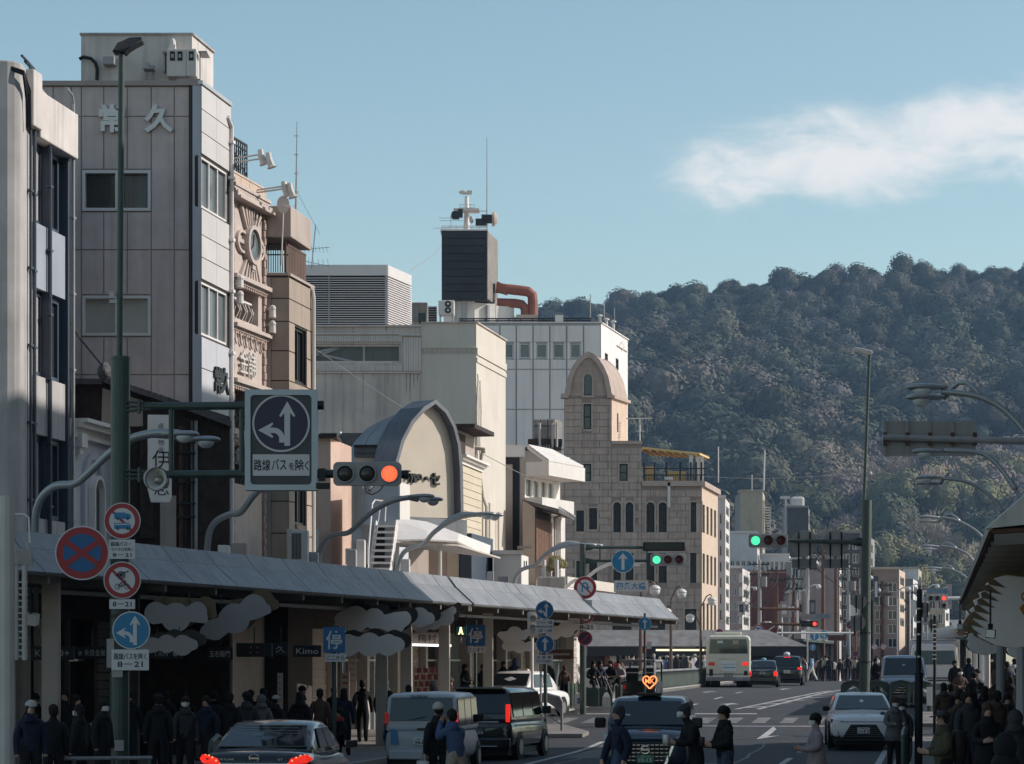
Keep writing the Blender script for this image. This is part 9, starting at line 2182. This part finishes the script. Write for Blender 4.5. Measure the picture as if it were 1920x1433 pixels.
 for f_ in out.polygons:
  c=f_.center;best,bz=9,1
  for a_,b_,z_,r_ in segs:
   ab=b_-a_;k=max(0,min(1,(c-a_).dot(ab)/max(ab.length_squared,1e-9)));q=(a_+ab*k-c).length-r_*.6
   if q<best:best,bz=q,z_
  f_.material_index=bz
 out.name='person_'+pose
 return out
BODY={}
def body(pose,near):
 k=(pose,near)
 if k not in BODY:BODY[k]=body_mesh(pose,near)
 return BODY[k]
HEADC={'lean':(0,-.205,1.60),'photo':(0,-.11,1.60),'sit':(0,-.055,1.18)}
_kid={}
def kid_mesh(key,build):
 if key not in _kid:
  mb=MB();build(mb);me=bpy.data.meshes.new(key[0]);me.from_pydata(mb.v,[],mb.f);me.polygons.foreach_set('use_smooth',[True]*len(me.polygons));b=bmesh.new();b.from_mesh(me);bmesh.ops.recalc_face_normals(b,faces=b.faces);b.to_mesh(me);b.free()
  me.materials.append(None);_kid[key]=me
 return _kid[key]
def add_kid(t,name,key,build,m):
 o=bpy.data.objects.new(name,kid_mesh(key,build));COL.objects.link(o);o.parent=t
 o.material_slots[0].link='OBJECT';o.material_slots[0].material=M[m];return o
def hair_build(style,c):
 def f(mb):
  cx,cy,cz=c
  if style in('short','long'):
   mb.ball((cx,cy+.020,cz+.046),(.089,.097,.086),14,10)
   mb.ball((cx,cy+.045,cz-.005),(.090,.072,.100),12,8)
  if style=='long':mb.loft([[(cx+w*math.cos(a_),cy+.05+d_*math.sin(a_),z_)for a_ in[2*math.pi*i/12 for i in range(12)]]for w,d_,z_ in((.085,.055,cz+.04),(.095,.06,cz-.06),(.10,.05,cz-.15),(.085,.035,cz-.24),(.03,.02,cz-.27))])
  if style=='beanie':mb.ball((cx,cy+.008,cz+.03),(.103,.112,.112),14,8,0,.52);mb.loft([[(cx+.100*math.cos(a_),cy+.006+.108*math.sin(a_),z_)for a_ in[2*math.pi*i/16 for i in range(16)]]for z_ in(cz+.01,cz+.05)])
  if style=='cap':
   mb.ball((cx,cy+.008,cz+.035),(.102,.110,.096),14,8,0,.50)
   mb.prism([(cx-.075,cy-.085,cz+.035),(cx+.075,cy-.085,cz+.035),(cx+.055,cy-.185,cz+.02),(cx-.055,cy-.185,cz+.02)],(0,0,.012))
  if style=='hood':mb.ball((cx,cy+.02,cz-.005),(.112,.112,.135),14,10);mb.loft([[(cx+w*math.cos(a_),cy+.03+w*.9*math.sin(a_),z_)for a_ in[2*math.pi*i/14 for i in range(14)]]for w,z_ in((.15,cz-.19),(.13,cz-.13),(.10,cz-.08))])
 return f
def person(label,px,d,h,rz,pose='stand',coat='cloth_black',legs='cloth_char',hair='short',hc='hair',mask=False,skirt=0,pack=None,bag=None,hold=None,scarf=None,near=False,group=None,z=None,road=False,collar=None,eyes=False):
 base=Vector((P(px,HY,d).x,d,(gz(d)+(.006 if road else .125))if z is None else z))
 t=bpy.data.objects.new('person',body(pose,near));COL.objects.link(t)
 t.location=base;t.rotation_euler=(0,0,R(rz));s=h/1.72;t.scale=(s,s,s)
 tag(t,label,'person',group)
 for i,m_ in enumerate(('skin',coat,legs,'shoe')):t.material_slots[i].link='OBJECT';t.material_slots[i].material=M[m_]
 c=HEADC.get(pose,(0,-.012,1.60))
 add_kid(t,{'short':'hair','long':'hair','beanie':'knit_hat','cap':'cap','hood':'hood'}[hair],('hair',hair,c),hair_build(hair,c),hc)
 if hair in('cap','beanie'):add_kid(t,'hair',('back_hair',c),lambda mb:mb.ball((c[0],c[1]+.04,c[2]-.015),(.080,.062,.072),10,6),'hair')
 if mask:add_kid(t,'face_mask',('mask',c),lambda mb:mb.loft([[(c[0]+w*math.sin(a_),c[1]-.105*math.cos(a_)-.004,c[2]+z_)for a_ in[R(-70+20*i)for i in range(8)]]for w,z_ in((.088,.0),(.09,-.03),(.08,-.065),(.05,-.085))],cap=False,closed=False),'mask')
 if eyes:
  for s_ in(-1,1):add_kid(t,'eye',('eye',s_,c),lambda mb:mb.ball((c[0]+s_*.032,c[1]-.083,c[2]+.012),(.014,.008,.007),8,5),'hair')
 zz=-.42 if pose=='sit' else 0
 if skirt:add_kid(t,'coat_skirt',('skirt',skirt),lambda mb:mb.loft([[(w*1.12*math.cos(a_),w*.86*math.sin(a_)+.01,z_)for a_ in[2*math.pi*i/16 for i in range(16)]]for w,z_ in((.155,1.14),(.178,1.0),(.195,.88),(.205+.02*skirt,1.0-.35*skirt),(.19,1.0-.36*skirt))]),coat)
 if pack:add_kid(t,'backpack',('pack',),lambda mb:mb.loft([[(x*w,.15+y_*.16,z_)for x,y_ in((-1,0),(1,0),(.9,.8),(.4,1),(-.4,1),(-.9,.8))]for w,z_ in((.12,.98),(.155,1.03),(.15,1.32),(.10,1.42))]),pack)
 if bag:add_kid(t,'hand_bag',('bag',),lambda mb:(mb.loft([[(.26+y_*.06,x*w-.05,z_)for x,y_ in((-1,-1),(1,-1),(1,1),(-1,1))]for w,z_ in((.17,.42),(.19,.48),(.15,.74))]),mb.tube([(.26,.06,.74),(.25,-.02,.98),(.26,-.16,.74)],.01,5)),bag)
 if hold:add_kid(t,'camera' if hold=='leather' else 'paper',('hold',pose,hold),lambda mb:mb.box(-.09 if hold!='leather' else-.07,.09 if hold!='leather' else .07,-.40+c[1]*.6,-.36+c[1]*.6,(1.55 if pose=='photo' else 1.08),(1.63 if pose=='photo' else 1.24)),hold)
 if not scarf and hair!='hood' and int(px)%5:add_kid(t,'collar',('collar',c),lambda mb:mb.loft([[(c[0]+w*math.cos(a_),c[1]+.02+w*.95*math.sin(a_),z_)for a_ in[2*math.pi*i/14 for i in range(14)]]for w,z_ in((.15,c[2]-.235),(.12,c[2]-.17),(.098,c[2]-.095),(.085,c[2]-.10))]),coat)
 if scarf:add_kid(t,'scarf',('scarf',c),lambda mb:mb.loft([[(c[0]+w*math.cos(a_),c[1]+.015+w*.95*math.sin(a_),z_)for a_ in[2*math.pi*i/14 for i in range(14)]]for w,z_ in((.10,c[2]-.20),(.115,c[2]-.16),(.095,c[2]-.10),(.07,c[2]-.09))]),scarf)
 return t
def yd(y,h,on=.125):return(EYE-on-h)*F/(y-HY)
CR='people walking under the shop arcade'
LEFT=[(58,1325,1.70,20,'stand','cloth_navy','cap','cap_pale',dict(),'person in navy coat and pale cap by the ladder post'),(100,1342,1.62,200,'stand','cloth_black','short','hair',dict(),'person in black seen from behind between the ladder and the corner mast'),(148,1346,1.60,250,'stand','cloth_black','long','hair',dict(mask=True),'long haired masked person in black just before the corner mast'),(193,1332,1.66,60,'stand','cloth_black','short','hair',dict(mask=True),'masked person turning at the corner mast'),(297,1325,1.72,190,'stand','cloth_black','cap','cloth_black',dict(),'broad person in black cap walking away past the corner mast'),(347,1331,1.65,10,'walk','cloth_char','short','hair',dict(mask=True,bag='leather'),'masked person in charcoal coat with shoulder bag facing the road'),(386,1330,1.64,340,'walk','cloth_navy','short','hair',dict(),'person in navy jacket close behind the dark sedan'),(431,1313,1.68,170,'stand','cloth_black','short','hair',dict(),'dark back of a person above the sedan boot'),(462,1309,1.68,200,'stand','cloth_char','beanie','cloth_black',dict(),'person in charcoal coat and black knit hat above the sedan roof'),(490,1313,1.62,180,'stand','cloth_grey','hood','cloth_grey',dict(),'person with raised grey hood behind the sedan'),(517,1324,1.58,150,'stand','cloth_black','cap','cap_pale',dict(),'person in pale cap bending behind the sedan'),(562,1311,1.64,180,'stand','cloth_black','long','hair',dict(),'long haired person in black below the handwritten shop sign'),(600,1308,1.68,180,'stand','cloth_brown','short','hair',dict(),'person in brown coat left of the blue stop sign post'.replace('left of','beside')),(645,1310,1.66,180,'stand','cloth_navy','long','hair',dict(),'long haired person in navy just past the blue stop sign post')]
for px,y,h,rz,po,co,ha,hc,kw,lb in LEFT:person(lb,px,max(yd(y,h),14.2/(.159-(px-960)/F)),h-.04,rz,po,co,'cloth_black',ha,hc,group=CR,**kw)
person('walking person in dark jacket, hands swinging, silhouetted against the lit shop',680,73,1.74,180,'walk','cloth_black','cloth_black',group=CR)
person('person with pale headscarf walking away near the cream column',722,72,1.80,165,'walk','cloth_black','cloth_black','hood','cap_pale',group=CR)
person('seated person with red collar beside the dark guard panels',640,58.5,1.66,300,'sit','cloth_black','cloth_black','short','hair',scarf='cloth_red',z=.125)
person('dark back of a person behind the van roof',766,69,1.66,190,'stand','cloth_black',group=CR)
person('grey haired person glimpsed behind the van roof',812,72,1.72,170,'stand','cloth_char','cloth_black','short','cloth_grey',group=CR)
person('person with knitted hat standing just above the van roof',845,78,1.62,10,'stand','cloth_brown','cloth_black','beanie','cloth_brown',group=CR)
person('person in black coat and pale knit cap walking past the van rear',822,44.5,1.70,200,'walk','cloth_black','cloth_black','beanie','cap_pale',near=True,road=True,bag='cloth_white')
person('person in blue grey jacket raising a camera by the van rear',853,43,1.62,215,'photo','cloth_blue','cloth_beige','short','hair',near=True,road=True,hold='leather')
person('man in dark uniform jacket turned sideways under the second blue stop sign',872,88,1.74,60,'hold','cloth_black','cloth_black',near=False,collar=1)
person('man in dark jacket facing the road with arms at his sides',906,88,1.75,10,'stand','cloth_black','cloth_black')
person('person in black behind the pale heart sign',944,95,1.62,30,'stand','cloth_black')
person('person in blue hooded jacket with backpack near the white taxi',966,94,1.76,150,'walk','cloth_blue','cloth_black','hood','cloth_blue',pack='cloth_navy')
person('person with pale face mask behind the white taxi roof',1028,99,1.62,20,'stand','cloth_char',mask=True)
person('person in dark coat waiting behind the white taxi',1058,97,1.45,200,'stand','cloth_brown','cloth_black','short','hair_brown')
person('person in dark coat leaning beside the green litter bin',1064,99,1.55,30,'stand','cloth_black')
person('woman in long cream coat seen from behind before the stone parapet',1078,112,1.66,180,'stand','cloth_white','cloth_black','long','hair',skirt=1.1)
person('woman in red and white dress with long hair on the bridge approach',1160,121,1.66,200,'hold','cloth_red','cloth_white','long','hair',skirt=.6)
for k,(px,d,co,rz,lb)in enumerate(((1112,97,'cloth_black',20,'seated dark figure at the planter nearest the corner mast'.replace('nearest','next to')),(1124,97.5,'cloth_navy',40,'seated figure in navy between the planter boxes'),(1146,98,'cloth_black',330,'seated man in black suit with stretched leg by the planters'),(1161,99,'cloth_lilac',340,'seated figure in pinkish jacket close to the roofed cart'))):person(lb,px,d,1.70,rz,'sit',co,'cloth_black',z=gz(d)+.45)
t=thing('walking_stick','pale folded pole leaning against the seated man','pole',P(1140,1300,96.5));mb=MB();mb.tube([P(1134,1268,96.5),P(1151,1308,96.3)],.012,6);mb.tube([P(1118,1272,96.5),P(1126,1296,96.3)],.012,6);obj('pole',mb,M['grey_paint'],t)
# people crossing in front
person('grey haired man in navy jacket crossing in profile before the blue taxi',1160,41,1.71,285,'walk','cloth_navy','denim','short','cloth_char',near=True,road=True,eyes=True)
person('masked man in black leaning to the blue taxi with papers in hand',1305,42,1.72,285,'lean','cloth_black','cloth_black','short','cloth_char',mask=True,near=True,road=True,hold='paper')
person('man in black padded jacket and knit hat holding a camera bag',1358,41.5,1.69,290,'hold','cloth_black','denim','beanie','cloth_black',near=True,road=True,hold='leather',bag='leather',eyes=True)
person('woman in pale lilac coat with beige tote crossing before the white hatchback',1530,42,1.57,280,'hold','cloth_lilac','cloth_beige','beanie','hair',near=True,road=True,skirt=.9,bag='tote',mask=True)
person('masked person in grey coat standing at the white hatchback',1677,55,1.52,15,'hold','cloth_grey','cloth_black','short','hair_brown',mask=True,skirt=.8)
person('shorter masked person close behind the grey coated one',1692,56,1.42,340,'stand','cloth_char','cloth_black','short','hair',mask=True,skirt=.7)
person('person in olive jacket and dark cap with backpack walking in profile',1768,36.5,1.60,285,'hold','cloth_olive','cloth_black','cap','cloth_char',near=True,pack='leather',eyes=True)
person('person in long black coat walking away alone on the sunny pavement',1808,52,1.68,180,'walk','cloth_black','cloth_black','short','hair',skirt=.9)
person('woman with long dark hair in wide black coat coming forward',1852,41,1.63,5,'hold','cloth_black','cloth_black','long','hair_brown',skirt=.9,near=True,eyes=True)
SUN='people on the sunny side pavement'
RIGHT=[(1800,86,1.66,5,'hold','cloth_brown','short','hair',dict(mask=True,skirt=.7),'white masked person in brown coat facing forward behind the truck pole'),(1782,74,1.58,170,'walk','cloth_grey','short','hair',dict(bag='cloth_white'),'person in grey jacket with pale bag near the truck'),(1826,80,1.75,180,'walk','cloth_black','beanie','cloth_black',dict(),'tall person in black knit hat walking away'),(1838,72,1.70,185,'walk','cloth_char','short','hair',dict(pack='cloth_lilac'),'person in charcoal with pinkish backpack'),(1846,64,1.68,180,'walk','cloth_black','hood','cloth_black',dict(),'person in black hood before the white column'),(1868,88,1.78,180,'walk','cloth_brown','long','hair',dict(),'tall long haired person by the white column'),(1888,90,1.76,180,'walk','cloth_black','short','hair',dict(pack='cloth_navy'),'person in black with navy backpack far along the pavement'),(1902,94,1.74,190,'walk','cloth_white','short','hair',dict(),'person in white jacket turned away in the sun'),(1893,78,1.64,10,'hold','cloth_white','long','hair',dict(),'woman in white jacket facing forward among dark coats'),(1872,68,1.74,180,'walk','cloth_black','short','hair',dict(),'person in black jacket and grey trousers walking away'),(1912,84,1.70,170,'walk','cloth_grey','short','hair',dict(),'person in grey coat at the pavement shop side'),(1888,54,1.60,10,'hold','cloth_char','short','hair',dict(),'person in charcoal coat looking forward behind the long haired woman'),(1914,46,1.66,350,'stand','cloth_black','short','hair',dict(),'dark figure at the pavement shop front close to the view edge'),(1903,36,1.62,200,'stand','cloth_char','hood','cloth_char',dict(),'person in charcoal hood standing by the shop front'),(1816,98,1.70,180,'walk','cloth_navy','short','hair',dict(),'person in navy far along by the second arcade'),(1858,104,1.72,0,'walk','cloth_black','short','hair',dict(mask=True),'masked person in black approaching under the farther arcade'),(1878,110,1.70,180,'walk','cloth_beige','short','hair',dict(),'person in beige coat under the farther arcade'),(1790,100,1.60,20,'stand','cloth_black','short','hair',dict(),'person in black waiting past the studded pole'),(1860,58,1.70,170,'walk','cloth_brown','short','hair_brown',dict(),'brown haired person in brown coat mid pavement')]
for px,d,h,rz,po,co,ha,hc,kw,lb in RIGHT:person(lb,px,d,h,rz,po,co,'cloth_grey' if 'grey trousers' in lb else 'cloth_black',ha,hc,group=SUN,**kw)
person('black hooded back of a person filling the near corner of the pavement',1884,23.5,1.64,185,'stand','cloth_black','cloth_black','hood','cloth_black')
person('person in light blue hooded outfit and white trousers crossing far down the bridge',1522,164,1.66,250,'walk','cloth_sky','cloth_white','short','hair')
person('dark clad rider standing by the slim mast',1642,104,1.66,30,'hold','cloth_black')
r=random.Random(21);pal=['cloth_black','cloth_char','cloth_navy','cloth_white','cloth_brown','cloth_beige','cloth_grey','cloth_blue']
for k in range(14):person('dark coated figure in the thick of the sunny side crowd',1772+k*10.5+r.uniform(-4,4),r.uniform(46,84),r.uniform(1.55,1.76),r.choice((0,180,180,190)),r.choice(('stand','walk')),r.choice(pal[:3]+['cloth_brown','cloth_grey']),'cloth_black',r.choice(('short','long','short','beanie')),'hair',group='crowd deep on the sunny side pavement')
for k in range(12):person('near silhouette of a person deep under the shop arcade',60+k*50+r.uniform(-20,20),max(50,15.5/(.159-(60+k*50-960)/F))+r.uniform(0,5),r.uniform(1.55,1.76),r.choice((0,180,90,200)),r.choice(('stand','walk','hold')),'cloth_black','cloth_black',r.choice(('short','long','short','beanie')),'hair',group='silhouettes deep under the arcade')
for k in range(16):person('small figure in the queue at the kiosk behind the bridge railing',1178+k*9.4+r.uniform(-3,3),r.uniform(150,168),r.uniform(1.55,1.75),r.choice((0,90,180,200,270)),r.choice(('stand','hold')),r.choice(pal),'cloth_black',r.choice(('short','long','beanie')),r.choice(('hair','cap_pale')),group='people queueing at the kiosk')
for k in range(18):person('tiny figure on the far pavement under the green arcade',1486+k*8+r.uniform(-3,3),r.uniform(185,212),r.uniform(1.55,1.75),r.choice((0,180)),r.choice(('stand','walk')),r.choice(pal),'cloth_black','short',group='people along the far arcade')
for k in range(9):person('tiny figure on the far sunny pavement behind the silver minivan',1640+k*18+r.uniform(-5,5),r.uniform(150,205),r.uniform(1.55,1.75),r.choice((0,180)),r.choice(('stand','walk')),r.choice(pal),'cloth_black','short',group='people on the far sunny pavement')
